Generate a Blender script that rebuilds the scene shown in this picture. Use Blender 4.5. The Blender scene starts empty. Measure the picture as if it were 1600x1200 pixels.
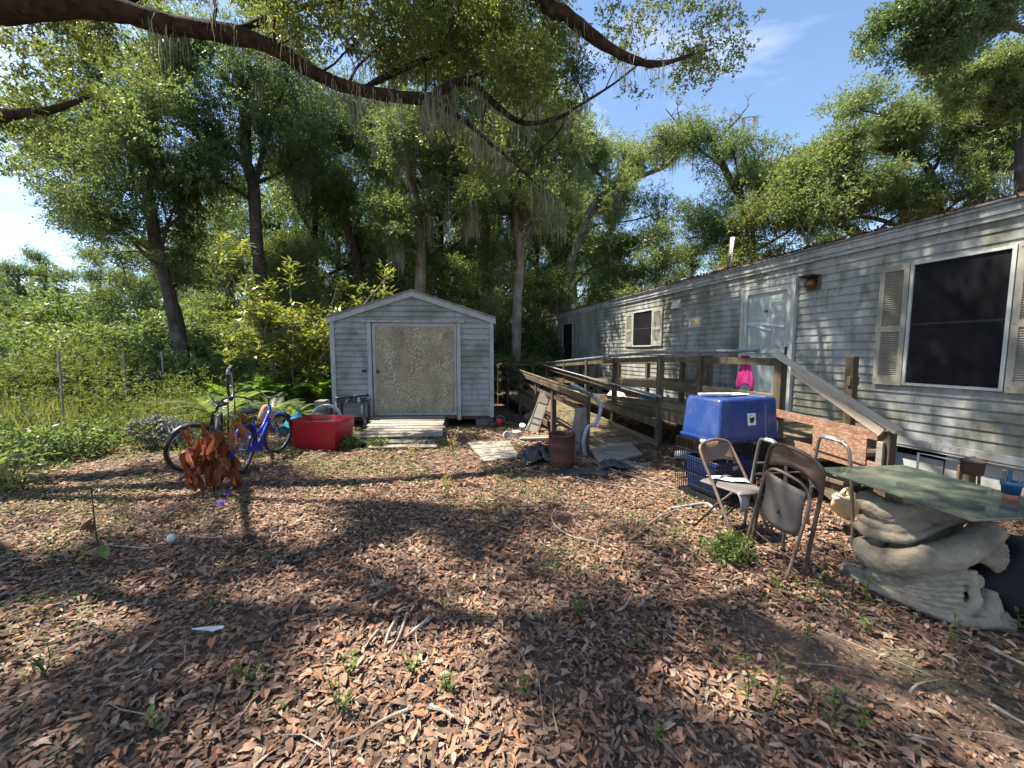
import bpy, bmesh, math, random
import numpy as np
from mathutils import Vector, Matrix, Quaternion

R = math.radians
scene = bpy.context.scene
col = scene.collection

# ------------------------------------------------------------------ camera
CAM_H = 1.6
PITCH = math.atan(50 / 600.0)
cam_data = bpy.data.cameras.new('camera')
cam_data.sensor_width = 36.0
cam_data.lens = 13.5
cam_data.clip_end = 2000.0
cam_data.clip_start = 0.05
cam = bpy.data.objects.new('camera', cam_data)
cam.location = (0, 0, CAM_H)
cam.rotation_euler = (math.pi / 2 - PITCH, 0, 0)
col.objects.link(cam)
scene.camera = cam

# ------------------------------------------------------------------ sky, sun, exposure
SUN_TO = Vector((-0.46, 0.07, 0.88)).normalized()
world = bpy.data.worlds.new('World')
scene.world = world
world.use_nodes = True
wn, wl = world.node_tree.nodes, world.node_tree.links
wn.clear()
w_out = wn.new('ShaderNodeOutputWorld')
w_bg = wn.new('ShaderNodeBackground')
w_sky = wn.new('ShaderNodeTexSky')
w_sky.sky_type = 'NISHITA'
w_sky.sun_disc = False
w_sky.sun_elevation = math.asin(SUN_TO.z)
w_sky.sun_rotation = math.atan2(SUN_TO.x, SUN_TO.y)
w_sky.air_density = 1.0
w_sky.dust_density = 0.4
w_sky.ozone_density = 2.0
w_tc = wn.new('ShaderNodeTexCoord')
w_sep = wn.new('ShaderNodeSeparateXYZ')
wl.new(w_tc.outputs['Generated'], w_sep.inputs[0])
w_add = wn.new('ShaderNodeMath'); w_add.operation = 'ADD'; w_add.inputs[1].default_value = 0.18
w_max = wn.new('ShaderNodeMath'); w_max.operation = 'MAXIMUM'; w_max.inputs[1].default_value = 0.0
wl.new(w_sep.outputs[2], w_max.inputs[0]); wl.new(w_max.outputs[0], w_add.inputs[0])
w_dx = wn.new('ShaderNodeMath'); w_dx.operation = 'DIVIDE'
w_dy = wn.new('ShaderNodeMath'); w_dy.operation = 'DIVIDE'
wl.new(w_sep.outputs[0], w_dx.inputs[0]); wl.new(w_add.outputs[0], w_dx.inputs[1])
wl.new(w_sep.outputs[1], w_dy.inputs[0]); wl.new(w_add.outputs[0], w_dy.inputs[1])
w_cmb = wn.new('ShaderNodeCombineXYZ')
wl.new(w_dx.outputs[0], w_cmb.inputs[0]); wl.new(w_dy.outputs[0], w_cmb.inputs[1])
w_no = wn.new('ShaderNodeTexNoise')
w_no.inputs['Scale'].default_value = 0.9
w_no.inputs['Detail'].default_value = 7.0
w_no.inputs['Roughness'].default_value = 0.58
w_no.inputs['Distortion'].default_value = 0.6
wl.new(w_cmb.outputs[0], w_no.inputs['Vector'])
w_rmp = wn.new('ShaderNodeMapRange')
w_rmp.inputs[1].default_value = 0.50
w_rmp.inputs[2].default_value = 0.78
w_rmp.inputs[3].default_value = 0.0
w_rmp.inputs[4].default_value = 0.85
wl.new(w_no.outputs['Fac'], w_rmp.inputs[0])
w_mix = wn.new('ShaderNodeMix'); w_mix.data_type = 'RGBA'
wl.new(w_rmp.outputs[0], w_mix.inputs['Factor'])
wl.new(w_sky.outputs[0], w_mix.inputs['A'])
w_mix.inputs['B'].default_value = (7.0, 7.2, 7.6, 1)
wl.new(w_mix.outputs['Result'], w_bg.inputs['Color'])
w_bg.inputs['Strength'].default_value = 0.09
wl.new(w_bg.outputs[0], w_out.inputs['Surface'])

sun_data = bpy.data.lights.new('sun', 'SUN')
sun_data.energy = 5.0
sun_data.angle = R(0.5)
sun_data.color = (1.0, 0.90, 0.74)
sun = bpy.data.objects.new('sun', sun_data)
sun.location = (-20, 8, 40)
sun.rotation_euler = SUN_TO.to_track_quat('Z', 'Y').to_euler()
col.objects.link(sun)

scene.view_settings.view_transform = 'Standard'
scene.view_settings.look = 'None'
scene.view_settings.gamma = 1.0
scene.view_settings.use_curve_mapping = False
scene.view_settings.exposure = 1.62
scene.render.engine = 'CYCLES'
cy = scene.cycles
cy.max_bounces = 4
cy.use_light_tree = False
world.cycles.sampling_method = 'MANUAL'
world.cycles.sample_map_resolution = 512
cy.use_adaptive_sampling = True
cy.adaptive_threshold = 0.015
cy.diffuse_bounces = 3
cy.glossy_bounces = 2
cy.transmission_bounces = 5
cy.transparent_max_bounces = 6
cy.caustics_reflective = False
cy.caustics_refractive = False
cy.sample_clamp_indirect = 6.0
try:
    cy.use_denoising = True
except Exception:
    pass

# ------------------------------------------------------------------ helpers
def at(x, y, Y):
    """pixel of the 1600x1200 photograph -> the point at distance Y"""
    u, v = (x - 800) / 600.0, (600 - y) / 600.0
    d = Vector((u, math.cos(PITCH) + v * math.sin(PITCH), -math.sin(PITCH) + v * math.cos(PITCH)))
    return Vector((0, 0, CAM_H)) + d * (Y / d.y)

def ground_at(x, y, z=0.0):
    u, v = (x - 800) / 600.0, (600 - y) / 600.0
    d = Vector((u, math.cos(PITCH) + v * math.sin(PITCH), -math.sin(PITCH) + v * math.cos(PITCH)))
    return Vector((0, 0, CAM_H)) + d * ((z - CAM_H) / d.z)

def hgt(x, y):
    """soft bumps of the yard"""
    return (0.018 * np.sin(x * 1.7 + 0.6) * np.cos(y * 1.3 + 0.4) + 0.012 * np.sin(x * 3.9 - y * 2.7)
            + 0.008 * np.sin(y * 6.1 + x * 1.1))

def tag(o, label=None, cat=None, group=None, kind=None):
    if label: o['label'] = label
    if cat: o['category'] = cat
    if group: o['group'] = group
    if kind: o['kind'] = kind
    return o

def empty(name, loc=(0, 0, 0), rz=0.0, label=None, cat=None, group=None):
    o = bpy.data.objects.new(name, None)
    o.empty_display_size = 0.2
    o.location = loc
    o.rotation_euler = (0, 0, rz)
    col.objects.link(o)
    return tag(o, label, cat, group)

def link(name, me, mat=None, parent=None, loc=None, rot=None):
    o = bpy.data.objects.new(name, me)
    if mat is not None and not me.materials:
        me.materials.append(mat)
    col.objects.link(o)
    if parent is not None:
        o.parent = parent
    if loc is not None: o.location = loc
    if rot is not None: o.rotation_euler = rot
    return o

def copy_tree(o, parent=None):
    c = o.copy()
    col.objects.link(c)
    c.parent = parent
    for ch in list(o.children):
        copy_tree(ch, c)
    return c

def frame_of(d):
    d = Vector(d).normalized()
    up = Vector((0, 0, 1)) if abs(d.z) < 0.95 else Vector((0, 1, 0))
    s = d.cross(up).normalized()
    return d, s, s.cross(d).normalized()

class MB:
    def __init__(self):
        self.v, self.f = [], []
    def add(self, vs, fs):
        b = len(self.v)
        self.v.extend([tuple(p) for p in vs])
        self.f.extend([tuple(b + i for i in f) for f in fs])
        return self
    def box(self, c, s, rot=None):
        c = Vector(c); h = Vector(s) * 0.5
        vs = []
        for z in (-1, 1):
            for x, y in ((-1, -1), (1, -1), (1, 1), (-1, 1)):
                p = Vector((x * h.x, y * h.y, z * h.z))
                if rot is not None: p = rot @ p
                vs.append(c + p)
        return self.add(vs, [(3, 2, 1, 0), (4, 5, 6, 7), (0, 1, 5, 4), (1, 2, 6, 5), (2, 3, 7, 6), (3, 0, 4, 7)])
    def beam(self, p0, p1, w, h, roll=0.0):
        p0, p1 = Vector(p0), Vector(p1)
        d, s, u = frame_of(p1 - p0)
        if roll:
            q = Quaternion(d, roll); s = q @ s; u = q @ u
        vs = []
        for p in (p0, p1):
            for a, b in ((-1, -1), (1, -1), (1, 1), (-1, 1)):
                vs.append(p + s * (a * w / 2) + u * (b * h / 2))
        return self.add(vs, [(3, 2, 1, 0), (4, 5, 6, 7), (0, 1, 5, 4), (1, 2, 6, 5), (2, 3, 7, 6), (3, 0, 4, 7)])
    def tube(self, pts, rad, n=8, closed=False, caps=True):
        pts = [Vector(p) for p in pts]
        m = len(pts)
        if not hasattr(rad, '__len__'): rad = [rad] * m
        vs = []
        prev = None
        for i, p in enumerate(pts):
            if closed: t = pts[(i + 1) % m] - pts[i - 1]
            else: t = pts[min(i + 1, m - 1)] - pts[max(i - 1, 0)]
            if t.length < 1e-9: t = Vector((0, 0, 1))
            t.normalize()
            if prev is None:
                _, s, u = frame_of(t)
            else:
                s = prev - t * prev.dot(t)
                if s.length < 1e-6: _, s, u = frame_of(t)
                s.normalize(); u = t.cross(s)
            prev = s
            for k in range(n):
                a = 2 * math.pi * k / n
                vs.append(p + s * (math.cos(a) * rad[i]) + u * (math.sin(a) * rad[i]))
        fs = []
        for i in range(m if closed else m - 1):
            j = (i + 1) % m
            for k in range(n):
                l = (k + 1) % n
                fs.append((i * n + k, i * n + l, j * n + l, j * n + k))
        if caps and not closed:
            fs.append(tuple(range(n - 1, -1, -1)))
            fs.append(tuple((m - 1) * n + k for k in range(n)))
        return self.add(vs, fs)
    def loft(self, rings, cap0=True, cap1=True):
        n = len(rings[0]); vs = []; fs = []
        for r in rings: vs.extend(r)
        for i in range(len(rings) - 1):
            for k in range(n):
                l = (k + 1) % n
                fs.append((i * n + k, i * n + l, (i + 1) * n + l, (i + 1) * n + k))
        if cap0: fs.append(tuple(range(n - 1, -1, -1)))
        if cap1: fs.append(tuple((len(rings) - 1) * n + k for k in range(n)))
        return self.add(vs, fs)
    def lathe(self, prof, c=(0, 0, 0), n=20, cap0=True, cap1=True):
        c = Vector(c)
        rings = [[c + Vector((r * math.cos(2 * math.pi * k / n), r * math.sin(2 * math.pi * k / n), z)) for k in range(n)]
                 for r, z in prof]
        return self.loft(rings, cap0, cap1)
    def sheet(self, grid):
        """grid[i][j] of points -> quads"""
        m, n = len(grid), len(grid[0]); vs = [p for r in grid for p in r]
        fs = [(i * n + j, i * n + j + 1, (i + 1) * n + j + 1, (i + 1) * n + j) for i in range(m - 1) for j in range(n - 1)]
        return self.add(vs, fs)
    def mesh(self, name, smooth=False):
        me = bpy.data.meshes.new(name)
        me.from_pydata(self.v, [], self.f)
        if smooth:
            me.polygons.foreach_set('use_smooth', [True] * len(me.polygons))
        me.update()
        return me
    def build(self, name, mat, parent=None, smooth=False, bevel=0.0, solid=0.0, subsurf=0, loc=None, rot=None):
        o = link(name, self.mesh(name, smooth), mat, parent, loc, rot)
        if solid:
            m = o.modifiers.new('solid', 'SOLIDIFY'); m.thickness = solid; m.offset = 0
        if subsurf:
            m = o.modifiers.new('sub', 'SUBSURF'); m.levels = subsurf; m.render_levels = subsurf
        if bevel:
            m = o.modifiers.new('bevel', 'BEVEL'); m.width = bevel; m.segments = 2; m.limit_method = 'ANGLE'
        return o

def rrect(cx, cy, w, d, r, z, n=5):
    """rounded rectangle ring"""
    pts = []
    r = min(r, w / 2 - 1e-3, d / 2 - 1e-3)
    for (sx, sy, a0) in ((1, 1, 0), (-1, 1, 90), (-1, -1, 180), (1, -1, 270)):
        for k in range(n):
            a = R(a0 + 90 * k / (n - 1))
            pts.append(Vector((cx + sx * (w / 2 - r) + r * math.cos(a), cy + sy * (d / 2 - r) + r * math.sin(a), z)))
    return pts

def smooth_path(pts, sub=6):
    """Catmull-Rom"""
    pts = [Vector(p) for p in pts]
    out = []
    for i in range(len(pts) - 1):
        p0, p1, p2, p3 = pts[max(i - 1, 0)], pts[i], pts[i + 1], pts[min(i + 2, len(pts) - 1)]
        for k in range(sub):
            t = k / sub
            out.append(0.5 * ((2 * p1) + (p2 - p0) * t + (2 * p0 - 5 * p1 + 4 * p2 - p3) * t * t + (3 * p1 - p0 - 3 * p2 + p3) * t ** 3))
    out.append(pts[-1])
    return out

def lerp_list(vals, n):
    return list(np.interp(np.linspace(0, len(vals) - 1, n), np.arange(len(vals)), vals))

# ------------------------------------------------------------------ materials
def pmat(name, c1, c2=None, scale=4.0, detail=6.0, rough=0.7, bump=0.0, bscale=40.0, metal=0.0, stretch=(1, 1, 1),
         coords='Object', stains=(), rnd=0.0, spec=0.4, lo=0.35, hi=0.65, attr=None, grain=None, trans=0.0, tcol=None):
    """stains: list of (colour, scale, lo, hi, strength, stretch)"""
    m = bpy.data.materials.new(name)
    m.use_nodes = True
    n, l = m.node_tree.nodes, m.node_tree.links
    b = n['Principled BSDF']
    b.inputs['Roughness'].default_value = rough
    b.inputs['Metallic'].default_value = metal
    b.inputs['Specular IOR Level'].default_value = spec
    if coords == 'World':
        src = n.new('ShaderNodeNewGeometry').outputs['Position']
    else:
        src = n.new('ShaderNodeTexCoord').outputs['Object']
        oi = n.new('ShaderNodeObjectInfo')
        mul = n.new('ShaderNodeVectorMath'); mul.operation = 'MULTIPLY_ADD'
        cmb = n.new('ShaderNodeCombineXYZ')
        for k in range(3): l.new(oi.outputs['Random'], cmb.inputs[k])
        mul.inputs[1].default_value = (37.0, 91.0, 53.0)
        l.new(cmb.outputs[0], mul.inputs[0]); l.new(src, mul.inputs[2])
        src = mul.outputs[0]
    def noise(sc, det, st):
        mp = n.new('ShaderNodeMapping'); mp.inputs['Scale'].default_value = st
        l.new(src, mp.inputs['Vector'])
        t = n.new('ShaderNodeTexNoise'); t.inputs['Scale'].default_value = sc; t.inputs['Detail'].default_value = det
        t.inputs['Roughness'].default_value = 0.62
        l.new(mp.outputs[0], t.inputs['Vector'])
        return t.outputs['Fac']
    def ramp(fac, a, z, top=1.0):
        r = n.new('ShaderNodeMapRange'); r.inputs[1].default_value = a; r.inputs[2].default_value = z
        r.inputs[4].default_value = top
        l.new(fac, r.inputs[0]); return r.outputs[0]
    def mix(fac, A, B):
        x = n.new('ShaderNodeMix'); x.data_type = 'RGBA'
        if isinstance(fac, float): x.inputs['Factor'].default_value = fac
        else: l.new(fac, x.inputs['Factor'])
        for k, q in (('A', A), ('B', B)):
            if isinstance(q, tuple): x.inputs[k].default_value = (q[0], q[1], q[2], 1)
            else: l.new(q, x.inputs[k])
        return x.outputs['Result']
    c = tuple(c1)
    if c2 is not None:
        if attr:
            at_ = n.new('ShaderNodeAttribute'); at_.attribute_name = attr
            c = mix(at_.outputs['Fac'], tuple(c1), tuple(c2))
        else:
            c = mix(ramp(noise(scale, detail, stretch), lo, hi), tuple(c1), tuple(c2))
    for st in stains:
        cc, sc, a, z, k, sr = st
        c = mix(ramp(noise(sc, 7.0, sr), a, z, k), c, tuple(cc))
    if rnd:
        oi2 = n.new('ShaderNodeObjectInfo')
        mr = n.new('ShaderNodeMapRange'); mr.inputs[3].default_value = 1 - rnd; mr.inputs[4].default_value = 1 + rnd * 0.6
        l.new(oi2.outputs['Random'], mr.inputs[0])
        hs = n.new('ShaderNodeHueSaturation')
        l.new(mr.outputs[0], hs.inputs['Value'])
        if isinstance(c, tuple): hs.inputs['Color'].default_value = (*c, 1)
        else: l.new(c, hs.inputs['Color'])
        c = hs.outputs['Color']
    if isinstance(c, tuple): b.inputs['Base Color'].default_value = (*c, 1)
    else: l.new(c, b.inputs['Base Color'])
    if bump:
        bn = n.new('ShaderNodeBump'); bn.inputs['Strength'].default_value = bump; bn.inputs['Distance'].default_value = 0.01
        l.new(noise(bscale, 6.0, grain or stretch), bn.inputs['Height'])
        l.new(bn.outputs[0], b.inputs['Normal'])
    if trans:
        out = n['Material Output']
        tr = n.new('ShaderNodeBsdfTranslucent')
        if tcol: 
            tm = n.new('ShaderNodeMix'); tm.data_type = 'RGBA'; tm.blend_type = 'MULTIPLY'; tm.inputs['Factor'].default_value = 1.0
            if isinstance(c, tuple): tm.inputs['A'].default_value = (*c, 1)
            else: l.new(c, tm.inputs['A'])
            tm.inputs['B'].default_value = (*tcol, 1)
            l.new(tm.outputs['Result'], tr.inputs['Color'])
        elif isinstance(c, tuple): tr.inputs['Color'].default_value = (*c, 1)
        else: l.new(c, tr.inputs['Color'])
        ms = n.new('ShaderNodeMixShader'); ms.inputs[0].default_value = trans
        l.new(b.outputs[0], ms.inputs[1]); l.new(tr.outputs[0], ms.inputs[2]); l.new(ms.outputs[0], out.inputs['Surface'])
    return m

def leafmat(name, c1, c2, trans=0.42, rough=0.42, tcol=(1.65, 1.55, 0.8), spec=0.42):
    return pmat(name, c1, c2, attr='rnd', rough=rough, trans=trans, spec=spec, tcol=tcol)

def rampmat(name, stops, rough):
    m = pmat(name, (1, 1, 1), None, rough=rough, spec=0.25)
    n, l = m.node_tree.nodes, m.node_tree.links
    b = n['Principled BSDF']
    a = n.new('ShaderNodeAttribute'); a.attribute_name = 'rnd'
    r = n.new('ShaderNodeValToRGB')
    e = r.color_ramp.elements
    while len(e) < len(stops): e.new(0.5)
    for k, (p, c) in enumerate(stops): e[k].position = p; e[k].color = (*c, 1)
    l.new(a.outputs['Fac'], r.inputs[0])
    g = n.new('ShaderNodeNewGeometry'); t = n.new('ShaderNodeTexNoise'); t.inputs['Scale'].default_value = 90
    l.new(g.outputs['Position'], t.inputs['Vector'])
    mr = n.new('ShaderNodeMapRange'); mr.inputs[3].default_value = 0.6; mr.inputs[4].default_value = 1.35
    l.new(t.outputs['Fac'], mr.inputs[0])
    h = n.new('ShaderNodeHueSaturation'); l.new(mr.outputs[0], h.inputs['Value']); l.new(r.outputs[0], h.inputs['Color'])
    l.new(h.outputs[0], b.inputs['Base Color'])
    return m

M = {}
M['oak_leaf'] = leafmat('oak_leaf', (0.078, 0.112, 0.038), (0.172, 0.208, 0.072), trans=0.5)
M['wood_leaf'] = leafmat('wood_leaf', (0.072, 0.116, 0.050), (0.150, 0.205, 0.088), trans=0.5)
M['dark_leaf'] = leafmat('dark_leaf', (0.060, 0.102, 0.050), (0.128, 0.184, 0.080), trans=0.48)
M['pale_leaf'] = leafmat('pale_leaf', (0.096, 0.142, 0.060), (0.185, 0.235, 0.100), trans=0.5)
M['vine_leaf'] = leafmat('vine_leaf', (0.060, 0.100, 0.030), (0.155, 0.182, 0.058), rough=0.6, spec=0.2)
M['magnolia_leaf'] = leafmat('magnolia_leaf', (0.085, 0.130, 0.032), (0.240, 0.245, 0.070), rough=0.3, trans=0.45)
M['fern_leaf'] = leafmat('fern_leaf', (0.10, 0.20, 0.025), (0.17, 0.28, 0.035), trans=0.5)
M['weed_leaf'] = leafmat('weed_leaf', (0.075, 0.125, 0.038), (0.165, 0.215, 0.070))
M['grass'] = leafmat('grass', (0.10, 0.145, 0.048), (0.30, 0.30, 0.135), trans=0.4)
M['moss'] = leafmat('moss', (0.20, 0.21, 0.16), (0.36, 0.36, 0.28), trans=0.35, tcol=(1.1, 1.1, 0.9))
M['litter'] = rampmat('litter', [(0, (0.060, 0.034, 0.025)), (0.22, (0.128, 0.073, 0.051)), (0.45, (0.205, 0.119, 0.083)), (0.68, (0.288, 0.174, 0.123)), (0.86, (0.285, 0.126, 0.064)), (1, (0.37, 0.265, 0.20))], 0.68)
M['litter_grey'] = rampmat('litter_grey', [(0, (0.080, 0.052, 0.039)), (0.4, (0.165, 0.115, 0.088)), (0.75, (0.245, 0.175, 0.132)), (1, (0.34, 0.26, 0.20))], 0.7)
M['dead_leaf'] = pmat('dead_leaf', (0.185, 0.052, 0.022), (0.30, 0.105, 0.045), scale=9, rough=0.55, bump=0.3, trans=0.3, rnd=0.35)
M['bark'] = pmat('bark', (0.035, 0.027, 0.022), (0.095, 0.074, 0.060), scale=6, stretch=(1, 1, 0.35), rough=0.9, bump=1.0, bscale=14,
                 stains=[((0.17, 0.175, 0.15), 2.2, 0.58, 0.72, 0.7, (1, 1, 1))], coords='World')
M['bark_red'] = pmat('bark_red', (0.025, 0.019, 0.016), (0.072, 0.052, 0.043), scale=8, rough=0.95, bump=1.0, bscale=22, spec=0.1,
                     stains=[((0.20, 0.20, 0.17), 3.0, 0.62, 0.74, 0.6, (1, 1, 1))], coords='World')
M['bark_pale'] = pmat('bark_pale', (0.12, 0.10, 0.085), (0.28, 0.25, 0.215), scale=5, stretch=(1, 1, 0.4), rough=0.9, bump=0.9, bscale=14, coords='World')
for _b in ('bark', 'bark_red', 'bark_pale'):
    for _n in M[_b].node_tree.nodes:
        if _n.bl_idname == 'ShaderNodeBump': _n.inputs['Distance'].default_value = 0.045
M['twig'] = pmat('twig', (0.19, 0.15, 0.125), (0.42, 0.36, 0.31), scale=20, rough=0.85, bump=0.6, bscale=60)
M['soil'] = pmat('soil', (0.060, 0.042, 0.032), (0.150, 0.100, 0.072), scale=3.2, detail=10, rough=0.95, bump=0.9, bscale=55, coords='World',
                 stains=[((0.20, 0.135, 0.095), 38, 0.50, 0.66, 0.9, (1, 1, 1)), ((0.30, 0.22, 0.17), 120, 0.60, 0.70, 0.8, (1, 1, 1)),
                         ((0.085, 0.105, 0.040), 0.45, 0.52, 0.66, 0.55, (1, 1, 1))])
M['siding_home'] = pmat('siding_home', (0.275, 0.282, 0.285), (0.345, 0.352, 0.352), scale=2, rough=0.42, bump=0.08, bscale=60, coords='World', spec=0.5,
                        stains=[((0.095, 0.102, 0.062), 1.25, 0.44, 0.66, 0.82, (1.0, 1.0, 0.75)), ((0.082, 0.086, 0.055), 7.0, 0.49, 0.66, 0.72, (1, 1, 0.30)),
                                ((0.50, 0.51, 0.51), 2.3, 0.58, 0.68, 0.4, (1.3, 1.3, 0.18)), ((0.11, 0.095, 0.08), 26, 0.60, 0.72, 0.5, (1, 1, 0.5))])
M['trim_home'] = pmat('trim_home', (0.36, 0.38, 0.395), (0.28, 0.295, 0.30), scale=3, rough=0.45, coords='World', bump=0.06,
                      stains=[((0.12, 0.11, 0.095), 6, 0.48, 0.66, 0.75, (1, 1, 0.6)), ((0.085, 0.075, 0.06), 30, 0.56, 0.68, 0.7, (1, 1, 0.6))])
M['trim_white'] = pmat('trim_white', (0.48, 0.50, 0.50), (0.40, 0.42, 0.41), scale=6, rough=0.5, coords='World',
                       stains=[((0.22, 0.21, 0.165), 9, 0.54, 0.70, 0.6, (1, 1, 0.4))])
M['shutter'] = pmat('shutter', (0.35, 0.335, 0.30), (0.27, 0.26, 0.225), scale=5, rough=0.6, coords='World', bump=0.1,
                    stains=[((0.17, 0.165, 0.11), 5, 0.48, 0.66, 0.75, (1, 1, 0.6)), ((0.17, 0.15, 0.11), 40, 0.58, 0.7, 0.5, (1, 1, 1))])
M['screen'] = pmat('screen', (0.010, 0.010, 0.012), (0.018, 0.018, 0.022), scale=2, rough=0.5, coords='World', spec=0.03)
M['glass_dark'] = pmat('glass_dark', (0.015, 0.016, 0.018), None, rough=0.06, spec=0.6)
M['door_paint'] = pmat('door_paint', (0.40, 0.45, 0.45), (0.34, 0.39, 0.39), scale=3, rough=0.4, coords='World',
                       stains=[((0.38, 0.40, 0.36), 8, 0.58, 0.75, 0.5, (1, 1, 0.4))])
M['roof_metal'] = pmat('roof_metal', (0.24, 0.24, 0.235), (0.14, 0.13, 0.115), scale=2, rough=0.6, coords='World',
                       stains=[((0.10, 0.07, 0.05), 9, 0.48, 0.62, 0.8, (1, 1, 1))])
M['shed_siding'] = pmat('shed_siding', (0.255, 0.268, 0.268), (0.32, 0.332, 0.325), scale=2.5, rough=0.6, bump=0.12, bscale=30, coords='World',
                        grain=(1, 1, 6), stains=[((0.105, 0.108, 0.066), 1.1, 0.46, 0.64, 0.85, (0.9, 1, 1.0)), ((0.12, 0.122, 0.09), 6, 0.52, 0.70, 0.6, (1, 1, 0.5)),
                                                ((0.08, 0.07, 0.055), 34, 0.58, 0.70, 0.5, (1, 1, 1))])
M['shed_trim'] = pmat('shed_trim', (0.36, 0.38, 0.385), (0.29, 0.31, 0.315), scale=4, rough=0.55, coords='World', bump=0.1,
                      stains=[((0.17, 0.175, 0.14), 5, 0.52, 0.68, 0.65, (1, 1, 0.6)), ((0.11, 0.105, 0.09), 30, 0.62, 0.74, 0.5, (1, 1, 1))])
M['wood_deck'] = pmat('wood_deck', (0.085, 0.064, 0.040), (0.18, 0.142, 0.088), scale=7, rough=0.85, bump=0.5, bscale=30, rnd=0.35, stretch=(0.18, 1, 1),
                      stains=[((0.135, 0.138, 0.050), 3, 0.52, 0.68, 0.6, (0.5, 1, 1)), ((0.06, 0.045, 0.032), 9, 0.58, 0.72, 0.7, (0.4, 1, 1))])
M['wood_post'] = pmat('wood_post', (0.060, 0.045, 0.031), (0.130, 0.100, 0.066), scale=9, rough=0.85, bump=0.5, bscale=30, rnd=0.3, stretch=(1, 1, 0.15),
                      stains=[((0.115, 0.115, 0.05), 3, 0.54, 0.70, 0.55, (1, 1, 0.4)), ((0.05, 0.038, 0.03), 7, 0.58, 0.74, 0.7, (1, 1, 0.3))])
M['wood_grey'] = pmat('wood_grey', (0.20, 0.178, 0.15), (0.33, 0.30, 0.26), scale=8, rough=0.85, bump=0.6, bscale=30, rnd=0.2, stretch=(0.15, 1, 1),
                      stains=[((0.15, 0.115, 0.085), 10, 0.56, 0.72, 0.7, (0.3, 1, 1))])
M['plywood'] = pmat('plywood', (0.22, 0.20, 0.17), (0.31, 0.285, 0.245), scale=5, rough=0.85, bump=0.3, bscale=40, stretch=(0.2, 1, 1),
                    stains=[((0.13, 0.10, 0.08), 4, 0.52, 0.70, 0.7, (1, 1, 1))])
M['black_wood'] = pmat('black_wood', (0.018, 0.018, 0.02), (0.045, 0.043, 0.042), scale=8, rough=0.6, bump=0.4, stains=[((0.45, 0.45, 0.43), 11, 0.56, 0.62, 0.85, (1, 1, 0.35))])
M['black_plastic'] = pmat('black_plastic', (0.014, 0.014, 0.016), (0.035, 0.036, 0.042), scale=6, rough=0.3, bump=0.2, spec=0.5)
M['rubber'] = pmat('rubber', (0.018, 0.018, 0.018), (0.045, 0.042, 0.04), scale=20, rough=0.85, bump=0.3)
M['chrome'] = pmat('chrome', (0.58, 0.58, 0.58), (0.40, 0.37, 0.34), scale=18, rough=0.32, metal=0.85, stains=[((0.22, 0.12, 0.07), 22, 0.58, 0.7, 0.7, (1, 1, 1))])
M['wood_pale'] = pmat('wood_pale', (0.36, 0.295, 0.225), (0.48, 0.41, 0.325), scale=8, rough=0.85, bump=0.6, bscale=30, stretch=(0.15, 1, 1), stains=[((0.17, 0.13, 0.095), 10, 0.56, 0.72, 0.7, (0.3, 1, 1))])
M['alu'] = pmat('alu', (0.23, 0.23, 0.225), (0.17, 0.165, 0.155), scale=9, rough=0.38, metal=0.7, stains=[((0.32, 0.30, 0.26), 14, 0.55, 0.72, 0.6, (1, 1, 1))])
M['blue_paint'] = pmat('blue_paint', (0.012, 0.030, 0.42), (0.018, 0.045, 0.52), scale=6, rough=0.3, spec=0.5, stains=[((0.10, 0.09, 0.10), 16, 0.58, 0.74, 0.6, (1, 1, 1))])
M['silver_paint'] = pmat('silver_paint', (0.30, 0.31, 0.32), (0.19, 0.19, 0.19), scale=7, rough=0.35, metal=0.4)
M['dark_paint'] = pmat('dark_paint', (0.03, 0.03, 0.035), (0.06, 0.058, 0.055), scale=7, rough=0.4)
M['red_plastic'] = pmat('red_plastic', (0.40, 0.010, 0.022), (0.50, 0.018, 0.030), scale=3, rough=0.38, bump=0.06, spec=0.45,
                        stains=[((0.17, 0.03, 0.03), 6, 0.48, 0.70, 0.6, (1, 1, 0.4)), ((0.40, 0.20, 0.18), 30, 0.60, 0.74, 0.5, (1, 1, 0.5)), ((0.14, 0.09, 0.07), 5, 0.56, 0.70, 0.5, (1, 1, 0.3))])
M['blue_plastic'] = pmat('blue_plastic', (0.010, 0.034, 0.155), (0.012, 0.042, 0.19), scale=3, rough=0.36, bump=0.05, spec=0.45,
                         stains=[((0.06, 0.085, 0.18), 5, 0.48, 0.70, 0.6, (1, 1, 0.4)), ((0.16, 0.19, 0.27), 38, 0.60, 0.74, 0.4, (1, 1, 0.5)), ((0.10, 0.10, 0.11), 9, 0.58, 0.72, 0.5, (1, 1, 0.3))])
M['white_plastic'] = pmat('white_plastic', (0.72, 0.74, 0.74), (0.60, 0.60, 0.56), scale=7, rough=0.45, stains=[((0.38, 0.34, 0.27), 11, 0.55, 0.72, 0.6, (1, 1, 1))])
M['cream_plastic'] = pmat('cream_plastic', (0.66, 0.55, 0.34), (0.52, 0.40, 0.22), scale=7, rough=0.5, stains=[((0.26, 0.17, 0.09), 8, 0.55, 0.72, 0.6, (1, 1, 1))])
M['grey_plastic'] = pmat('grey_plastic', (0.36, 0.39, 0.42), (0.26, 0.28, 0.30), scale=7, rough=0.5)
M['pipe_dark'] = pmat('pipe_dark', (0.12, 0.13, 0.15), (0.20, 0.21, 0.23), scale=7, rough=0.35, coords='World', stains=[((0.30, 0.31, 0.30), 9, 0.55, 0.7, 0.5, (1, 1, 1))])
M['pink_cloth'] = pmat('pink_cloth', (0.62, 0.05, 0.27), (0.50, 0.04, 0.21), scale=9, rough=0.9, bump=0.4, bscale=120, trans=0.2)
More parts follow.
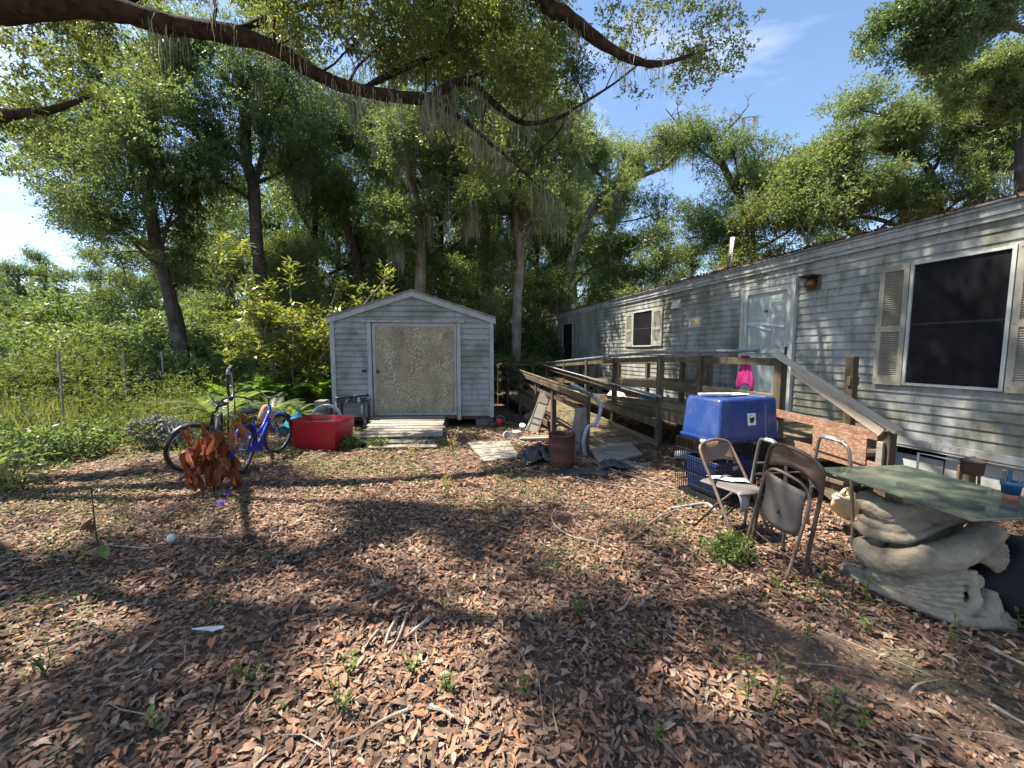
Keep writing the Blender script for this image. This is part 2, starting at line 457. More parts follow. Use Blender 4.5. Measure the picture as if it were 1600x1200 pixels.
M['teal_cloth'] = pmat('teal_cloth', (0.05, 0.42, 0.62), (0.10, 0.52, 0.70), scale=9, rough=0.95, bump=0.5, bscale=120)
M['chair_steel'] = pmat('chair_steel', (0.125, 0.095, 0.076), (0.19, 0.152, 0.125), scale=7, rough=0.5, bump=0.1, spec=0.45,
                        stains=[((0.065, 0.030, 0.020), 5, 0.50, 0.66, 0.8, (1, 1, 1)), ((0.08, 0.042, 0.032), 24, 0.58, 0.7, 0.6, (1, 1, 1))])
M['chair_rust'] = pmat('chair_rust', (0.055, 0.033, 0.026), (0.10, 0.068, 0.054), scale=8, rough=0.6, bump=0.2,
                       stains=[((0.16, 0.125, 0.105), 6, 0.52, 0.68, 0.6, (1, 1, 1))])
M['chair_back'] = pmat('chair_back', (0.215, 0.155, 0.12), (0.14, 0.085, 0.062), scale=5, rough=0.5, bump=0.1, stains=[((0.06, 0.028, 0.019), 6, 0.54, 0.70, 0.75, (1, 1, 1))])
M['chair_seat'] = pmat('chair_seat', (0.105, 0.094, 0.092), (0.150, 0.134, 0.130), scale=5, rough=0.7, bump=0.3, bscale=18, stains=[((0.12, 0.085, 0.07), 7, 0.56, 0.72, 0.6, (1, 1, 1))])
M['rust'] = pmat('rust', (0.062, 0.026, 0.021), (0.105, 0.044, 0.033), scale=6, rough=0.8, bump=0.4, bscale=30, stains=[((0.055, 0.028, 0.024), 5, 0.52, 0.7, 0.7, (1, 1, 0.4))])
M['concrete'] = pmat('concrete', (0.32, 0.280, 0.215), (0.215, 0.188, 0.145), scale=4, detail=9, rough=0.9, bump=0.7, bscale=26, coords='World',
                     stains=[((0.085, 0.08, 0.064), 3, 0.48, 0.68, 0.75, (1, 1, 1)), ((0.20, 0.12, 0.078), 5, 0.58, 0.72, 0.5, (1, 1, 1)), ((0.09, 0.085, 0.07), 14, 0.60, 0.72, 0.6, (1, 1, 1))])
M['paver'] = pmat('paver', (0.24, 0.22, 0.195), (0.17, 0.158, 0.14), scale=8, rough=0.9, bump=0.5, bscale=40, stains=[((0.14, 0.11, 0.09), 5, 0.52, 0.7, 0.7, (1, 1, 1))], rnd=0.15)
M['osb'] = pmat('osb', (0.20, 0.105, 0.07), (0.35, 0.215, 0.15), scale=26, detail=3, rough=0.75, bump=0.4, bscale=40, lo=0.42, hi=0.58,
                stretch=(1, 1, 2.6), stains=[((0.15, 0.075, 0.055), 3, 0.52, 0.7, 0.6, (1, 1, 1)), ((0.62, 0.46, 0.34), 40, 0.6, 0.66, 0.7, (2.6, 1, 1))])
M['terracotta'] = pmat('terracotta', (0.30, 0.13, 0.075), (0.20, 0.085, 0.05), scale=12, rough=0.8)
M['blue_glaze'] = pmat('blue_glaze', (0.02, 0.10, 0.23), (0.012, 0.05, 0.12), scale=12, rough=0.4)
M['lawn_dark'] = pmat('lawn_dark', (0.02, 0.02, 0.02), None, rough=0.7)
M['purple'] = pmat('purple', (0.10, 0.06, 0.42), (0.15, 0.10, 0.55), scale=20, rough=0.6)
M['paper'] = pmat('paper', (0.68, 0.71, 0.75), (0.60, 0.63, 0.67), scale=9, rough=0.7)
M['wire'] = pmat('wire', (0.16, 0.155, 0.15), (0.09, 0.08, 0.075), scale=12, rough=0.55, metal=0.5)
M['black_wire'] = pmat('black_wire', (0.012, 0.012, 0.013), (0.03, 0.03, 0.03), scale=12, rough=0.5)
M['hose'] = pmat('hose', (0.27, 0.215, 0.175), (0.18, 0.142, 0.115), scale=12, rough=0.55)
M['tan_cloth'] = pmat('tan_cloth', (0.42, 0.27, 0.20), (0.30, 0.17, 0.12), scale=9, rough=0.9)
M['carpet'] = pmat('carpet', (0.17, 0.14, 0.125), (0.25, 0.21, 0.185), scale=40, rough=0.95, bump=0.5)
M['amber'] = pmat('amber', (0.14, 0.075, 0.03), (0.09, 0.045, 0.02), scale=12, rough=0.2)

def door_mat():
    m = pmat('shed_door', (0.30, 0.262, 0.192), (0.215, 0.186, 0.134), scale=2.2, rough=0.75, bump=0.15, coords='World',
             stains=[((0.15, 0.118, 0.076), 4, 0.48, 0.66, 0.65, (1, 1, 0.45)), ((0.31, 0.28, 0.215), 3.0, 0.52, 0.72, 0.5, (1, 1, 0.8))])
    n, l = m.node_tree.nodes, m.node_tree.links
    b = n['Principled BSDF']
    old = b.inputs['Base Color'].links[0].from_socket
    g = n.new('ShaderNodeNewGeometry')
    v = n.new('ShaderNodeTexVoronoi'); v.inputs['Scale'].default_value = 32; v.inputs['Randomness'].default_value = 1.0
    wob = n.new('ShaderNodeTexNoise'); wob.inputs['Scale'].default_value = 30
    l.new(g.outputs['Position'], wob.inputs['Vector'])
    mp = n.new('ShaderNodeVectorMath'); mp.operation = 'MULTIPLY_ADD'; mp.inputs[1].default_value = (0.05, 0.0, 0.05)
    l.new(wob.outputs['Color'], mp.inputs[0]); l.new(g.outputs['Position'], mp.inputs[2])
    l.new(mp.outputs[0], v.inputs['Vector'])
    r = n.new('ShaderNodeMapRange'); r.inputs[1].default_value = 0.42; r.inputs[2].default_value = 0.28
    l.new(v.outputs['Distance'], r.inputs[0])
    big = n.new('ShaderNodeTexNoise'); big.inputs['Scale'].default_value = 2.6; big.inputs['Detail'].default_value = 4
    l.new(g.outputs['Position'], big.inputs['Vector'])
    br = n.new('ShaderNodeMapRange'); br.inputs[1].default_value = 0.36; br.inputs[2].default_value = 0.54
    l.new(big.outputs['Fac'], br.inputs[0])
    mu = n.new('ShaderNodeMath'); mu.operation = 'MULTIPLY'
    l.new(r.outputs[0], mu.inputs[0]); l.new(br.outputs[0], mu.inputs[1])
    cr = n.new('ShaderNodeMath'); cr.operation = 'MULTIPLY'
    l.new(v.outputs['Color'], cr.inputs[1]); l.new(mu.outputs[0], cr.inputs[0])
    x = n.new('ShaderNodeMix'); x.data_type = 'RGBA'
    l.new(cr.outputs[0], x.inputs['Factor']); l.new(old, x.inputs['A']); x.inputs['B'].default_value = (0.70, 0.64, 0.48, 1)
    l.new(x.outputs['Result'], b.inputs['Base Color'])
    return m
M['shed_door'] = door_mat()

def glass_mat():
    m = bpy.data.materials.new('green_glass'); m.use_nodes = True
    b = m.node_tree.nodes['Principled BSDF']
    b.inputs['Roughness'].default_value = 0.12
    b.inputs['Base Color'].default_value = (0.09, 0.125, 0.095, 1)
    n, l = m.node_tree.nodes, m.node_tree.links
    t = n.new('ShaderNodeTexNoise'); t.inputs['Scale'].default_value = 5; t.inputs['Detail'].default_value = 8
    tc = n.new('ShaderNodeTexCoord'); l.new(tc.outputs['Object'], t.inputs['Vector'])
    r = n.new('ShaderNodeMapRange'); r.inputs[1].default_value = 0.4; r.inputs[2].default_value = 0.7
    r.inputs[3].default_value = 0.05; r.inputs[4].default_value = 0.35
    l.new(t.outputs['Fac'], r.inputs[0]); l.new(r.outputs[0], b.inputs['Roughness'])
    x = n.new('ShaderNodeMix'); x.data_type = 'RGBA'
    r2 = n.new('ShaderNodeMapRange'); r2.inputs[1].default_value = 0.42; r2.inputs[2].default_value = 0.68
    l.new(t.outputs['Fac'], r2.inputs[0])
    l.new(r2.outputs[0], x.inputs['Factor']); x.inputs['A'].default_value = (0.058, 0.082, 0.068, 1); x.inputs['B'].default_value = (0.125, 0.135, 0.100, 1)
    l.new(x.outputs['Result'], b.inputs['Base Color'])
    return m
M['green_glass'] = glass_mat()

# ------------------------------------------------------------------ leaf meshes by numpy
def npn(v):
    return v / np.maximum(np.linalg.norm(v, axis=-1, keepdims=True), 1e-9)

def raw_mesh(name, V, F, rnd=None, smooth=False):
    """V (n,3), F (m,k) all faces with k corners; rnd per face"""
    me = bpy.data.meshes.new(name)
    m, k = F.shape
    me.vertices.add(len(V)); me.vertices.foreach_set('co', V.astype(np.float32).ravel())
    me.loops.add(m * k); me.loops.foreach_set('vertex_index', F.astype(np.int32).ravel())
    me.polygons.add(m)
    me.polygons.foreach_set('loop_start', (np.arange(m) * k).astype(np.int32))
    me.polygons.foreach_set('loop_total', np.full(m, k, np.int32))
    if smooth: me.polygons.foreach_set('use_smooth', np.ones(m, bool))
    me.update(calc_edges=True)
    if rnd is not None:
        a = me.attributes.new('rnd', 'FLOAT', 'FACE'); a.data.foreach_set('value', rnd.astype(np.float32))
    return me

def leaf_quads(P, D, N, L, W, fold=0.0):
    """rhombus leaves; P base points, D axes, N normals"""
    D = npn(D); S = npn(np.cross(D, N)); N2 = np.cross(S, D)
    L = L[:, None]; W = W[:, None]
    mid = P + D * L * 0.45
    V = np.stack([P, mid + S * W * 0.5 + N2 * W * fold, P + D * L, mid - S * W * 0.5 + N2 * W * fold], axis=1).reshape(-1, 3)
    F = np.arange(len(P) * 4).reshape(-1, 4)
    return V, F

def leaf_tris(P, D, N, L, W):
    D = npn(D); S = npn(np.cross(D, N))
    L = L[:, None]; W = W[:, None]
    V = np.stack([P - S * W * 0.18, P + D * L * 0.42 + S * W * 0.62, P + D * L], axis=1).reshape(-1, 3)
    return V, np.arange(len(P) * 3).reshape(-1, 3)

def sprays(rng, C, Rad, n, m, slen, ll, lw, droop=0.15, shell=2.6, up=0.7, tri=False):
    """C (k,3) clump centres, Rad (k,3) ellipsoid radii, n (k,) sprays per clump, m leaves per spray"""
    idx = np.repeat(np.arange(len(C)), n)
    K = len(idx)
    d = npn(rng.normal(size=(K, 3)))
    rr = rng.random(K) ** (1 / shell)
    P = C[idx] + d * Rad[idx] * rr[:, None]
    sd = npn(d * 0.7 + rng.normal(size=(K, 3)) * 0.5 + np.array([0, 0, -droop]))
    tint = np.clip(rng.normal(0.45, 0.22, K), 0, 1)
    P = np.repeat(P, m, 0); sd = np.repeat(sd, m, 0); tint = np.repeat(tint, m)
    T = len(P)
    P = P + sd * (rng.random(T)[:, None] * slen) + rng.normal(size=(T, 3)) * slen * 0.10
    ax = npn(sd * 0.6 + rng.normal(size=(T, 3)) * 0.65)
    nn = npn(rng.normal(size=(T, 3)) * 0.75 + np.array([0, 0, up]))
    L = ll * rng.uniform(0.65, 1.3, T); W = lw * rng.uniform(0.7, 1.25, T)
    V, F = (leaf_tris if tri else leaf_quads)(P, ax, nn, L, W)
    return V, F, np.clip(tint + rng.normal(0, 0.14, T), 0, 1)

def crown_mesh(name, rng, C, Rad, total, m, slen, ll, lw, **k):
    C = np.array(C, float); Rad = np.array(Rad, float)
    vol = (Rad.prod(1)) ** (2 / 3.0)
    n = np.maximum(1, (total / m * vol / vol.sum())).astype(int)
    V, F, r = sprays(rng, C, Rad, n, m, slen, ll, lw, **k)
    return raw_mesh(name, V, F, r)

def moss_mesh(name, rng, pts, per=9, length=(0.2, 0.7), w=0.012, spread=0.06):
    Vs = []; Fs = []; b = 0
    P = np.repeat(np.array(pts, float), per, 0)
    n = len(P)
    P = P + rng.normal(size=(n, 3)) * np.array([spread, spread, spread * 0.3])
    L = rng.uniform(length[0], length[1], n)
    a = rng.random(n) * 2 * math.pi
    S = np.stack([np.cos(a), np.sin(a), np.zeros(n)], 1) * w
    seg = 4
    rows = []
    off = np.zeros((n, 3))
    for k in range(seg + 1):
        t = k / seg
        off = off + rng.normal(size=(n, 3)) * np.array([0.012, 0.012, 0])
        c = P + off + np.stack([np.zeros(n), np.zeros(n), -L * t], 1)
        wd = (1 - 0.85 * t)
        rows.append(np.stack([c - S * wd, c + S * wd], 1))
    A = np.stack(rows, 1)                      # n, seg+1, 2, 3
    V = A.reshape(-1, 3)
    base = (np.arange(n) * (seg + 1) * 2)[:, None]
    q = np.array([[2 * k, 2 * k + 1, 2 * k + 3, 2 * k + 2] for k in range(seg)])
    F = (base[:, :, None] + q[None]).reshape(-1, 4)
    return raw_mesh(name, V, F, np.repeat(rng.random(n), seg))
# ================================================================== ground
def build_ground():
    def axis(lo, hi, near, step):
        a = [near[0]]
        s = step
        while a[0] > lo: a.insert(0, a[0] - s); s *= 1.25
        x = near[0]
        while x < near[1]: x += step; a.append(x)
        s = step
        while a[-1] < hi: a.append(a[-1] + s); s *= 1.25
        return np.array(a)
    xs = axis(-300, 300, (-9, 6), 0.11); ys = axis(-60, 500, (-1, 11), 0.11)
    X, Y = np.meshgrid(xs, ys)
    fade = np.clip(1 - (np.hypot(X, Y) - 25) / 20, 0, 1)
    Z = hgt(X, Y) * fade
    rng = np.random.default_rng(3)
    Z = Z + rng.normal(0, 0.005, Z.shape) * (np.hypot(X, Y) < 15)
    V = np.stack([X, Y, Z], -1).reshape(-1, 3)
    m, n = X.shape
    i = np.arange(m - 1)[:, None] * n + np.arange(n - 1)[None]
    F = np.stack([i, i + 1, i + n + 1, i + n], -1).reshape(-1, 4)
    o = link('ground', raw_mesh('ground', V, F, smooth=True), M['soil'])
    tag(o, 'brown soil of the yard strewn with fallen leaves', 'ground', kind='structure')
    return o
GROUND = build_ground()

LEAF_T = np.array([(0, 0, 0), (0.30, 0.44, 0), (0.30, 0, 0), (0.30, -0.44, 0), (0.68, 0.40, 0), (0.68, 0, 0), (0.68, -0.40, 0), (1, 0, 0)], float)
LEAF_F = np.array([(0, 2, 1), (0, 3, 2), (1, 5, 4), (1, 2, 5), (2, 6, 5), (2, 3, 6), (4, 5, 7), (5, 6, 7)])

def bare(x, y):
    """how bare the trodden dirt strip is (0 litter .. 1 bare)"""
    t = (x - 1.25) * 0.80 - (y - 2.2) * 0.60
    d = np.abs((x - 1.25) * 0.60 + (y - 2.2) * 0.80 + 0.03 * np.sin(9 * x))
    return np.clip(1.35 - d / 0.30, 0, 1) * (t > -0.15) * np.clip((t + 0.15) / 0.3, 0, 1)

def blocked(x, y):
    shed = (x > -3.75) & (x < -0.45) & (y > 8.1) & (y < 11.8)
    home = ((x - 4.78) * -0.9665 + (y - 4.75) * -0.2568) < 0.02
    return shed | home

def litter_leaves(rng, n, x0, x1, y0, y1, detail, ls=(0.032, 0.064)):
    d = np.sqrt(rng.uniform(y0 * y0, y1 * y1, n))
    x = rng.uniform(-1.5, 1.5, n) * d
    keep = (rng.random(n) > 0.93 * bare(x, d)) & ~blocked(x, d)
    patch = 0.5 + 0.5 * np.sin(x * 2.1 + 1.3 * np.sin(d * 1.7)) * np.cos(d * 2.4 + 0.7 * x)
    keep &= rng.random(n) < (0.42 + 0.58 * patch)
    # fewer where the tall weeds grow
    weed = (x < -4.6 - 0.25 * (d - 6.5)) & (d > 5.6)
    keep &= ~(weed & (rng.random(n) < 0.75))
    x, y = x[keep], d[keep]
    n = len(x)
    L = rng.uniform(ls[0] * 0.7, ls[1] * 1.15, n) * np.where(rng.random(n) < 0.06, 1.35, 1.0); W = L * np.clip(rng.normal(0.34, 0.09, n), 0.17, 0.62)
    a = rng.random(n) * 2 * math.pi
    ax = np.stack([np.cos(a), np.sin(a), rng.normal(0, 0.13, n)], 1); ax = npn(ax)
    up = npn(np.stack([rng.normal(0, 0.22, n), rng.normal(0, 0.22, n), np.ones(n)], 1))
    s = npn(np.cross(up, ax)); up = np.cross(ax, s)
    z = hgt(x, y) + rng.uniform(0.004, 0.032, n)
    P = np.stack([x, y, z], 1)
    if not detail:
        P = P - ax * L[:, None] * 0.5
        V, F = leaf_quads(P, ax, up, L * 1.05, W * 1.2, fold=0.15)
        return V, F, rng.random(n)
    t = LEAF_T
    cup = rng.uniform(-0.2, 0.65, n); arc = rng.normal(0, 0.16, n); tw = rng.normal(0, 0.25, n)
    lx = t[None, :, 0] - 0.5
    ly = np.broadcast_to(t[None, :, 1], (n, 8))
    lz = cup[:, None] * np.abs(ly) * (W / L)[:, None] + arc[:, None] * (1 - 4 * lx ** 2) + tw[:, None] * lx * ly * (W / L)[:, None]
    bend = rng.normal(0, 0.12, n)[:, None] * (1 - 4 * lx ** 2)
    V = P[:, None, :] + ax[:, None, :] * (lx * L[:, None])[..., None] + s[:, None, :] * (ly * W[:, None] + bend * L[:, None])[..., None] + up[:, None, :] * (lz * L[:, None])[..., None]
    F = (np.arange(n) * 8)[:, None, None] + LEAF_F[None]
    return V.reshape(-1, 3), F.reshape(-1, 3), np.repeat(rng.random(n), 8)

def build_litter():
    rng = np.random.default_rng(11)
    for nm, mt, n in (('leaf_litter', 'litter', 48000), ('leaf_litter', 'litter_grey', 32000)):
        V, F, r = litter_leaves(rng, n, 0, 0, 1.15, 4.6, True)
        o = link(nm, raw_mesh(nm, V, F, r), M[mt], GROUND); o['kind'] = 'stuff'
    for nm, mt, n in (('leaf_litter', 'litter', 54000), ('leaf_litter', 'litter_grey', 28000)):
        V, F, r = litter_leaves(rng, n, 0, 0, 4.5, 9.5, False, (0.045, 0.085))
        o = link(nm, raw_mesh(nm, V, F, r), M[mt], GROUND); o['kind'] = 'stuff'
    # crumbled fragments between the leaves
    n = 70000
    d = np.sqrt(rng.uniform(1.2 ** 2, 5.5 ** 2, n)); x = rng.uniform(-1.5, 1.5, n) * d
    k = ~blocked(x, d); x, d = x[k], d[k]; n = len(x)
    P = np.stack([x, d, hgt(x, d) + rng.uniform(0.004, 0.026, n)], 1)
    V, F = leaf_quads(P, npn(rng.normal(size=(n, 3)) * (1, 1, .25)), npn(rng.normal(size=(n, 3)) * .4 + (0, 0, 1)), rng.uniform(.010, .032, n), rng.uniform(.006, .014, n))
    o = link('leaf_crumbs', raw_mesh('leaf_crumbs', V, F, rng.random(n)), M['litter'], GROUND); o['kind'] = 'stuff'
    # the 300 leaves that show largest, each an object
    meshes = []
    for k in range(8):
        w = rng.uniform(0.26, 0.42); cup = rng.uniform(0.0, 0.6); arc = rng.normal(0.05, 0.13)
        V = LEAF_T.copy(); V[:, 0] -= 0.5; V[:, 2] = cup * np.abs(V[:, 1]) * w + arc * (1 - 4 * V[:, 0] ** 2); V[:, 1] *= w
        V[:, 1] += rng.normal(0, 0.08) * (1 - 4 * V[:, 0] ** 2)
        for mt in ('litter', 'litter_grey'):
            me = raw_mesh('fallen_leaf', V, LEAF_F, np.full(8, rng.uniform(0.15, 0.95))); me.materials.append(M[mt]); meshes.append(me)
    k = 0
    while k < 300:
        d = math.sqrt(rng.uniform(1.45 ** 2, 3.0 ** 2)); x = rng.uniform(-1.36, 1.36) * d
        if rng.random() < 0.8 * bare(np.array(x), np.array(d)): continue
        o = bpy.data.objects.new('fallen_leaf', meshes[rng.integers(len(meshes))])
        col.objects.link(o); o.parent = GROUND
        s = rng.uniform(0.05, 0.088)
        o.scale = (s, s, s); o.location = (x, d, float(hgt(x, d)) + rng.uniform(0.026, 0.042))
        o.rotation_euler = (rng.normal(0, 0.25), rng.normal(0, 0.22), rng.random() * 6.28)
        k += 1
    # twigs
    mb = MB()
    pr = random.Random(5)
    for k in range(420):
        d = math.sqrt(pr.uniform(1.3 ** 2, 6.5 ** 2)); x = pr.uniform(-1.38, 1.38) * d
        if blocked(np.array(x), np.array(d)): continue
        a = pr.random() * 6.28; L = pr.uniform(0.06, 0.26) if pr.random() < 0.93 else pr.uniform(0.3, 0.6); z = float(hgt(x, d)) + 0.03
        c, s = math.cos(a), math.sin(a); b = pr.uniform(-0.25, 0.25)
        r = pr.uniform(0.0016, 0.0036)
        mb.tube([(x, d, z), (x + c * L * 0.5 - s * L * b * 0.5, d + s * L * 0.5 + c * L * b * 0.5, z + pr.uniform(0, 0.012)), (x + c * L, d + s * L, z - 0.004)], [r, r * 0.8, r * 0.4], 4)
    o = mb.build('twig_litter', M['twig'], GROUND); o['kind'] = 'stuff'

build_litter()

# ================================================================== mobile home
DW = Vector((-0.25683, 0.96646, 0))
WALL_ANG = math.atan2(DW.y, DW.x)
HOME = empty('mobile_home', (4.78, 4.75, 0), WALL_ANG, 'long grey blue mobile home with stained lap siding behind the ramp', 'mobile home')

def lap_mesh(name, L, h, t0=0.003, t1=0.019):
    mb = MB()
    v = []
    for x in (0, L):
        v += [(x, -0.01, 0), (x, t1, 0), (x, t1 - 0.001, 0.012), (x, t0, h), (x, -0.01, h)]
    f = [(4, 3, 2, 1, 0), (5, 6, 7, 8, 9)] + [(k, (k + 1) % 5, 5 + (k + 1) % 5, 5 + k) for k in range(5)]
    return mb.add(v, f).mesh(name)

def build_home():
    rng = random.Random(4)
    S0, S1, D = -4.6, 12.8, 4.2
    m = MB(); m.box(((S0 + S1) / 2, -D / 2 - 0.012, 1.75), (S1 - S0 - 0.02, D - 0.02, 2.5)); m.build('wall', M['trim_home'], HOME)
    rows, z0, z1 = 22, 0.56, 2.93
    h = (z1 - z0) / rows
    cache = {}
    for r in range(rows):
        x = S0
        first = True
        while x < S1 - 0.01:
            L = rng.choice((1.83, 2.44, 3.66)) if first else 3.66
            first = False
            L = min(L, S1 - x)
            if S1 - x - L < 0.5: L = S1 - x
            key = round(L, 3)
            if key not in cache:
                me = lap_mesh('siding_plank', L - 0.003, h * 1.02); me.materials.append(M['siding_home']); cache[key] = me
            link('siding_plank', cache[key], None, HOME, (x, rng.uniform(0, 0.0015), z0 + r * h))
            x += L
    def bar(nm, x0, x1, y, zlo, zhi, t, mt='trim_home', bev=0.004):
        mb = MB(); mb.box(((x0 + x1) / 2, y + t / 2, (zlo + zhi) / 2), (x1 - x0, t, zhi - zlo))
        return mb.build(nm, M[mt], HOME, bevel=bev)
    bar('bottom_trim', S0, S1 + 0.02, 0.0, 0.47, 0.558, 0.03)
    bar('bottom_trim', S0, S1 + 0.02, 0.0, 0.44, 0.468, 0.022)
    bar('corner_trim', S1 - 0.06, S1 + 0.025, 0.0, 0.44, 2.93, 0.034)
    # fascia: two stepped bands, then the roof lip
    bar('fascia', S0 - 0.1, S1 + 0.1, -0.002, 2.932, 2.985, 0.05)
    bar('fascia', S0 - 0.1, S1 + 0.1, -0.002, 2.987, 3.06, 0.066)
    bar('fascia', S0 - 0.1, S1 + 0.1, -0.002, 3.062, 3.10, 0.078)
    mb = MB()
    xs = [S0 - 0.12, S1 + 0.12]
    prof = [(0.10, 3.102), (0.10, 3.125), (-D / 2, 3.42), (-D - 0.1, 3.125), (-D - 0.1, 3.102)]
    v = [(x, y, z) for x in xs for (y, z) in prof]
    mb.add(v, [(4, 3, 2, 1, 0), (5, 6, 7, 8, 9)] + [(k, (k + 1) % 5, 5 + (k + 1) % 5, 5 + k) for k in range(5)])
    roof = mb.build('roof', M['roof_metal'], HOME)
    # leaf debris that collects along the roof edge
    nr = np.random.default_rng(8)
    n = 5200
    px = nr.uniform(S0, S1, n); py = 0.10 - np.abs(nr.normal(0, 0.16, n)); pz = 3.13 + (0.10 - py) * 0.13 + nr.uniform(0, 0.03, n)
    V, F = leaf_quads(np.stack([px, py, pz], 1), npn(nr.normal(size=(n, 3)) * (1, 1, 0.4)), npn(nr.normal(size=(n, 3)) * 0.6 + (0, 0, 1)), nr.uniform(0.04, 0.09, n), nr.uniform(0.015, 0.035, n))
    o = link('roof_debris', raw_mesh('roof_debris', V, F, nr.random(n) * 0.3), M['litter'], roof); o['kind'] = 'stuff'

    def window(x0, x1, zlo, zhi, fr=0.03):
        w = MB()
        w.box(((x0 + x1) / 2, 0.027, (zlo + zhi) / 2), (x1 - x0 - 2 * fr + 0.004, 0.012, zhi - zlo - 2 * fr + 0.004))
        wn_ = w.build('window', M['screen'], HOME)
        f = MB()
        for (a, b, c, d) in ((x0, x1, zhi - fr, zhi), (x0, x1, zlo, zlo + fr), (x0, x0 + fr, zlo + fr, zhi - fr), (x1 - fr, x1, zlo + fr, zhi - fr)):
            f.box(((a + b) / 2, 0.030, (c + d) / 2), (b - a, 0.046, d - c))
        f.build('window_frame', M['trim_white'], wn_)
        g = MB(); zm = (zlo + zhi) / 2
        g.box(((x0 + x1) / 2, 0.0345, zm), (x1 - x0 - 2 * fr, 0.005, 0.022)); g.build('mid_rail', M['lawn_dark'], wn_)
        return wn_
    def shutter(x0, x1, zlo, zhi):
        st = 0.052
        f = MB()
        zm = zlo + (zhi - zlo) * 0.47
        for (a, b, c, d) in ((x0, x0 + st, zlo, zhi), (x1 - st, x1, zlo, zhi), (x0 + st, x1 - st, zhi - 0.075, zhi), (x0 + st, x1 - st, zlo, zlo + 0.11), (x0 + st, x1 - st, zm - 0.035, zm + 0.035)):
            f.box(((a + b) / 2, 0.036, (c + d) / 2), (b - a, 0.030, d - c))
        f.box(((x0 + x1) / 2, 0.0225, (zlo + zhi) / 2), (x1 - x0 - 0.01, 0.005, zhi - zlo - 0.01))
        so = f.build('shutter', M['shutter'], HOME)
        sl = MB(); L = x1 - x0 - 2 * st - 0.002
        sl.box((0, 0, 0), (L, 0.024, 0.005), Matrix.Rotation(R(-38), 3, 'X'))
        me = sl.mesh('louvre'); me.materials.append(M['shutter'])
        for (lo, hi) in ((zlo + 0.12, zm - 0.042), (zm + 0.042, zhi - 0.082)):
            k = int((hi - lo) / 0.024)
            for i in range(k + 1):
                link('louvre', me, None, so, ((x0 + x1) / 2, 0.036, lo + (hi - lo) * i / k))
        for zz in (zlo + 0.05, zhi - 0.04, zm):
            for xx in (x0 + 0.025, x1 - 0.025):
                q = MB(); q.tube([(xx, 0.05, zz), (xx, 0.0545, zz)], 0.006, 8); q.build('screw', M['rust'], so)
    window(-0.90, -0.07, 1.20, 2.655)
    shutter(-0.06, 0.235, 1.19, 2.665); shutter(-1.205, -0.91, 1.19, 2.665)
    window(4.97, 5.84, 1.74, 2.66); shutter(4.60, 4.96, 1.75, 2.65); shutter(5.85, 6.19, 1.75, 2.65)
    window(9.78, 10.73, 1.24, 2.69); shutter(9.43, 9.77, 1.24, 2.69); shutter(10.74, 11.08, 1.24, 2.69)
    # door: trim, storm door sash, six panel leaf behind it
    dx0, dx1, dz0, dz1 = 1.33, 2.34, 0.66, 2.735
    d = MB(); d.box(((dx0 + dx1) / 2, 0.028, (dz0 + dz1) / 2), (dx1 - dx0 - 0.08, 0.014, dz1 - dz0 - 0.04)); door = d.build('door', M['door_paint'], HOME)
    f = MB()
    for (a, b, c, e) in ((dx0, dx1, dz1 - 0.06, dz1), (dx0, dx0 + 0.06, dz0, dz1 - 0.06), (dx1 - 0.06, dx1, dz0, dz1 - 0.06)):
        f.box(((a + b) / 2, 0.041, (c + e) / 2), (b - a, 0.066, e - c))
    f.build('door_frame', M['trim_white'], door, bevel=0.004)
    f = MB(); a0, a1, b0, b1 = dx0 + 0.065, dx1 - 0.065, dz0 + 0.01, dz1 - 0.065
    for (a, b, c, e) in ((a0, a1, b1 - 0.085, b1), (a0, a0 + 0.075, b0, b1 - 0.085), (a1 - 0.075, a1, b0, b1 - 0.085), (a0 + 0.075, a1 - 0.075, 1.575, 1.63), (a0 + 0.075, a1 - 0.075, b0, b0 + 0.12)):
        f.box(((a + b) / 2, 0.052, (c + e) / 2), (b - a, 0.030, e - c))
    f.build('storm_door', M['trim_white'], door, bevel=0.004)
    f = MB(); f.box(((a0 + a1) / 2, 0.046, (b0 + 0.12 + 1.575) / 2), (a1 - a0 - 0.15, 0.012, 1.575 - b0 - 0.12)); f.build('kick_panel', M['door_paint'], door)
    cx = (dx0 + dx1) / 2
    for sx in (-1, 1):
        for (c, e) in ((2.36, 2.53), (1.66, 2.22), (0.80, 1.5)):
            if c < 1.5: continue
            p = MB(); x0 = cx + sx * 0.18
            v = []
            for (ww, hh, yy) in ((0.115, (e - c) / 2, 0.0352), (0.100, (e - c) / 2 - 0.015, 0.0405), (0.085, (e - c) / 2 - 0.03, 0.0405), (0.065, (e - c) / 2 - 0.05, 0.047)):
                v.append([Vector((x0 + a * ww, yy, (c + e) / 2 + b * hh)) for a, b in ((-1, -1), (1, -1), (1, 1), (-1, 1))])
            p.loft(v); p.build('door_panel', M['door_paint'], door)
    kn = MB(); kn.lathe([(0.0, 0), (0.022, 0), (0.03, 0.02), (0.02, 0.045), (0.0, 0.05)], n=10); kn.build('knocker', M['wire'], door, True, loc=(cx, 0.036, 2.29), rot=(R(-90), 0, 0))
    t = MB(); t.beam((cx - 0.34, 0.058, 2.01), (cx + 0.28, 0.058, 2.11), 0.004, 0.035); t.beam((cx - 0.12, 0.060, 1.96), (cx + 0.36, 0.060, 2.10), 0.004, 0.03); t.build('tape_strip', M['paper'], door)
    hd = MB(); hd.box((dx0 + 0.10, 0.078, 1.62), (0.03, 0.024, 0.13)); hd.build('door_handle', M['lawn_dark'], door, bevel=0.006)
    # porch light
    L = MB(); L.box((1.09, 0.03, 2.62), (0.20, 0.022, 0.22)); lt = L.build('porch_light', M['wood_deck'], HOME, bevel=0.004)
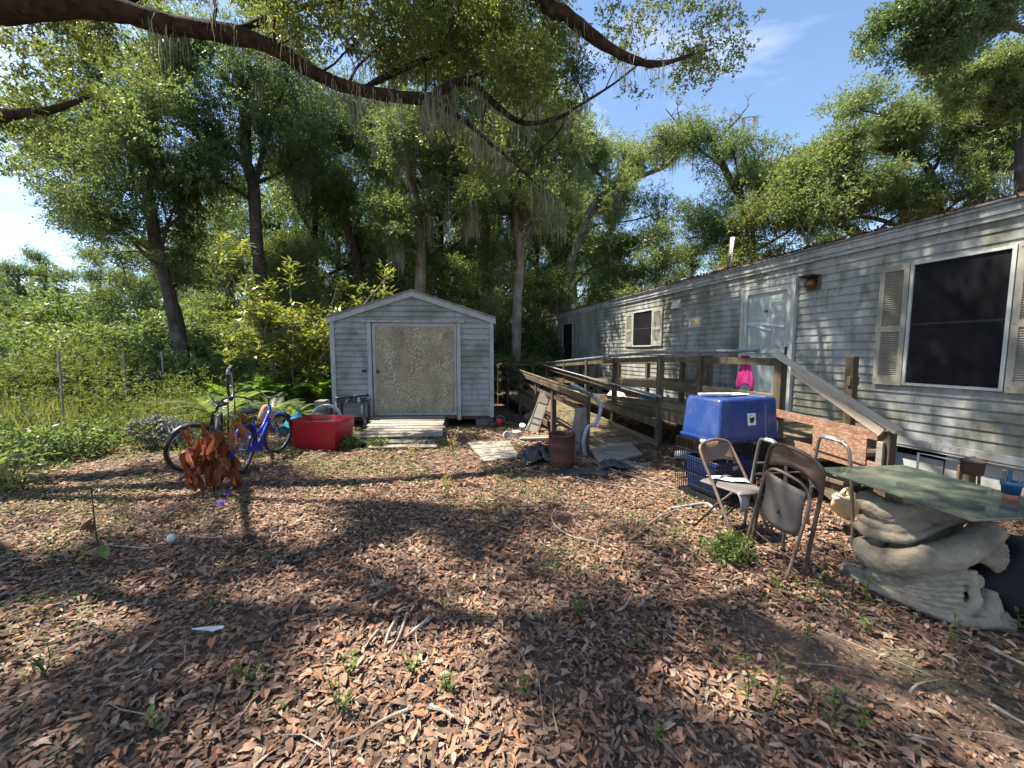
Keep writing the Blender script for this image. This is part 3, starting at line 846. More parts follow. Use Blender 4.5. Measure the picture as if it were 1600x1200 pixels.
    q = MB(); q.lathe([(0.0, 0), (0.06, 0.01), (0.075, 0.06), (0.05, 0.12), (0.0, 0.13)], n=14); q.build('lamp_globe', M['amber'], lt, True, loc=(1.09, 0.10, 2.54))
    q = MB(); q.box((1.10, 0.11, 2.715), (0.21, 0.17, 0.022)); q.box((1.10, 0.045, 2.665), (0.16, 0.02, 0.09)); q.build('lamp_hood', M['lawn_dark'], lt)
    # exhaust vent hood
    v = MB(); v.loft([[Vector(p) for p in r] for r in ([(4.00, 0.02, 2.57), (4.27, 0.02, 2.57), (4.27, 0.02, 2.76), (4.00, 0.02, 2.76)], [(4.02, 0.10, 2.57), (4.25, 0.10, 2.57), (4.25, 0.04, 2.755), (4.02, 0.04, 2.755)])])
    vo = v.build('exhaust_vent', M['trim_white'], HOME); q = MB(); q.box((4.135, 0.06, 2.566), (0.2, 0.07, 0.01)); q.build('vent_flap', M['lawn_dark'], vo)
    # plaque
    p = MB(); p.box((3.53, 0.028, 2.22), (0.36, 0.02, 0.20)); po = p.build('wall_plaque', M['trim_white'], HOME, bevel=0.005)
    p = MB(); p.box((3.53, 0.042, 2.22), (0.29, 0.010, 0.125)); p.build('plaque_face', M['cream_plastic'], po)
    # skirting panels, bleached and uneven
    x = S0; k = 0
    while x < S1 - 0.2:
        w = rng.uniform(0.30, 0.62)
        s = MB(); zt = 0.44 - rng.choice((0.0, 0.0, 0.05, 0.09)); y = -0.09 + rng.uniform(-0.03, 0.03)
        s.box((x + w / 2, y, zt / 2), (w - 0.012, 0.012, zt), Matrix.Rotation(rng.uniform(-0.05, 0.05), 3, 'X'))
        so = s.build('skirting_panel', M['trim_white'] if rng.random() < 0.75 else M['plywood'], HOME)
        x += w
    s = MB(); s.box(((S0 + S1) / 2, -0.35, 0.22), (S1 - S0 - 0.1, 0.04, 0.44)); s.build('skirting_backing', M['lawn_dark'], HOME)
    # roof fixtures
    def roofz(y): return 3.125 + (0.10 - y) * 0.295 / (D / 2 + 0.1)
    v = MB(); v.tube([(3.12, -0.35, roofz(-0.35) - 0.03), (3.02, -0.35, roofz(-0.35) + 0.66)], 0.05, 12); v.build('vent_pipe', M['trim_home'], HOME, True)
    for (sx, yy, hh, rr) in ((3.75, -0.8, 0.2, 0.10), (5.0, -0.9, 0.22, 0.13), (8.2, -1.0, 0.26, 0.16), (10.6, -0.8, 0.25, 0.09)):
        v = MB(); z = roofz(yy); v.lathe([(rr * 0.75, 0), (rr * 0.75, hh * 0.6), (rr, hh * 0.62), (rr * 0.95, hh * 0.9), (rr * 0.3, hh)], (sx, yy, z - 0.03), 12); v.build('roof_vent', M['roof_metal'] if rr > .12 else M['terracotta'], HOME, True)
build_home()

# ================================================================== shed
SHED = empty('garden_shed', (-2.10, 8.2, 0), R(3.0), 'pale grey gabled wooden shed with stained sliding door', 'shed')
def build_shed():
    rng = random.Random(9)
    W, D, zb, ze, zp = 3.36, 3.2, 0.22, 2.26, 2.80
    hw = W / 2
    c = MB()
    pent = [(-hw + .02, zb), (hw - .02, zb), (hw - .02, ze), (0, zp), (-hw + .02, ze)]
    c.loft([[Vector((x, 0.03, z)) for x, z in pent], [Vector((x, D, z)) for x, z in pent]])
    c.build('wall', M['shed_siding'], SHED)
    d0, d1, dtop = -0.86, 0.92, 2.235
    # lap boards on the front, cut to the gable and the doorway
    h = 0.118; z = zb; k = 0
    while z < zp - 0.03:
        def half(zz): return hw if zz <= ze else hw * (zp - zz) / (zp - ze)
        a, b = half(z), half(z + h)
        segs = [(-1, None)] if z >= dtop - 0.02 else [(-1, d0), (1, d1)]
        if z < dtop - 0.02:
            pieces = [(-a, d0 - 0.085, -b, d0 - 0.085), (d1 + 0.085, a, d1 + 0.085, b)]
        else:
            pieces = [(-a, a, -b, b)]
        for (xa, xb, ya, yb) in pieces:
            if xb - xa < 0.05: continue
            t0, t1 = -0.003 - rng.uniform(0, 0.002), -0.033 - rng.uniform(0, 0.004)
            jz = rng.uniform(-0.002, 0.002)
            v = [(xa, 0.03, z), (xb, 0.03, z), (xb, t1, z + jz), (xa, t1, z + jz), (ya, 0.03, z + h), (yb, 0.03, z + h), (yb, t0, z + h * 1.01), (ya, t0, z + h * 1.01)]
            mb = MB(); mb.add(v, [(0, 1, 2, 3), (7, 6, 5, 4), (3, 2, 6, 7), (1, 0, 4, 5), (2, 1, 5, 6), (0, 3, 7, 4)])
            mb.build('siding_plank', M['shed_siding'], SHED)
        z += h
    # side laps (right flank)
    for sx in (-1, 1):
        z = zb
        while z < ze - 0.06:
            mb = MB(); x = sx * hw
            v = [(x - sx * .03, 0.06, z), (x - sx * .03, D, z), (x + sx * 0.004, D, z), (x + sx * 0.004, 0.06, z), (x - sx * .03, 0.06, z + h), (x - sx * .03, D, z + h), (x - sx * .012, D, z + h), (x - sx * .012, 0.06, z + h)]
            mb.add(v, [(0, 1, 2, 3), (7, 6, 5, 4), (3, 2, 6, 7), (1, 0, 4, 5), (2, 1, 5, 6), (0, 3, 7, 4)]); mb.build('siding_plank', M['shed_siding'], SHED)
            z += h
    def bx(nm, x0, x1, y0, y1, z0, z1, mt, par=SHED, bev=0.004):
        mb = MB(); mb.box(((x0 + x1) / 2, (y0 + y1) / 2, (z0 + z1) / 2), (x1 - x0, y1 - y0, z1 - z0)); return mb.build(nm, M[mt], par, bevel=bev)
    bx('corner_trim', -hw - 0.028, -hw + 0.065, -0.046, 0.05, zb - 0.03, ze + 0.02, 'shed_trim')
    bx('corner_trim', hw - 0.055, hw + 0.028, -0.046, 0.05, zb - 0.03, ze + 0.01, 'shed_trim')
    # roof and rake boards
    ov = 0.075
    sl = (zp - ze) / hw
    for s in (-1, 1):
        mb = MB()
        e = hw + ov
        p = lambda x, z: (s * x, z)
        t = 0.035
        prof = [(0, zp + 0.105), (e, zp + 0.105 - sl * e), (e, zp + 0.105 - sl * e - t), (0, zp + 0.105 - t)]
        mb.loft([[Vector((s * x, -0.09, z)) for x, z in prof], [Vector((s * x, D + 0.1, z)) for x, z in prof]])
        mb.build('roof', M['roof_metal'], SHED)
        mb = MB()
        prof = [(0.0, zp + 0.068), (e, zp + 0.068 - sl * e), (e, zp - 0.045 - sl * e), (0.0, zp - 0.045)]
        mb.loft([[Vector((s * x, -0.068, z)) for x, z in prof], [Vector((s * x, -0.030, z)) for x, z in prof]])
        mb.build('rake_board', M['shed_trim'], SHED)
        bx('eave_board', s * (e - 0.012) - 0.012, s * (e - 0.012) + 0.012, -0.028, D + 0.08, zp + 0.068 - sl * e - 0.11, zp + 0.068 - sl * e - 0.002, 'shed_trim')
    # door casing, track and door
    bx('door_casing', d0 - 0.085, d0 - 0.005, -0.052, 0.03, 0.14, dtop - 0.022, 'shed_trim')
    bx('door_casing', d1 + 0.005, d1 + 0.085, -0.052, 0.03, 0.14, dtop - 0.022, 'shed_trim')
    bx('door_track', d0 - 0.18, d1 + 0.16, -0.065, -0.022, dtop - 0.018, dtop + 0.03, 'trim_home')
    door = bx('door', d0 + 0.008, d1 - 0.008, -0.014, 0.02, 0.24, dtop - 0.022, 'shed_trim')
    bx('door_sheet', d0 + 0.07, d1 - 0.06, -0.024, -0.015, 0.30, dtop - 0.10, 'shed_door', door)
    bx('door_rail', d0 + 0.07, d1 - 0.06, -0.020, -0.015, 0.245, 0.296, 'shed_trim', door)
    k = MB(); k.lathe([(0.0, 0), (0.035, 0), (0.035, 0.008), (0.018, 0.012), (0.02, 0.04), (0.028, 0.05), (0.0, 0.062)], n=12); k.build('door_knob', M['wire'], door, True, loc=(d0 + 0.115, -0.024, 1.19), rot=(R(90), 0, 0))
    bx('sill', d0 - 0.02, d1 + 0.02, -0.05, 0.03, 0.175, 0.238, 'wood_post')
    lk = MB(); lk.box((d0 - 0.17, -0.032, 1.20), (0.095, 0.022, 0.055)); lo = lk.build('hasp', M['lawn_dark'], SHED, bevel=0.004)
    for x in (-1.5, -0.5, 0.5, 1.5):
        for y in (0.2, 1.6, 3.0):
            mb = MB(); mb.box((x, y, 0.10), (0.38, 0.19, 0.22)); mb.build('foundation_block', M['paver'], SHED)
    bx('skid', -hw + 0.1, hw - 0.1, 0.06, 0.15, 0.135, 0.22, 'wood_post')
    # boarded ramp up to the sill
    r = empty('plank_ramp', (0, 0, 0), 0, 'weathered grey slatted wooden ramp at the shed door', 'ramp')
    r.matrix_world = Matrix.Translation((-2.10, 8.2, 0)) @ Matrix.Rotation(R(3.0), 4, 'Z')
    n = 8
    for i in range(n):
        y = -0.10 - i * 0.158; zz = 0.215 - i * 0.021
        jx = rng.uniform(-0.03, 0.03)
        mb = MB(); mb.box((-0.07 + jx + 0.01 * i, y - 0.07, zz), (1.50 + rng.uniform(-0.03, 0.03), 0.128, 0.024), Matrix.Rotation(R(7.5), 3, 'X') @ Matrix.Rotation(rng.uniform(-0.012, 0.012), 3, 'Z'))
        mb.build('plank', M['wood_grey'], r)
    for x in (-0.72, 0.0, 0.62):
        mb = MB(); mb.beam((x, -0.08, 0.17), (x, -1.30, 0.02), 0.05, 0.06); mb.build('stringer', M['wood_post'], r)
    for (x, y, w, d, a, lab) in ((0.12, -1.62, 1.30, 0.20, -2, 'grey board lying flat before the shed ramp, nearer the slats'),
                                 (0.30, -1.95, 1.10, 0.18, 2, 'grey board lying flat before the shed ramp, half under leaves')):
        mb = MB(); mb.box((0, 0, 0), (w, d, 0.022)); o = mb.build('loose_board', M['wood_grey'], None, bevel=0.003)
        o.location = (-2.10 + x, 8.2 + y, 0.045); o.rotation_euler = (0.02, 0.01, R(3 + a)); tag(o, lab, 'board', 'boards before the shed ramp')
build_shed()

# ================================================================== wheelchair ramp and deck
RAMP = empty('wooden_ramp', (2.49, 6.44, 0), WALL_ANG, 'weathered treated timber wheelchair ramp with railings along the mobile home', 'ramp')
def build_ramp():
    rng = random.Random(21)
    def deck1(s): return 0.62 if s < 0.4 else (0.62 - 0.058 * (s - 0.4) if s < 5.6 else 0.318)
    def deck2(s): return max(0.025, min(0.318, 0.03 + 0.0535 * (s - 0.1)))
    def board(p, L, w, mt='wood_deck', slope=0.0, nm='deck_board'):
        mb = MB(); mb.box((0, 0, 0), (w, L, 0.034))
        o = mb.build(nm, M[mt], RAMP, loc=p, rot=(rng.uniform(-.004, .004), slope + rng.uniform(-.008, .008), rng.uniform(-.006, .006)))
        return o
    s = -2.24
    while s < 5.6:
        z = deck1(s); sl = 0.0 if s < 0.4 else math.atan(0.058)
        wide = s < 0.35
        board((s + 0.07, -0.62 if not wide else -0.86, z - 0.017), 1.30 if not wide else 1.76, 0.136, slope=sl)
        s += 0.142
    s = 5.6
    while s < 6.9:
        board((s + 0.07, 0.10, 0.301), 2.75, 0.136); s += 0.142
    s = 0.10
    while s < 5.55:
        board((s + 0.07, 0.75, deck2(s) - 0.017 + 0.018), 1.22, 0.136, slope=-math.atan(0.0535)); s += 0.142
    def post(s, y, z0, z1, w=0.09, mt='wood_post'):
        mb = MB(); mb.box((0, 0, (z1 - z0) / 2), (w, w, z1 - z0))
        return mb.build('post', M[mt], RAMP, bevel=0.004, loc=(s, y, z0), rot=(rng.uniform(-.012, .012), rng.uniform(-.012, .012), rng.uniform(-.05, .05)))
    def rail(p0, p1, w, h, mt='wood_post', nm='rail', roll=0.0):
        mb = MB(); d = Vector(p1) - Vector(p0); L = d.length
        mb.box((0, 0, 0), (L, w, h))
        a = math.atan2(d.z, math.hypot(d.x, d.y)); b = math.atan2(d.y, d.x)
        return mb.build(nm, M[mt], RAMP, bevel=0.003, loc=(Vector(p0) + Vector(p1)) / 2, rot=(roll, -a, b))
    # front line of the upper run
    L1 = [-2.16, -0.92, 0.0, 1.50, 2.75, 4.15, 5.62]
    for q in L1: post(q, 0, 0, deck1(q) + 0.925)
    post(6.95, 0.0, 0, 1.22); post(6.95, -1.28, 0, 1.22); post(6.95, 1.42, 0, 1.22)
    L2 = [0.36, 1.1, 2.3, 3.55, 4.8, 5.9]
    for q in L2: post(q, -1.31, 0, deck1(q) + 0.92, 0.088)
    L3 = [-0.155, 1.26, 2.26, 3.55, 4.85, 5.9]
    for q in L3: post(q, 1.42, 0, deck2(q) + 0.88, 0.088)
    for i in range(len(L1) - 1):
        a, b = L1[i] + 0.047, L1[i + 1] - 0.047
        rail((a, 0, deck1(a) + 0.865), (b, 0, deck1(b) + 0.865), 0.038, 0.088)
        rail((a, 0, deck1(a) + 0.43), (b, 0, deck1(b) + 0.43), 0.038, 0.135, mt='wood_deck')
        rail((a, 0.0, deck1(a) - 0.055), (b, 0.0, deck1(b) - 0.055), 0.038, 0.18)
        if i < 6: rail((a, 0.0, deck1(a) + 0.10), (b, 0.0, deck1(b) + 0.10), 0.036, 0.085, mt='wood_deck')
    for i in range(len(L2) - 1):
        a, b = L2[i] + 0.046, L2[i + 1] - 0.046
        rail((a, -1.31, deck1(a) + 0.87), (b, -1.31, deck1(b) + 0.87), 0.038, 0.088)
        rail((a, -1.31, deck1(a) + 0.43), (b, -1.31, deck1(b) + 0.43), 0.038, 0.10)
    rail((6.9, -1.24, 1.17), (6.9, 1.38, 1.17), 0.038, 0.088); rail((6.9, -1.24, 0.72), (6.9, 1.38, 0.72), 0.038, 0.10)
    rail((-0.3, 1.475, deck2(-0.3) + 0.86), (5.95, 1.475, deck2(5.9) + 0.87), 0.036, 0.092)
    rail((-0.3, 1.40, deck2(-.3) + 0.925), (5.95, 1.40, deck2(5.9) + 0.935), 0.05, 0.03, mt='wood_post')
    for i in range(len(L3) - 1):
        rail((L3[i] + .046, 1.42, deck2(L3[i]) + 0.66), (L3[i + 1] - .046, 1.42, deck2(L3[i + 1]) + 0.66), 0.036, 0.07)
        if i < 2: continue
        rail((L3[i] + .046, 1.42, deck2(L3[i]) + 0.44), (L3[i + 1] - .046, 1.42, deck2(L3[i + 1]) + 0.44), 0.036, 0.09)
    rail((-0.02, 1.36, 0.06), (5.6, 1.36, 0.30), 0.036, 0.13)
    # right edge of the lower run, fixed on the front line posts
    rail((-0.05, 0.068, 0.40), (5.6, 0.068, 0.66), 0.036, 0.13)
    rail((-0.1, 0.068, 0.065), (5.6, 0.068, 0.30), 0.036, 0.10, mt='wood_deck')
    rail((-0.02, 0.068, 0.79), (5.6, 0.068, 1.12), 0.036, 0.07)
    mb = MB(); mb.tube([(-0.16, 0.10, 0.868), (5.6, 0.10, 1.205)], 0.026, 12); mb.build('pipe_handrail', M['grey_plastic'], RAMP, True)
    mb = MB(); mb.tube(smooth_path([(-1.86, 0.0, 1.615), (-0.5, 0.02, 1.60), (0.4, 0.02, 1.58), (2.75, 0.02, 1.445), (5.6, 0.02, 1.27), (6.3, 0.02, 1.25)], 4), 0.026, 12); ph = mb.build('pipe_handrail', M['pipe_dark'], RAMP, True)
    for q in (-0.92, 0.0, 1.5, 2.75, 4.15):
        b = MB(); b.tube([(q, 0.02, deck1(q) + 0.90), (q, 0.02, deck1(q) + 0.975)], 0.012, 8); b.build('rail_bracket', M['wire'], ph)
    # landing rim, stair side, steps
    rail((-2.22, -1.7, 0.53), (-2.22, 0.0, 0.53), 0.038, 0.17, nm='rim_joist')
    post(-2.16, -1.127, 0, 1.55); post(-3.20, 0.0, 0, 0.885); post(-3.20, -1.127, 0, 0.5)
    rail((-2.16, -1.20, 1.25), (-2.16, -1.05, 1.25), 0.04, 0.11, nm='blocking')
    for k in range(3):
        zz = 0.62 - 0.155 * (k + 1)
        for q in range(2):
            mb = MB(); mb.box((0, 0, 0), (0.135, 1.10, 0.035)); mb.build('stair_tread', M['wood_deck'], RAMP, loc=(-2.36 - 0.30 * k - 0.143 * q, -0.57, zz))
    for y in (-0.08, -1.06):
        rail((-2.2, y, 0.47), (-3.15, y, 0.02), 0.04, 0.22, nm='stair_stringer')
    hr = rail((-2.10, 0.03, 1.585), (-3.30, 0.02, 0.915), 0.085, 0.042, mt='wood_pale', nm='stair_handrail')
    rail((-2.35, 0.05, 1.40), (-3.2, 0.05, 0.89), 0.03, 0.075, mt='wood_pale', nm='stair_handrail')
    def osb(s0, s1, zl0, zl1, h, y, nm='osb_strip'):
        mb = MB(); t = 0.012
        v = [(s0, y, zl0), (s1, y, zl1), (s1, y, zl1 + h), (s0, y, zl0 + h)]
        mb.loft([[Vector(p) for p in v], [Vector((p[0], y + t, p[2])) for p in v]])
        mb.build(nm, M['osb'], RAMP)
    osb(-3.17, -2.08, 0.815, 0.875, 0.085, 0.048)
    osb(-3.17, -2.2, 0.515, 0.555, 0.10, 0.048)
    osb(-3.10, -2.62, 0.575, 0.615, 0.245, 0.0615, 'osb_panel')
    mb = MB(); mb.box((-3.20, 0.060, 0.66), (0.045, 0.03, 0.30)); mb.build('cleat', M['wood_grey'], RAMP)
build_ramp()

def fallen_on(parent, name, n, seed, fn):
    rg = np.random.default_rng(seed)
    P = np.array([fn(rg) for _ in range(n)])
    V, F = leaf_quads(P, npn(rg.normal(size=(n, 3)) * (1, 1, .12)), npn(rg.normal(size=(n, 3)) * .2 + (0, 0, 1)), rg.uniform(.04, .085, n), rg.uniform(.016, .03, n), fold=.2)
    o = link(name, raw_mesh(name, V, F, rg.random(n)), M['litter'], parent); o['kind'] = 'stuff'
def _lower(r):
    s = r.uniform(0.2, 5.5); return (s, r.uniform(.18, 1.3), 0.03 + 0.0535 * (s - .1) + .028)
def _upper(r):
    s = r.uniform(-2.2, 5.5); return (s, r.uniform(-1.2, -.06), (0.62 if s < .4 else 0.62 - 0.058 * (s - .4)) + .008)
fallen_on(RAMP, 'fallen_leaves', 420, 71, _lower)
fallen_on(RAMP, 'fallen_leaves', 420, 72, _upper)
# ================================================================== trees
def polyline_noise(rng, p0, d, L, n, wob, lift=0.0):
    pts = [Vector(p0)]; d = Vector(d).normalized()
    for k in range(n):
        d = (d + Vector((rng.normal(0, wob), rng.normal(0, wob), rng.normal(0, wob) + lift))).normalized()
        pts.append(pts[-1] + d * (L / n))
    return pts

class Tree:
    def __init__(self, seed, base):
        self.rng = np.random.default_rng(seed); self.base = Vector(base); self.mb = MB(); self.C = []; self.Rd = []; self.moss = []
    def limb(self, pts, r0, r1, n=8, sub=4):
        sp = smooth_path(pts, sub); m = len(sp)
        rr = [r0 + (r1 - r0) * (k / (m - 1)) ** 0.9 for k in range(m)]
        rr = [r * (1 + 0.06 * self.rng.normal()) for r in rr]
        k0 = len(self.mb.v)
        self.mb.tube([p - self.base for p in sp], rr, n)
        if n >= 8 and r0 > 0.03:          # knobbly bark
            for q in range(m):
                c = sp[q] - self.base
                for k in range(n):
                    f = 1 + 0.075 * self.rng.normal()
                    v = Vector(self.mb.v[k0 + q * n + k]); self.mb.v[k0 + q * n + k] = tuple(c + (v - c) * f)
        return sp
    def clump(self, p, r, flat=0.7):
        self.C.append(tuple(Vector(p) - self.base)); self.Rd.append((r * self.rng.uniform(0.8, 1.25), r * self.rng.uniform(0.8, 1.25), r * flat * self.rng.uniform(0.8, 1.2)))
    def twigs(self, sp, r0, count, L, clump_r, a=0.3, b=1.0, up=0.25, out=None, sub=True, ok=None):
        """side branches with leaf clumps from polyline sp"""
        for k in range(count):
            f = a + (b - a) * (k + self.rng.random()) / count
            i = min(int(f * (len(sp) - 1)), len(sp) - 2)
            p = sp[i]; t = (sp[i + 1] - sp[i]).normalized()
            side = Vector(self.rng.normal(size=3)); side -= t * side.dot(t); side.normalize()
            d = (t * 0.45 + side * 0.8 + Vector((0, 0, up))).normalized()
            l = L * self.rng.uniform(0.6, 1.25) * (1.15 - 0.45 * f)
            q = polyline_noise(self.rng, p, d, l, 4, 0.22, 0.05)
            if ok and not ok(q[-1]): continue
            self.limb(q, r0 * self.rng.uniform(0.7, 1.1), r0 * 0.25, 5, 2)
            self.clump(q[-1], clump_r * self.rng.uniform(0.75, 1.25))
            self.clump(q[-2] * 0.6 + q[-3] * 0.4, clump_r * self.rng.uniform(0.6, 0.95))
            if sub:
                for s in range(2):
                    j = self.rng.integers(1, 4)
                    d2 = (d * 0.5 + Vector(self.rng.normal(size=3)) * 0.7 + Vector((0, 0, 0.1))).normalized()
                    q2 = polyline_noise(self.rng, q[j], d2, l * 0.6, 3, 0.25, 0.0)
                    if ok and not ok(q2[-1]): continue
                    self.limb(q2, r0 * 0.5, r0 * 0.15, 4, 2)
                    self.clump(q2[-1], clump_r * self.rng.uniform(0.6, 1.0))
            self.moss.extend([tuple(x - self.base) for x in q[1:4]])
    def build(self, name, label, leafmat_, barkmat, leaves, m=7, slen=0.35, ll=0.11, lw=0.05, moss=0, mosslen=(0.3, 1.0), group=None, cat='tree', ok=None, droop=0.15, mossw=0.012, tri=False, split=5, gaps=False):
        root = empty(name, self.base, 0, label, cat, group)
        self.mb.build('trunk', M[barkmat], root, True)
        C, Rd = self.C, self.Rd
        if ok:
            kk = [i for i in range(len(C)) if ok(Vector(C[i]) + self.base)]
            C = [C[i] for i in kk]; Rd = [Rd[i] for i in kk]
        if split > 1:                      # break every bough into smaller leaf clusters with gaps between
            C0, R0 = np.repeat(np.array(C), split, 0), np.repeat(np.array(Rd), split, 0)
            d = npn(self.rng.normal(size=C0.shape)) * (self.rng.random((len(C0), 1)) ** 0.45)
            C = C0 + d * R0 * 1.05; Rd = R0 * self.rng.uniform(0.30, 0.52, (len(C0), 1)) * np.array([1.15, 1.15, 0.75]) * (0.62 if gaps else 1.0)
            if gaps:
                k_ = ~shades_gap(C + np.array(self.base), self.rng)
                C = C[k_]; Rd = Rd[k_]
        link('crown', crown_mesh('crown', self.rng, C, Rd, leaves, m, slen, ll, lw, droop=droop, tri=tri), M[leafmat_], root)
        if moss and self.moss:
            ps = [self.moss[i] for i in self.rng.integers(0, len(self.moss), moss)]
            mo = link('spanish_moss', moss_mesh('spanish_moss', self.rng, ps, 16, mosslen, mossw, 0.07), M['moss'], root)
            mo['kind'] = 'stuff'
        return root

# gaps shaped into the live oaks' canopy to let sun onto chosen spots of the yard (centre and half size on the ground), traced up the sun's direction
GAPS = []
for (cx, cy, rx, ry) in ((230, 772, 150, 20), (440, 785, 70, 16), (600, 768, 110, 18), (800, 775, 110, 20), (960, 790, 70, 18), (1060, 762, 50, 24), (60, 850, 80, 26), (130, 950, 110, 32), (470, 828, 80, 20), (650, 870, 60, 26), (460, 925, 70, 20), (530, 1005, 42, 38),
                         (645, 1065, 62, 34), (460, 1150, 70, 50), (750, 1150, 70, 46), (925, 870, 80, 24), (1175, 922, 120, 22), (1065, 1050, 60, 26), (1195, 1075, 75, 40), (1375, 1010, 80, 36), (850, 1180, 60, 30), (1480, 1110, 70, 30), (300, 1090, 60, 30), (860, 960, 40, 16), (740, 930, 30, 14)):
    c_, a_, b_, d_, e_ = ground_at(cx, cy), ground_at(cx - rx, cy), ground_at(cx + rx, cy), ground_at(cx, cy - ry), ground_at(cx, cy + ry)
    GAPS.append(((d_.x + e_.x) / 2, (d_.y + e_.y) / 2, abs(b_.x - a_.x) / 2, abs(d_.y - e_.y) / 2))
GAPS = np.array(GAPS)
def shades_gap(W, rng):
    """W (n,3) world points -> True where a leaf cluster would fill one of the canopy gaps"""
    g = W[:, :2] - np.array([SUN_TO.x, SUN_TO.y]) / SUN_TO.z * W[:, 2:3]
    d = (((g[:, None, 0] - GAPS[None, :, 0]) / (GAPS[None, :, 2] * 1.2 + 0.06)) ** 2 + ((g[:, None, 1] - GAPS[None, :, 1]) / (GAPS[None, :, 3] * 1.2 + 0.06)) ** 2).min(1)
    return (d < rng.uniform(0.8, 1.15, len(W))) & (W[:, 2] > 3)

def pixel_of(p):
    d = Vector(p) - Vector((0, 0, CAM_H))
    f = d.y * math.cos(PITCH) - d.z * math.sin(PITCH); u = d.y * math.sin(PITCH) + d.z * math.cos(PITCH)
    if f < 0.1: return None
    return 800 + 600 * d.x / f, 600 - 600 * u / f

def opening(p):
    """False where the clearing above the mobile home is open to the sky, and in the gap beside the far left woods"""
    q = pixel_of(p)
    if q is None: return True
    x, y = q
    if 1120 < x < 1400:
        top = np.interp(x, [1120, 1150, 1210, 1240, 1300, 1360, 1400], [215, 225, 275, 235, 160, 120, 110])
        lo = np.interp(x, [1120, 1190, 1195, 1340, 1345, 1400], [60, 45, -999, -999, 95, 140])
        if lo < y < top: return False
    if 960 < x < 1120 and 0 < y < np.interp(x, [960, 1000, 1060, 1120], [-5, 190, 210, 190]) and y > np.interp(x, [960, 1120], [130, 130]): return False
    if -200 < x < np.interp(y, [255, 290, 360, 400], [0, 75, 95, 60]) and 255 < y < np.interp(x, [-200, 0, 60, 95], [330, 335, 365, 380]): return False
    if 150 < x < 195 and 372 < y < 412: return False
    return True

def proc_tree(seed, base, H, trunk_r, spread, crown_from=0.35, lean=(0, 0), nl=9, clump_r=0.75, fork=None):
    t = Tree(seed, base); rng = t.rng
    b = t.base
    top = b + Vector((lean[0], lean[1], H * 0.82))
    mid = b.lerp(top, 0.45) + Vector((rng.normal(0, 0.25), rng.normal(0, 0.25), 0))
    sp = t.limb([b + Vector((0, 0, -0.2)), b.lerp(mid, 0.5) + Vector((rng.normal(0, .1), rng.normal(0, .1), 0)), mid, mid.lerp(top, 0.5) + Vector((rng.normal(0, .3), rng.normal(0, .3), 0)), top], trunk_r, trunk_r * 0.22, 9, 5)
    t.clump(top, clump_r * 1.2)
    ang = rng.random() * 6.28
    for k in range(nl):
        f = crown_from + (1 - crown_from) * (k + 0.4 * rng.random()) / nl
        i = min(int(f * (len(sp) - 1)), len(sp) - 1)
        ang += 2.4 + rng.normal(0, 0.25)
        L = spread * (1.15 - 0.6 * (f - crown_from) / (1 - crown_from)) * rng.uniform(0.8, 1.15)
        d = Vector((math.cos(ang), math.sin(ang), 0.35 + 0.5 * f))
        q = polyline_noise(rng, sp[i], d, L, 5, 0.16, 0.05)
        ls = t.limb(q, trunk_r * 0.42 * (1.1 - 0.5 * f), trunk_r * 0.08, 6, 3)
        t.twigs(ls, trunk_r * 0.13, 5, L * 0.42, clump_r, 0.3, 1.0)
        t.clump(q[-1], clump_r)
    return t

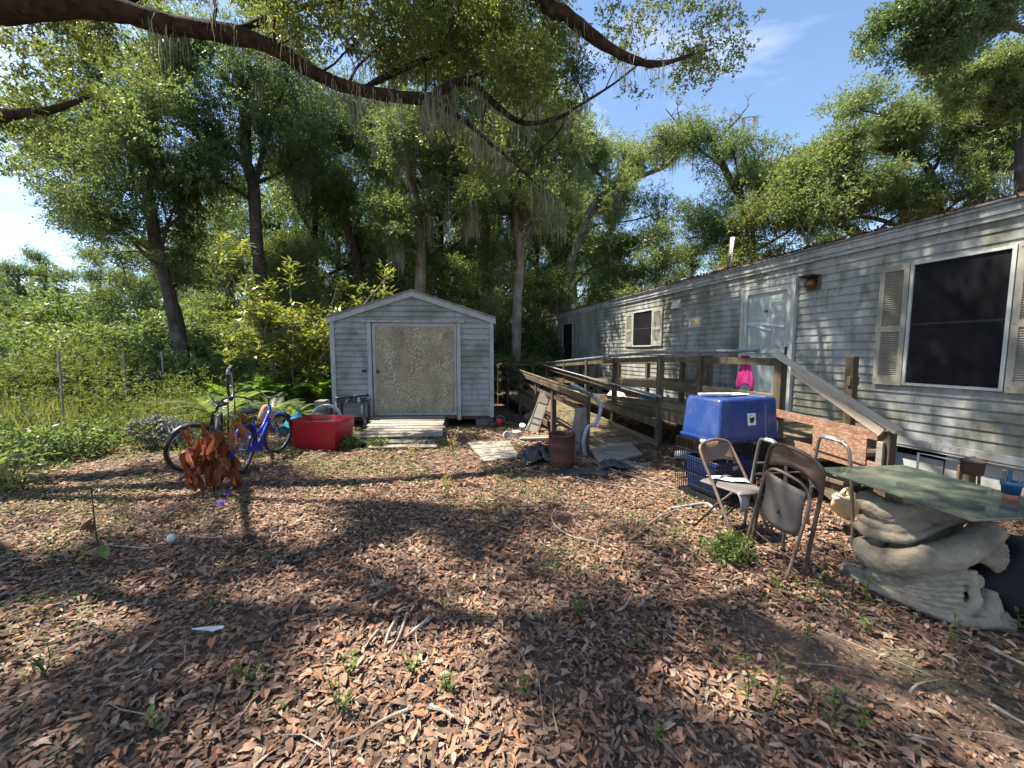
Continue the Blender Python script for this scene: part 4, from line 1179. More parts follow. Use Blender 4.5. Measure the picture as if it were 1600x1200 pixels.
def build_trees():
    # ---------------- the live oak whose long limb crosses overhead
    P = lambda a: [at(*q) for q in a]
    t = Tree(101, (-9.2, 4.2, 0)); rng = t.rng
    t.limb([(-9.2, 4.2, -0.2), (-9.2, 4.25, 1.2), (-9.0, 4.3, 3.0), (-8.7, 4.5, 4.6)], 0.52, 0.36, 14)
    A = [(-8.7, 4.5, 4.6)] + P([(-120, 15, 4.9), (0, 16, 4.9), (100, 10, 5.0), (180, 14, 5.05), (260, 38, 5.15), (350, 52, 5.3), (430, 76, 5.5), (495, 116, 5.7), (560, 140, 5.9), (640, 153, 6.1), (668, 155, 6.2)])
    la = t.limb(A, 0.145, 0.074, 12)
    lb = t.limb(P([(660, 156, 6.18), (678, 150, 6.25), (705, 131, 6.4), (740, 132, 6.6), (770, 160, 6.8), (810, 190, 7.0), (850, 190, 7.2), (886, 178, 7.4), (905, 165, 7.6), (960, 130, 8.0), (1010, 90, 8.6)]), 0.078, 0.016, 9)
    lc = t.limb(P([(672, 158, 6.22), (720, 185, 6.5), (768, 225, 6.9), (822, 272, 7.3), (860, 310, 7.8)]), 0.05, 0.012, 7)
    ld = t.limb(P([(674, 162, 6.25), (695, 205, 6.5), (722, 268, 6.8)]), 0.032, 0.010, 6)
    le = t.limb(P([(700, 131, 6.4), (735, 120, 6.9), (770, 112, 7.3), (830, 125, 8.0), (840, 100, 8.6)]), 0.035, 0.01, 6)
    lf = t.limb(P([(886, 178, 7.4), (870, 210, 7.8), (835, 240, 8.3)]), 0.025, 0.01, 5)
    def front(p):
        q = pixel_of(p)
        if q is None or not (0 < q[0] < 1000) or p.y > 8.5: return True
        ly = np.interp(q[0], [0, 180, 350, 495, 668, 705, 740, 810, 886, 960], [16, 14, 52, 116, 155, 131, 132, 190, 178, 130]); lY = np.interp(q[0], [0, 495, 668, 886, 1000], [4.9, 5.7, 6.2, 7.4, 8.4])
        if q[0] < 170 and 45 < q[1] < 230: return True
        return not (p.y < lY + 0.45 and ly - 40 < q[1] < ly + 90)
    # limbs that rise above the frame, added to shade the yard
    ups = [[at(180, 14, 5.05), (-3.6, 5.6, 7.2), (-2.2, 6.6, 8.6), (-0.6, 7.4, 9.6)],
           [at(350, 52, 5.3), (-2.4, 6.6, 7.3), (-1.2, 7.9, 8.4), (0.4, 8.8, 9.2)],
           [at(0, 16, 4.9), (-5.6, 3.4, 7.2), (-3.6, 2.6, 8.4), (-1.4, 2.2, 9.0)],
           [(-8.7, 4.5, 4.6), (-7.0, 2.4, 6.4), (-5.0, 0.6, 7.4), (-2.6, -0.8, 8.2)],
           [(-8.8, 4.4, 4.4), (-8.2, 5.6, 6.4), (-7.0, 7.0, 8.0), (-5.4, 8.2, 9.2)],
           [at(560, 140, 5.9), (-1.2, 6.9, 6.6), (-0.2, 8.0, 7.6), (1.2, 9.0, 8.2)],
           [(-8.7, 4.5, 4.6), (-7.6, 3.4, 7.0), (-6.2, 2.9, 8.2), (-4.2, 2.9, 8.9), (-2.6, 3.4, 9.4)],
           [(-8.8, 4.4, 4.4), (-7.8, 4.6, 7.0), (-6.0, 4.6, 8.4), (-4.0, 4.5, 9.2)],
           ]
    for iu, u in enumerate(ups):
        s = t.limb(u, 0.05 if iu in (0, 1, 2, 5) else 0.11, 0.02, 8)
        t.twigs(s, 0.022, 8, 1.4, 0.62, 0.25, 1.0, up=0.3)
    def okA(p):
        q = pixel_of(p)
        if q is None: return True
        if not opening(p) or (q[0] < 420 and q[1] > 190) or q[1] > 330: return False
        ly = np.interp(q[0], [0, 180, 350, 495, 668, 705, 740, 810, 886, 960], [16, 14, 52, 116, 155, 131, 132, 190, 178, 130]); lY = np.interp(q[0], [0, 495, 668, 886, 1000], [4.9, 5.7, 6.2, 7.4, 8.4])
        return not (p.y < lY + 0.55 and q[1] > ly - 45)
    t.twigs(la, 0.022, 13, 1.25, 0.42, 0.35, 1.0, up=0.75, ok=okA)
    t.twigs(lb, 0.016, 12, 1.15, 0.42, 0.1, 1.0, up=0.25, ok=okA)
    t.twigs(lc, 0.010, 6, 0.8, 0.36, 0.2, 1.0, up=0.1, ok=okA)
    t.twigs(ld, 0.008, 4, 0.6, 0.32, 0.3, 1.0, up=0.0, ok=okA)
    t.twigs(le, 0.010, 6, 0.9, 0.38, 0.2, 1.0, up=0.3, ok=okA)
    # the low leafy limb at the far left
    lg = t.limb([(-9.0, 4.3, 3.2)] + P([(-90, 185, 5.4), (0, 180, 5.3), (80, 172, 5.3), (140, 150, 5.4)]), 0.14, 0.02, 9)
    for (x, y, Y, r) in ((10, 90, 5.2, .4), (60, 110, 5.3, .36), (110, 130, 5.4, .34), (30, 150, 5.2, .36), (85, 165, 5.3, .32), (140, 150, 5.5, .28), (10, 205, 5.4, .32), (60, 200, 5.4, .25), (-50, 130, 5.2, .5), (-60, 210, 5.3, .5), (30, 60, 5.6, .3)):
        t.clump(at(x, y, Y), r)
    t.moss += [tuple(p - t.base) for p in la[14:]] + [tuple(p - t.base) for p in lb] + [tuple(p - t.base) for p in lc] * 2
    t.build('oak_tree', 'spreading live oak whose long reddish limb crosses over the yard', 'oak_leaf', 'bark_red', 300000, m=9, slen=0.16, ll=0.066, lw=0.036, tri=True, split=14, gaps=True, moss=170, mosslen=(0.12, 0.6), mossw=0.006, ok=lambda p: opening(p) and front(p))

    # ---------------- a second oak behind the photographer; its limb hangs in at the top
    t = Tree(102, (-1.5, -6.0, 0))
    t.limb([(-1.5, -6.0, -0.2), (-1.4, -5.9, 2.0), (-1.0, -5.4, 4.2), (-0.6, -4.4, 5.8)], 0.5, 0.3, 14)
    l1 = t.limb([(-0.6, -4.4, 5.8), (-0.2, -1.5, 7.2), (0.1, 1.8, 7.4), (0.2, 4.0, 7.0)] + P([(850, -12, 5.6), (885, 22, 5.6), (930, 60, 5.7), (985, 92, 5.8), (1030, 100, 5.9), (1080, 86, 6.1), (1115, 76, 6.3)]), 0.18, 0.010, 12)
    t.twigs(l1, 0.02, 12, 0.8, 0.30, 0.62, 1.0, up=0.3, ok=lambda p: opening(p) and (p.y > 6.3 or p.z > 6.6))
    for (x, y, Y, r) in ((950, 15, 6.7, .30), (1000, 40, 6.8, .30), (1050, 15, 6.8, .30), (1095, 40, 6.8, .30), (1135, 20, 6.8, .28), (1160, 65, 6.6, .22), (1000, 130, 6.9, .22), (1060, 125, 6.9, .28), (1105, 110, 6.8, .28), (1140, 100, 6.6, .2), (1118, 68, 6.05, .16), (1090, 74, 5.95, .12), (1135, 80, 6.1, .16), (1040, -20, 6.5, .4), (1110, -25, 6.5, .4), (1170, 25, 6.6, .2)):
        t.clump(at(x, y, Y), r)
    for u in ([(-0.6, -4.4, 5.8), (-2.6, -2.4, 7.4), (-3.4, 0.2, 8.4), (-3.0, 2.2, 8.8)], [(-0.2, -1.5, 7.2), (1.6, 0.2, 8.2), (2.4, 2.0, 8.6)], [(-0.6, -4.4, 5.8), (-4.5, -4.0, 7.0), (-7.0, -2.5, 8.0)], [(-0.6, -4.4, 5.8), (2.6, -3.6, 7.2), (5.0, -2.0, 8.2)]):
        s = t.limb(u, 0.12, 0.03, 8); t.twigs(s, 0.035, 6, 1.4, 0.48, 0.3, 1.0, up=0.3)
    for u in ([(-0.2, -1.5, 7.2), (0.6, 2.5, 8.6), (1.2, 5.0, 9.3), (1.6, 7.5, 10.2)], [(0.1, 1.8, 7.4), (1.6, 3.6, 8.8), (2.2, 5.4, 9.6)], [(0.1, 1.8, 7.4), (0.2, 4.2, 9.0), (0.0, 6.6, 10.0)]):  # unseen limbs added above the frame to shade the home wall
        s = t.limb(u, 0.09, 0.02, 7); t.twigs(s, 0.03, 7, 1.3, 0.5, 0.3, 1.0, up=0.4, ok=lambda p: pixel_of(p)[1] < -20)
    t.moss += [tuple(p - t.base) for p in l1[len(l1) // 2:]]
    t.build('oak_tree', 'dark live oak limb hanging in above the mobile home ramp', 'oak_leaf', 'bark_red', 130000, m=9, slen=0.16, ll=0.066, lw=0.036, tri=True, split=14, gaps=True, moss=30, mosslen=(0.15, 0.5), mossw=0.005)

    # ---------------- the oak over the right end of the mobile home
    t = Tree(103, (13.5, 7.5, 0))
    t.limb([(13.5, 7.5, -0.2), (13.3, 7.5, 2.5), (12.6, 7.6, 5.0), (11.8, 7.8, 6.6)], 0.4, 0.25, 12)
    for pix in ([(1640, 60, 8.4), (1570, 40, 8.2), (1500, 20, 8.0), (1430, 30, 8.0)], [(1660, 10, 8.2), (1590, -10, 8.0), (1480, -30, 7.8), (1400, 0, 7.8)]):
        s = t.limb([(11.8, 7.8, 6.6)] + P(pix), 0.10, 0.015, 7); t.twigs(s, 0.015, 5, 0.8, 0.34, 0.5, 1.0, up=-0.1)
    for (x, y, Y, r) in ((1390, 35, 8, .34), (1370, 70, 8, .26), (1420, 15, 8, .4), (1440, 60, 8, .42), (1400, 90, 8.1, .24), (1460, 95, 8.1, .36), (1485, 50, 8, .4), (1475, 120, 8.1, .28), (1510, 20, 8, .4), (1450, -10, 8, .5), (1560, 5, 8, .4), (1540, 45, 8.2, .24)):
        t.clump(at(x, y, Y), r)
    t.build('oak_tree', 'dark green oak boughs reaching in over the roof from the right', 'dark_leaf', 'bark', 42000, m=9, slen=0.22, ll=0.075, lw=0.038, tri=True)
    t = Tree(104, (14.5, 11.0, 0))
    t.limb([(14.5, 11, -0.2), (14.4, 11, 4), (14.2, 11.2, 7.5)], 0.3, 0.15, 10)
    for pix in ([(1600, 155, 11.0), (1540, 155, 11.0), (1480, 130, 11)], [(1610, 190, 11.2), (1550, 200, 11.4), (1480, 190, 11.6)]):
        s = t.limb([(14.2, 11.2, 6.5)] + P(pix), 0.07, 0.012, 6)
    for (x, y, Y, r) in ((1500, 130, 11, .42), (1535, 115, 11, .5), (1575, 90, 11, .5), (1590, 130, 11, .5), (1550, 150, 11.2, .42), (1610, 80, 11, .6), (1470, 125, 11, .32), (1600, 160, 11, .4), (1500, 155, 11, .3)):
        t.clump(at(x, y, Y), r)
    t.build('oak_tree', 'pale leafy oak with sprays spread above the roof edge', 'pale_leaf', 'bark', 38000, m=9, slen=0.26, ll=0.085, lw=0.042, tri=True)

    # ---------------- woods: trees with their own trunks
    def px_tree(seed, px, rad, label, lm, bm, leaves, limbs, spread, clump_r=0.8, moss=40, name='oak_tree', top=(0, 0, 0), ll=0.095, lw=0.050, crown_lo=None, **kw):
        pts = P(px)
        b = pts[0].copy(); b.z = 0
        t = Tree(seed, b)
        pts[0].z = min(pts[0].z, 0) - 0.1
        sp = t.limb(pts, rad[0], rad[1], 9, 5)
        for L in limbs:
            q = P(L[0]); s = t.limb(q, L[1], L[1] * 0.25, 7, 4)
            t.twigs(s, L[1] * 0.30, 7, spread * 0.55, clump_r, 0.25, 1.0)
            t.clump(q[-1], clump_r)
        rng = t.rng
        ang = rng.random() * 6
        for k in range(kw.get('nl', 7)):
            f = kw.get('cf', 0.45) + (0.98 - kw.get('cf', 0.45)) * (k + 0.5 * rng.random()) / kw.get('nl', 7)
            i = int(f * (len(sp) - 1)); ang += 2.4
            L = spread * rng.uniform(0.8, 1.2)
            q = polyline_noise(rng, sp[i], (math.cos(ang), math.sin(ang), 0.5), L, 5, 0.15, 0.05)
            s = t.limb(q, rad[0] * 0.3, rad[0] * 0.06, 6, 3); t.twigs(s, rad[0] * 0.10, 5, L * 0.5, clump_r, 0.3, 1.0)
        return t.build(name, label, lm, bm, int(leaves * 2.0), m=9, slen=0.26, tri=True, ll=ll, lw=lw, moss=moss, mosslen=(0.4, 1.3), mossw=0.014, ok=lambda p: opening(p), group='oaks of the wood behind the yard')
    px_tree(1, [(292, 600, 13), (283, 545, 13), (268, 470, 13), (246, 395, 13), (236, 330, 13), (228, 280, 13)], (0.23, 0.15), 'leaning grey oak trunk behind the wire fence', 'wood_leaf', 'bark', 74000,
            [([(228, 285, 13), (200, 270, 13), (165, 215, 13), (150, 150, 13), (120, 60, 13), (90, -40, 13)], 0.14), ([(230, 285, 13), (240, 225, 13), (243, 160, 13), (270, 110, 13), (300, 40, 13)], 0.15), ([(250, 400, 13), (262, 350, 13.2), (285, 300, 13.4)], 0.08), ([(205, 275, 13), (195, 210, 13.4), (160, 110, 13.8)], 0.09), ([(232, 300, 13), (180, 268, 13.2), (120, 262, 13.4), (60, 240, 13.6)], 0.07), ([(248, 400, 13), (205, 372, 13.2), (160, 345, 13.4), (110, 335, 13.6)], 0.06), ([(165, 215, 13), (110, 200, 13.4), (40, 215, 13.8)], 0.06)], 2.3, 0.72, moss=30, nl=5)
    px_tree(2, [(415, 560, 14), (412, 470, 14), (402, 390, 14), (397, 300, 14), (385, 240, 14), (382, 150, 14), (355, 60, 14)], (0.24, 0.13), 'straight dark oak trunk beside the leaning oak', 'dark_leaf', 'bark', 52000,
            [([(392, 270, 14), (355, 225, 14), (310, 195, 14), (270, 130, 14), (250, 60, 14)], 0.11), ([(398, 290, 14), (412, 235, 14), (425, 195, 14), (450, 120, 14)], 0.11)], 2.4, 0.75, moss=40)
    px_tree(3, [(570, 560, 17), (560, 420, 17), (530, 320, 17), (485, 232, 17), (440, 140, 17)], (0.26, 0.1), 'slender oak leaning over behind the shed roof', 'wood_leaf', 'bark', 36000,
            [([(545, 370, 17), (575, 310, 17), (585, 240, 17)], 0.09)], 2.2, 0.75)
    px_tree(4, [(655, 560, 14), (657, 440, 14), (655, 360, 14), (640, 270, 14), (610, 190, 14), (590, 90, 14)], (0.24, 0.1), 'pale mossy oak rising straight behind the shed peak', 'wood_leaf', 'bark_pale', 40000,
            [([(655, 350, 14), (680, 270, 14), (700, 180, 14)], 0.09)], 2.2, 0.7, moss=130, cf=0.3)
    px_tree(5, [(755, 570, 15), (760, 440, 15), (757, 340, 15), (752, 270, 15), (740, 180, 15), (720, 60, 15)], (0.24, 0.1), 'dark forked oak between the shed and the pale trunk', 'dark_leaf', 'bark', 40000,
            [([(758, 360, 15), (775, 280, 15), (800, 200, 15), (820, 110, 15)], 0.10)], 2.3, 0.75, moss=90)
    px_tree(6, [(806, 580, 14), (808, 480, 14), (812, 400, 14), (806, 340, 14), (800, 270, 14), (815, 170, 14)], (0.19, 0.08), 'pale bare trunked oak rising behind the ramp corner', 'pale_leaf', 'bark_pale', 36000,
            [([(812, 390, 14), (840, 330, 14), (880, 270, 14), (900, 200, 14)], 0.07)], 2.0, 0.65, moss=110, cf=0.5)
    px_tree(7, [(868, 570, 19), (880, 460, 19), (902, 380, 19), (925, 325, 19), (960, 290, 19), (1010, 272, 19), (1050, 250, 19), (1075, 200, 19)], (0.26, 0.07), 'crooked pale limbed oak above the far end of the mobile home', 'pale_leaf', 'bark_pale', 40000,
            [([(905, 375, 19), (930, 352, 19), (985, 345, 19), (1040, 330, 19)], 0.08), ([(960, 290, 19), (900, 240, 19), (880, 170, 19)], 0.08)], 2.3, 0.7, moss=50, cf=0.35)
    px_tree(8, [(1180, 560, 18), (1175, 420, 18), (1165, 330, 18), (1130, 260, 18), (1090, 180, 18)], (0.26, 0.09), 'broad green oak behind the mobile home vent pipe', 'wood_leaf', 'bark', 46000,
            [([(1170, 340, 18), (1205, 320, 18), (1180, 270, 18)], 0.08), ([(1130, 260, 18), (1090, 230, 18), (1040, 170, 18)], 0.08)], 2.4, 0.75, moss=20, cf=0.2)
    px_tree(9, [(1370, 520, 16), (1355, 400, 16), (1310, 345, 16), (1265, 300, 16), (1260, 270, 16)], (0.26, 0.08), 'bright oak with a slanting bough behind the house door', 'pale_leaf', 'bark', 46000,
            [([(1400, 352, 16), (1360, 340, 16), (1300, 338, 16), (1230, 330, 16)], 0.10)], 2.0, 0.65, moss=10, cf=0.3)
    px_tree(10, [(1480, 520, 15), (1470, 400, 15), (1455, 275, 15), (1420, 240, 15), (1370, 232, 15)], (0.22, 0.06), 'oak with a crooked bough over the big window', 'pale_leaf', 'bark', 40000,
            [([(1450, 270, 15), (1420, 205, 15), (1360, 175, 15), (1320, 180, 15)], 0.06), ([(1455, 275, 15), (1480, 220, 15), (1500, 170, 15)], 0.06)], 1.7, 0.58, moss=10, cf=0.35)
    px_tree(11, [(1600, 520, 14), (1598, 330, 14), (1592, 225, 14), (1575, 200, 14)], (0.2, 0.1), 'grey barked tree with hanging vines by the roof corner', 'wood_leaf', 'bark_pale', 26000,
            [([(1592, 230, 14), (1570, 180, 14), (1530, 170, 14)], 0.06), ([(1596, 270, 14), (1560, 250, 14), (1510, 255, 14)], 0.06)], 1.5, 0.55, moss=60, cf=0.5, nl=5)

    # ---------------- filler trees of the wood, copied
    protos = []
    for i, (lm, bm) in enumerate((('dark_leaf', 'bark'), ('wood_leaf', 'bark_pale'), ('wood_leaf', 'bark'))):
        t = proc_tree(300 + i, (0, 0, 0), 13.5, 0.26, 3.0, 0.16, (0.5, 0.3), 13, 0.85)
        protos.append(t.build('wood_tree', 'x', lm, bm, 74000, m=9, slen=0.3, ll=0.115, lw=0.06, tri=True, moss=60, mosslen=(0.4, 1.2), mossw=0.014))
    spots = [(-19.5, 25, 1.0, 0), (-15.5, 22, 0.95, 1), (-11.5, 20, 1.0, 0), (-8.8, 18, 1.05, 2), (-6.0, 21, 1.1, 1), (-3.4, 19, 1.05, 0), (-1.4, 22, 1.1, 2), (1.3, 20.5, 1.0, 0),
             (3.6, 24, 1.05, 1), (6.6, 25, 0.92, 0), (9.6, 22, 0.70, 2), (13.5, 24, 0.74, 1), (17.5, 22, 0.70, 0), (21, 20, 0.8, 2), (-24, 27, 0.8, 1), (-8, 28, 1.15, 0), (-3, 29, 1.15, 2), (5, 31, 1.05, 1), (12, 31, 0.8, 0), (-13.5, 29, 1.1, 2),
             (-29, 24, 0.62, 0), (-24.5, 18.0, 0.52, 1), (-27.5, 21.5, 0.56, 2), (-20.8, 19.5, 0.5, 0)]
    where = ['at the far left of the wood', 'left of the leaning trunk', 'behind the leaning trunk', 'behind the straight dark trunk', 'behind the glossy shrub', 'behind the shed left eave', 'behind the shed peak', 'behind the shed right eave',
             'beyond the far end of the mobile home', 'behind the roof vents', 'behind the vent pipe', 'behind the house door', 'behind the big window', 'beyond the roof corner', 'past the brush pile', 'deep behind the shrub', 'deep behind the shed', 'deep behind the ramp', 'deep behind the mobile home roof', 'deep behind the leaning trunk', 'low beyond the weed field', 'left behind the viny bush', 'low at the far left wood edge', 'low behind the broad pale bush']
    rng = random.Random(77)
    used = set()
    looks = ('dark dense oak', 'mid green mossy oak', 'tall green oak')
    for i, (x, y, s, k) in enumerate(spots):
        if k in used: o = copy_tree(protos[k])
        else: o = protos[k]; used.add(k)
        o.location = (x, y, 0); o.scale = (s, s, s * rng.uniform(0.95, 1.1)); o.rotation_euler = (0, 0, rng.random() * 6.28)
        tag(o, looks[k] + ' ' + where[i], 'tree', 'oaks of the wood behind the yard')

    # ---------------- slender understory trees
    protos = []
    for i, lm in enumerate(('pale_leaf', 'wood_leaf', 'oak_leaf')):
        t = proc_tree(340 + i, (0, 0, 0), 6.5, 0.07, 1.5, 0.10, (0.4, 0.2), 12, 0.45)
        protos.append(t.build('young_tree', 'x', lm, 'bark_pale', 36000, m=9, slen=0.28, ll=0.085, lw=0.045, tri=True))
    U = [(-9.4, 16.2, 0, 'left of the straight dark trunk'), (-7.4, 15.0, 1, 'behind the glossy shrub'), (-4.9, 15.6, 2, 'behind the shed left slope'), (-3.2, 14.6, 0, 'just behind the shed roof'), (-1.9, 15.4, 1, 'behind the shed peak'), (-0.6, 14.2, 0, 'at the shed right eave'), (0.7, 16.4, 2, 'behind the ramp corner'), (2.2, 18.6, 0, 'at the far end of the mobile home'),
         (4.5, 18.0, 1, 'behind the low roof vents'), (6.5, 17.5, 0, 'behind the vent pipe'), (9.0, 16.0, 2, 'behind the house door'), (11.5, 15.0, 0, 'behind the big window'), (-11.8, 18.0, 2, 'behind the leaning trunk'), (-13.8, 19.0, 0, 'beyond the brush pile'), (-16.5, 16.5, 1, 'in the far weed field'), (-6.2, 17.5, 0, 'deep behind the glossy shrub')]
    ru = random.Random(19); used = set(); lk = ('pale leafy young tree', 'mid green young tree', 'yellow green young tree')
    for (x, y, k, w) in U:
        o = copy_tree(protos[k]) if k in used else protos[k]; used.add(k)
        s = ru.uniform(0.85, 1.25) * (1.35 if x > 4 else 1.0); o.location = (x, y, 0); o.scale = (s, s, s); o.rotation_euler = (0, 0, ru.random() * 6.28)
        tag(o, lk[k] + ' ' + w, 'tree', 'young trees of the understory')

    # ---------------- far wood that reads as one mass
    rng = np.random.default_rng(55)
    C = []; Rd = []
    for k in range(150):
        a = rng.uniform(-1.05, 1.05); d = rng.uniform(34, 44)
        x = d * math.sin(a); y = d * math.cos(a)
        hmax = 9 if x < 3 else 6.5
        if x < -20: hmax = 6
        C.append((x, y, rng.uniform(0.5, hmax))); r = rng.uniform(1.6, 2.8); Rd.append((r, r, r * 0.9))
    me = crown_mesh('distant_wood', rng, C, Rd, 32000, 8, 0.9, 0.34, 0.18)
    o = link('distant_wood', me, M['dark_leaf']); tag(o, 'dense green wood closing the view far behind the yard', 'wood', kind='stuff')

    # ---------------- bushes
    protos = []
    for i, lm in enumerate(('vine_leaf', 'wood_leaf', 'pale_leaf')):
        t = Tree(400 + i, (0, 0, 0)); rg = t.rng
        for k in range(9):
            a = rg.random() * 6.28; d = Vector((math.cos(a) * 0.6, math.sin(a) * 0.6, 1.0))
            q = polyline_noise(rg, (0, 0, -0.05), d, rg.uniform(0.9, 1.6), 4, 0.16, -0.02)
            s = t.limb(q, 0.03, 0.008, 5, 2); t.twigs(s, 0.01, 4, 0.55, 0.34, 0.3, 1.0, up=0.1, sub=False); t.clump(q[-1], 0.4)
        t.moss = []
        protos.append(t.build('bush', 'x', lm, 'bark', 22000, m=8, slen=0.2, ll=0.085, lw=0.05, cat='bush', tri=True))
    B = [(-10.6, 9.0, 1.0, 0, 'low viny bush at the near end of the weed field'), (-12.6, 11.5, 1.35, 0, 'vine covered bush beyond the wire fence'), (-15.5, 13.0, 1.7, 2, 'broad pale bush left of the wire fence'), (-14.2, 16.5, 2.1, 1, 'tall bush behind the weed field'),
         (-19.5, 17.5, 2.5, 1, 'big dark bush at the edge of the far wood'), (-17.5, 20, 2.6, 2, 'tall pale bush in front of the far wood'), (-11.8, 16, 1.8, 2, 'bush beside the brush pile'), (-22, 15, 2.3, 0, 'yellow green viny bush on the far left'),
         (-9.2, 15.5, 1.5, 1, 'bush at the foot of the leaning oak'), (-6.4, 14.5, 1.35, 1, 'bush behind the glossy shrub'), (-4.4, 14.8, 1.5, 2, 'pale bush tucked behind the shed'), (-1.0, 14.6, 1.5, 1, 'bush behind the shed right corner'), (0.2, 13.6, 0.95, 2, 'sunlit bush beyond the ramp landing'),
         (1.2, 16.5, 1.6, 1, 'bush at the far corner of the mobile home'), (-0.2, 17.5, 1.8, 2, 'tall pale bush between shed and mobile home'), (-13.2, 20.5, 2.2, 1, 'tall dark bush behind the brush pile'), (-24.5, 20, 2.6, 1, 'large bush at the far left wood edge'), (-17.8, 11.2, 1.2, 0, 'sprawling vine bush left in the weed field'),
         (-9.6, 10.6, 1.05, 1, 'low green bush right behind the wire fence'), (-11.2, 10.2, 1.1, 0, 'viny mound between the fence posts'), (-13.6, 9.8, 1.3, 1, 'green mound left of the fence in the weeds'), (-8.6, 12.6, 1.1, 2, 'pale bush right of the brush pile'), (-12.0, 13.6, 1.3, 1, 'green bush left of the brush pile'), (-7.4, 12.2, 0.9, 1, 'green bush between the leaning oak and the glossy shrub')]
    used = set(); rr = random.Random(6)
    for (x, y, s, k, lab) in B:
        o = copy_tree(protos[k]) if k in used else protos[k]
        used.add(k)
        o.location = (x, y, 0); o.scale = (s * 1.1, s * 1.1, s); o.rotation_euler = (0, 0, rr.random() * 6.28); tag(o, lab, 'bush', 'bushes round the yard')
build_trees()
# ================================================================== furniture and clutter
def G(x, y, dz=0.0):
    p = ground_at(x, y); return Vector((p.x, p.y, float(hgt(p.x, p.y)) + 0.012 + dz))

M['blue_shaded'] = pmat('blue_shaded', (0.010, 0.026, 0.105), (0.014, 0.032, 0.13), scale=4, rough=0.5, stains=[((0.04, 0.045, 0.06), 6, 0.5, 0.7, 0.6, (1, 1, 0.5))])  # darker copy of the blue plastic; shade inside the crate is in the colour

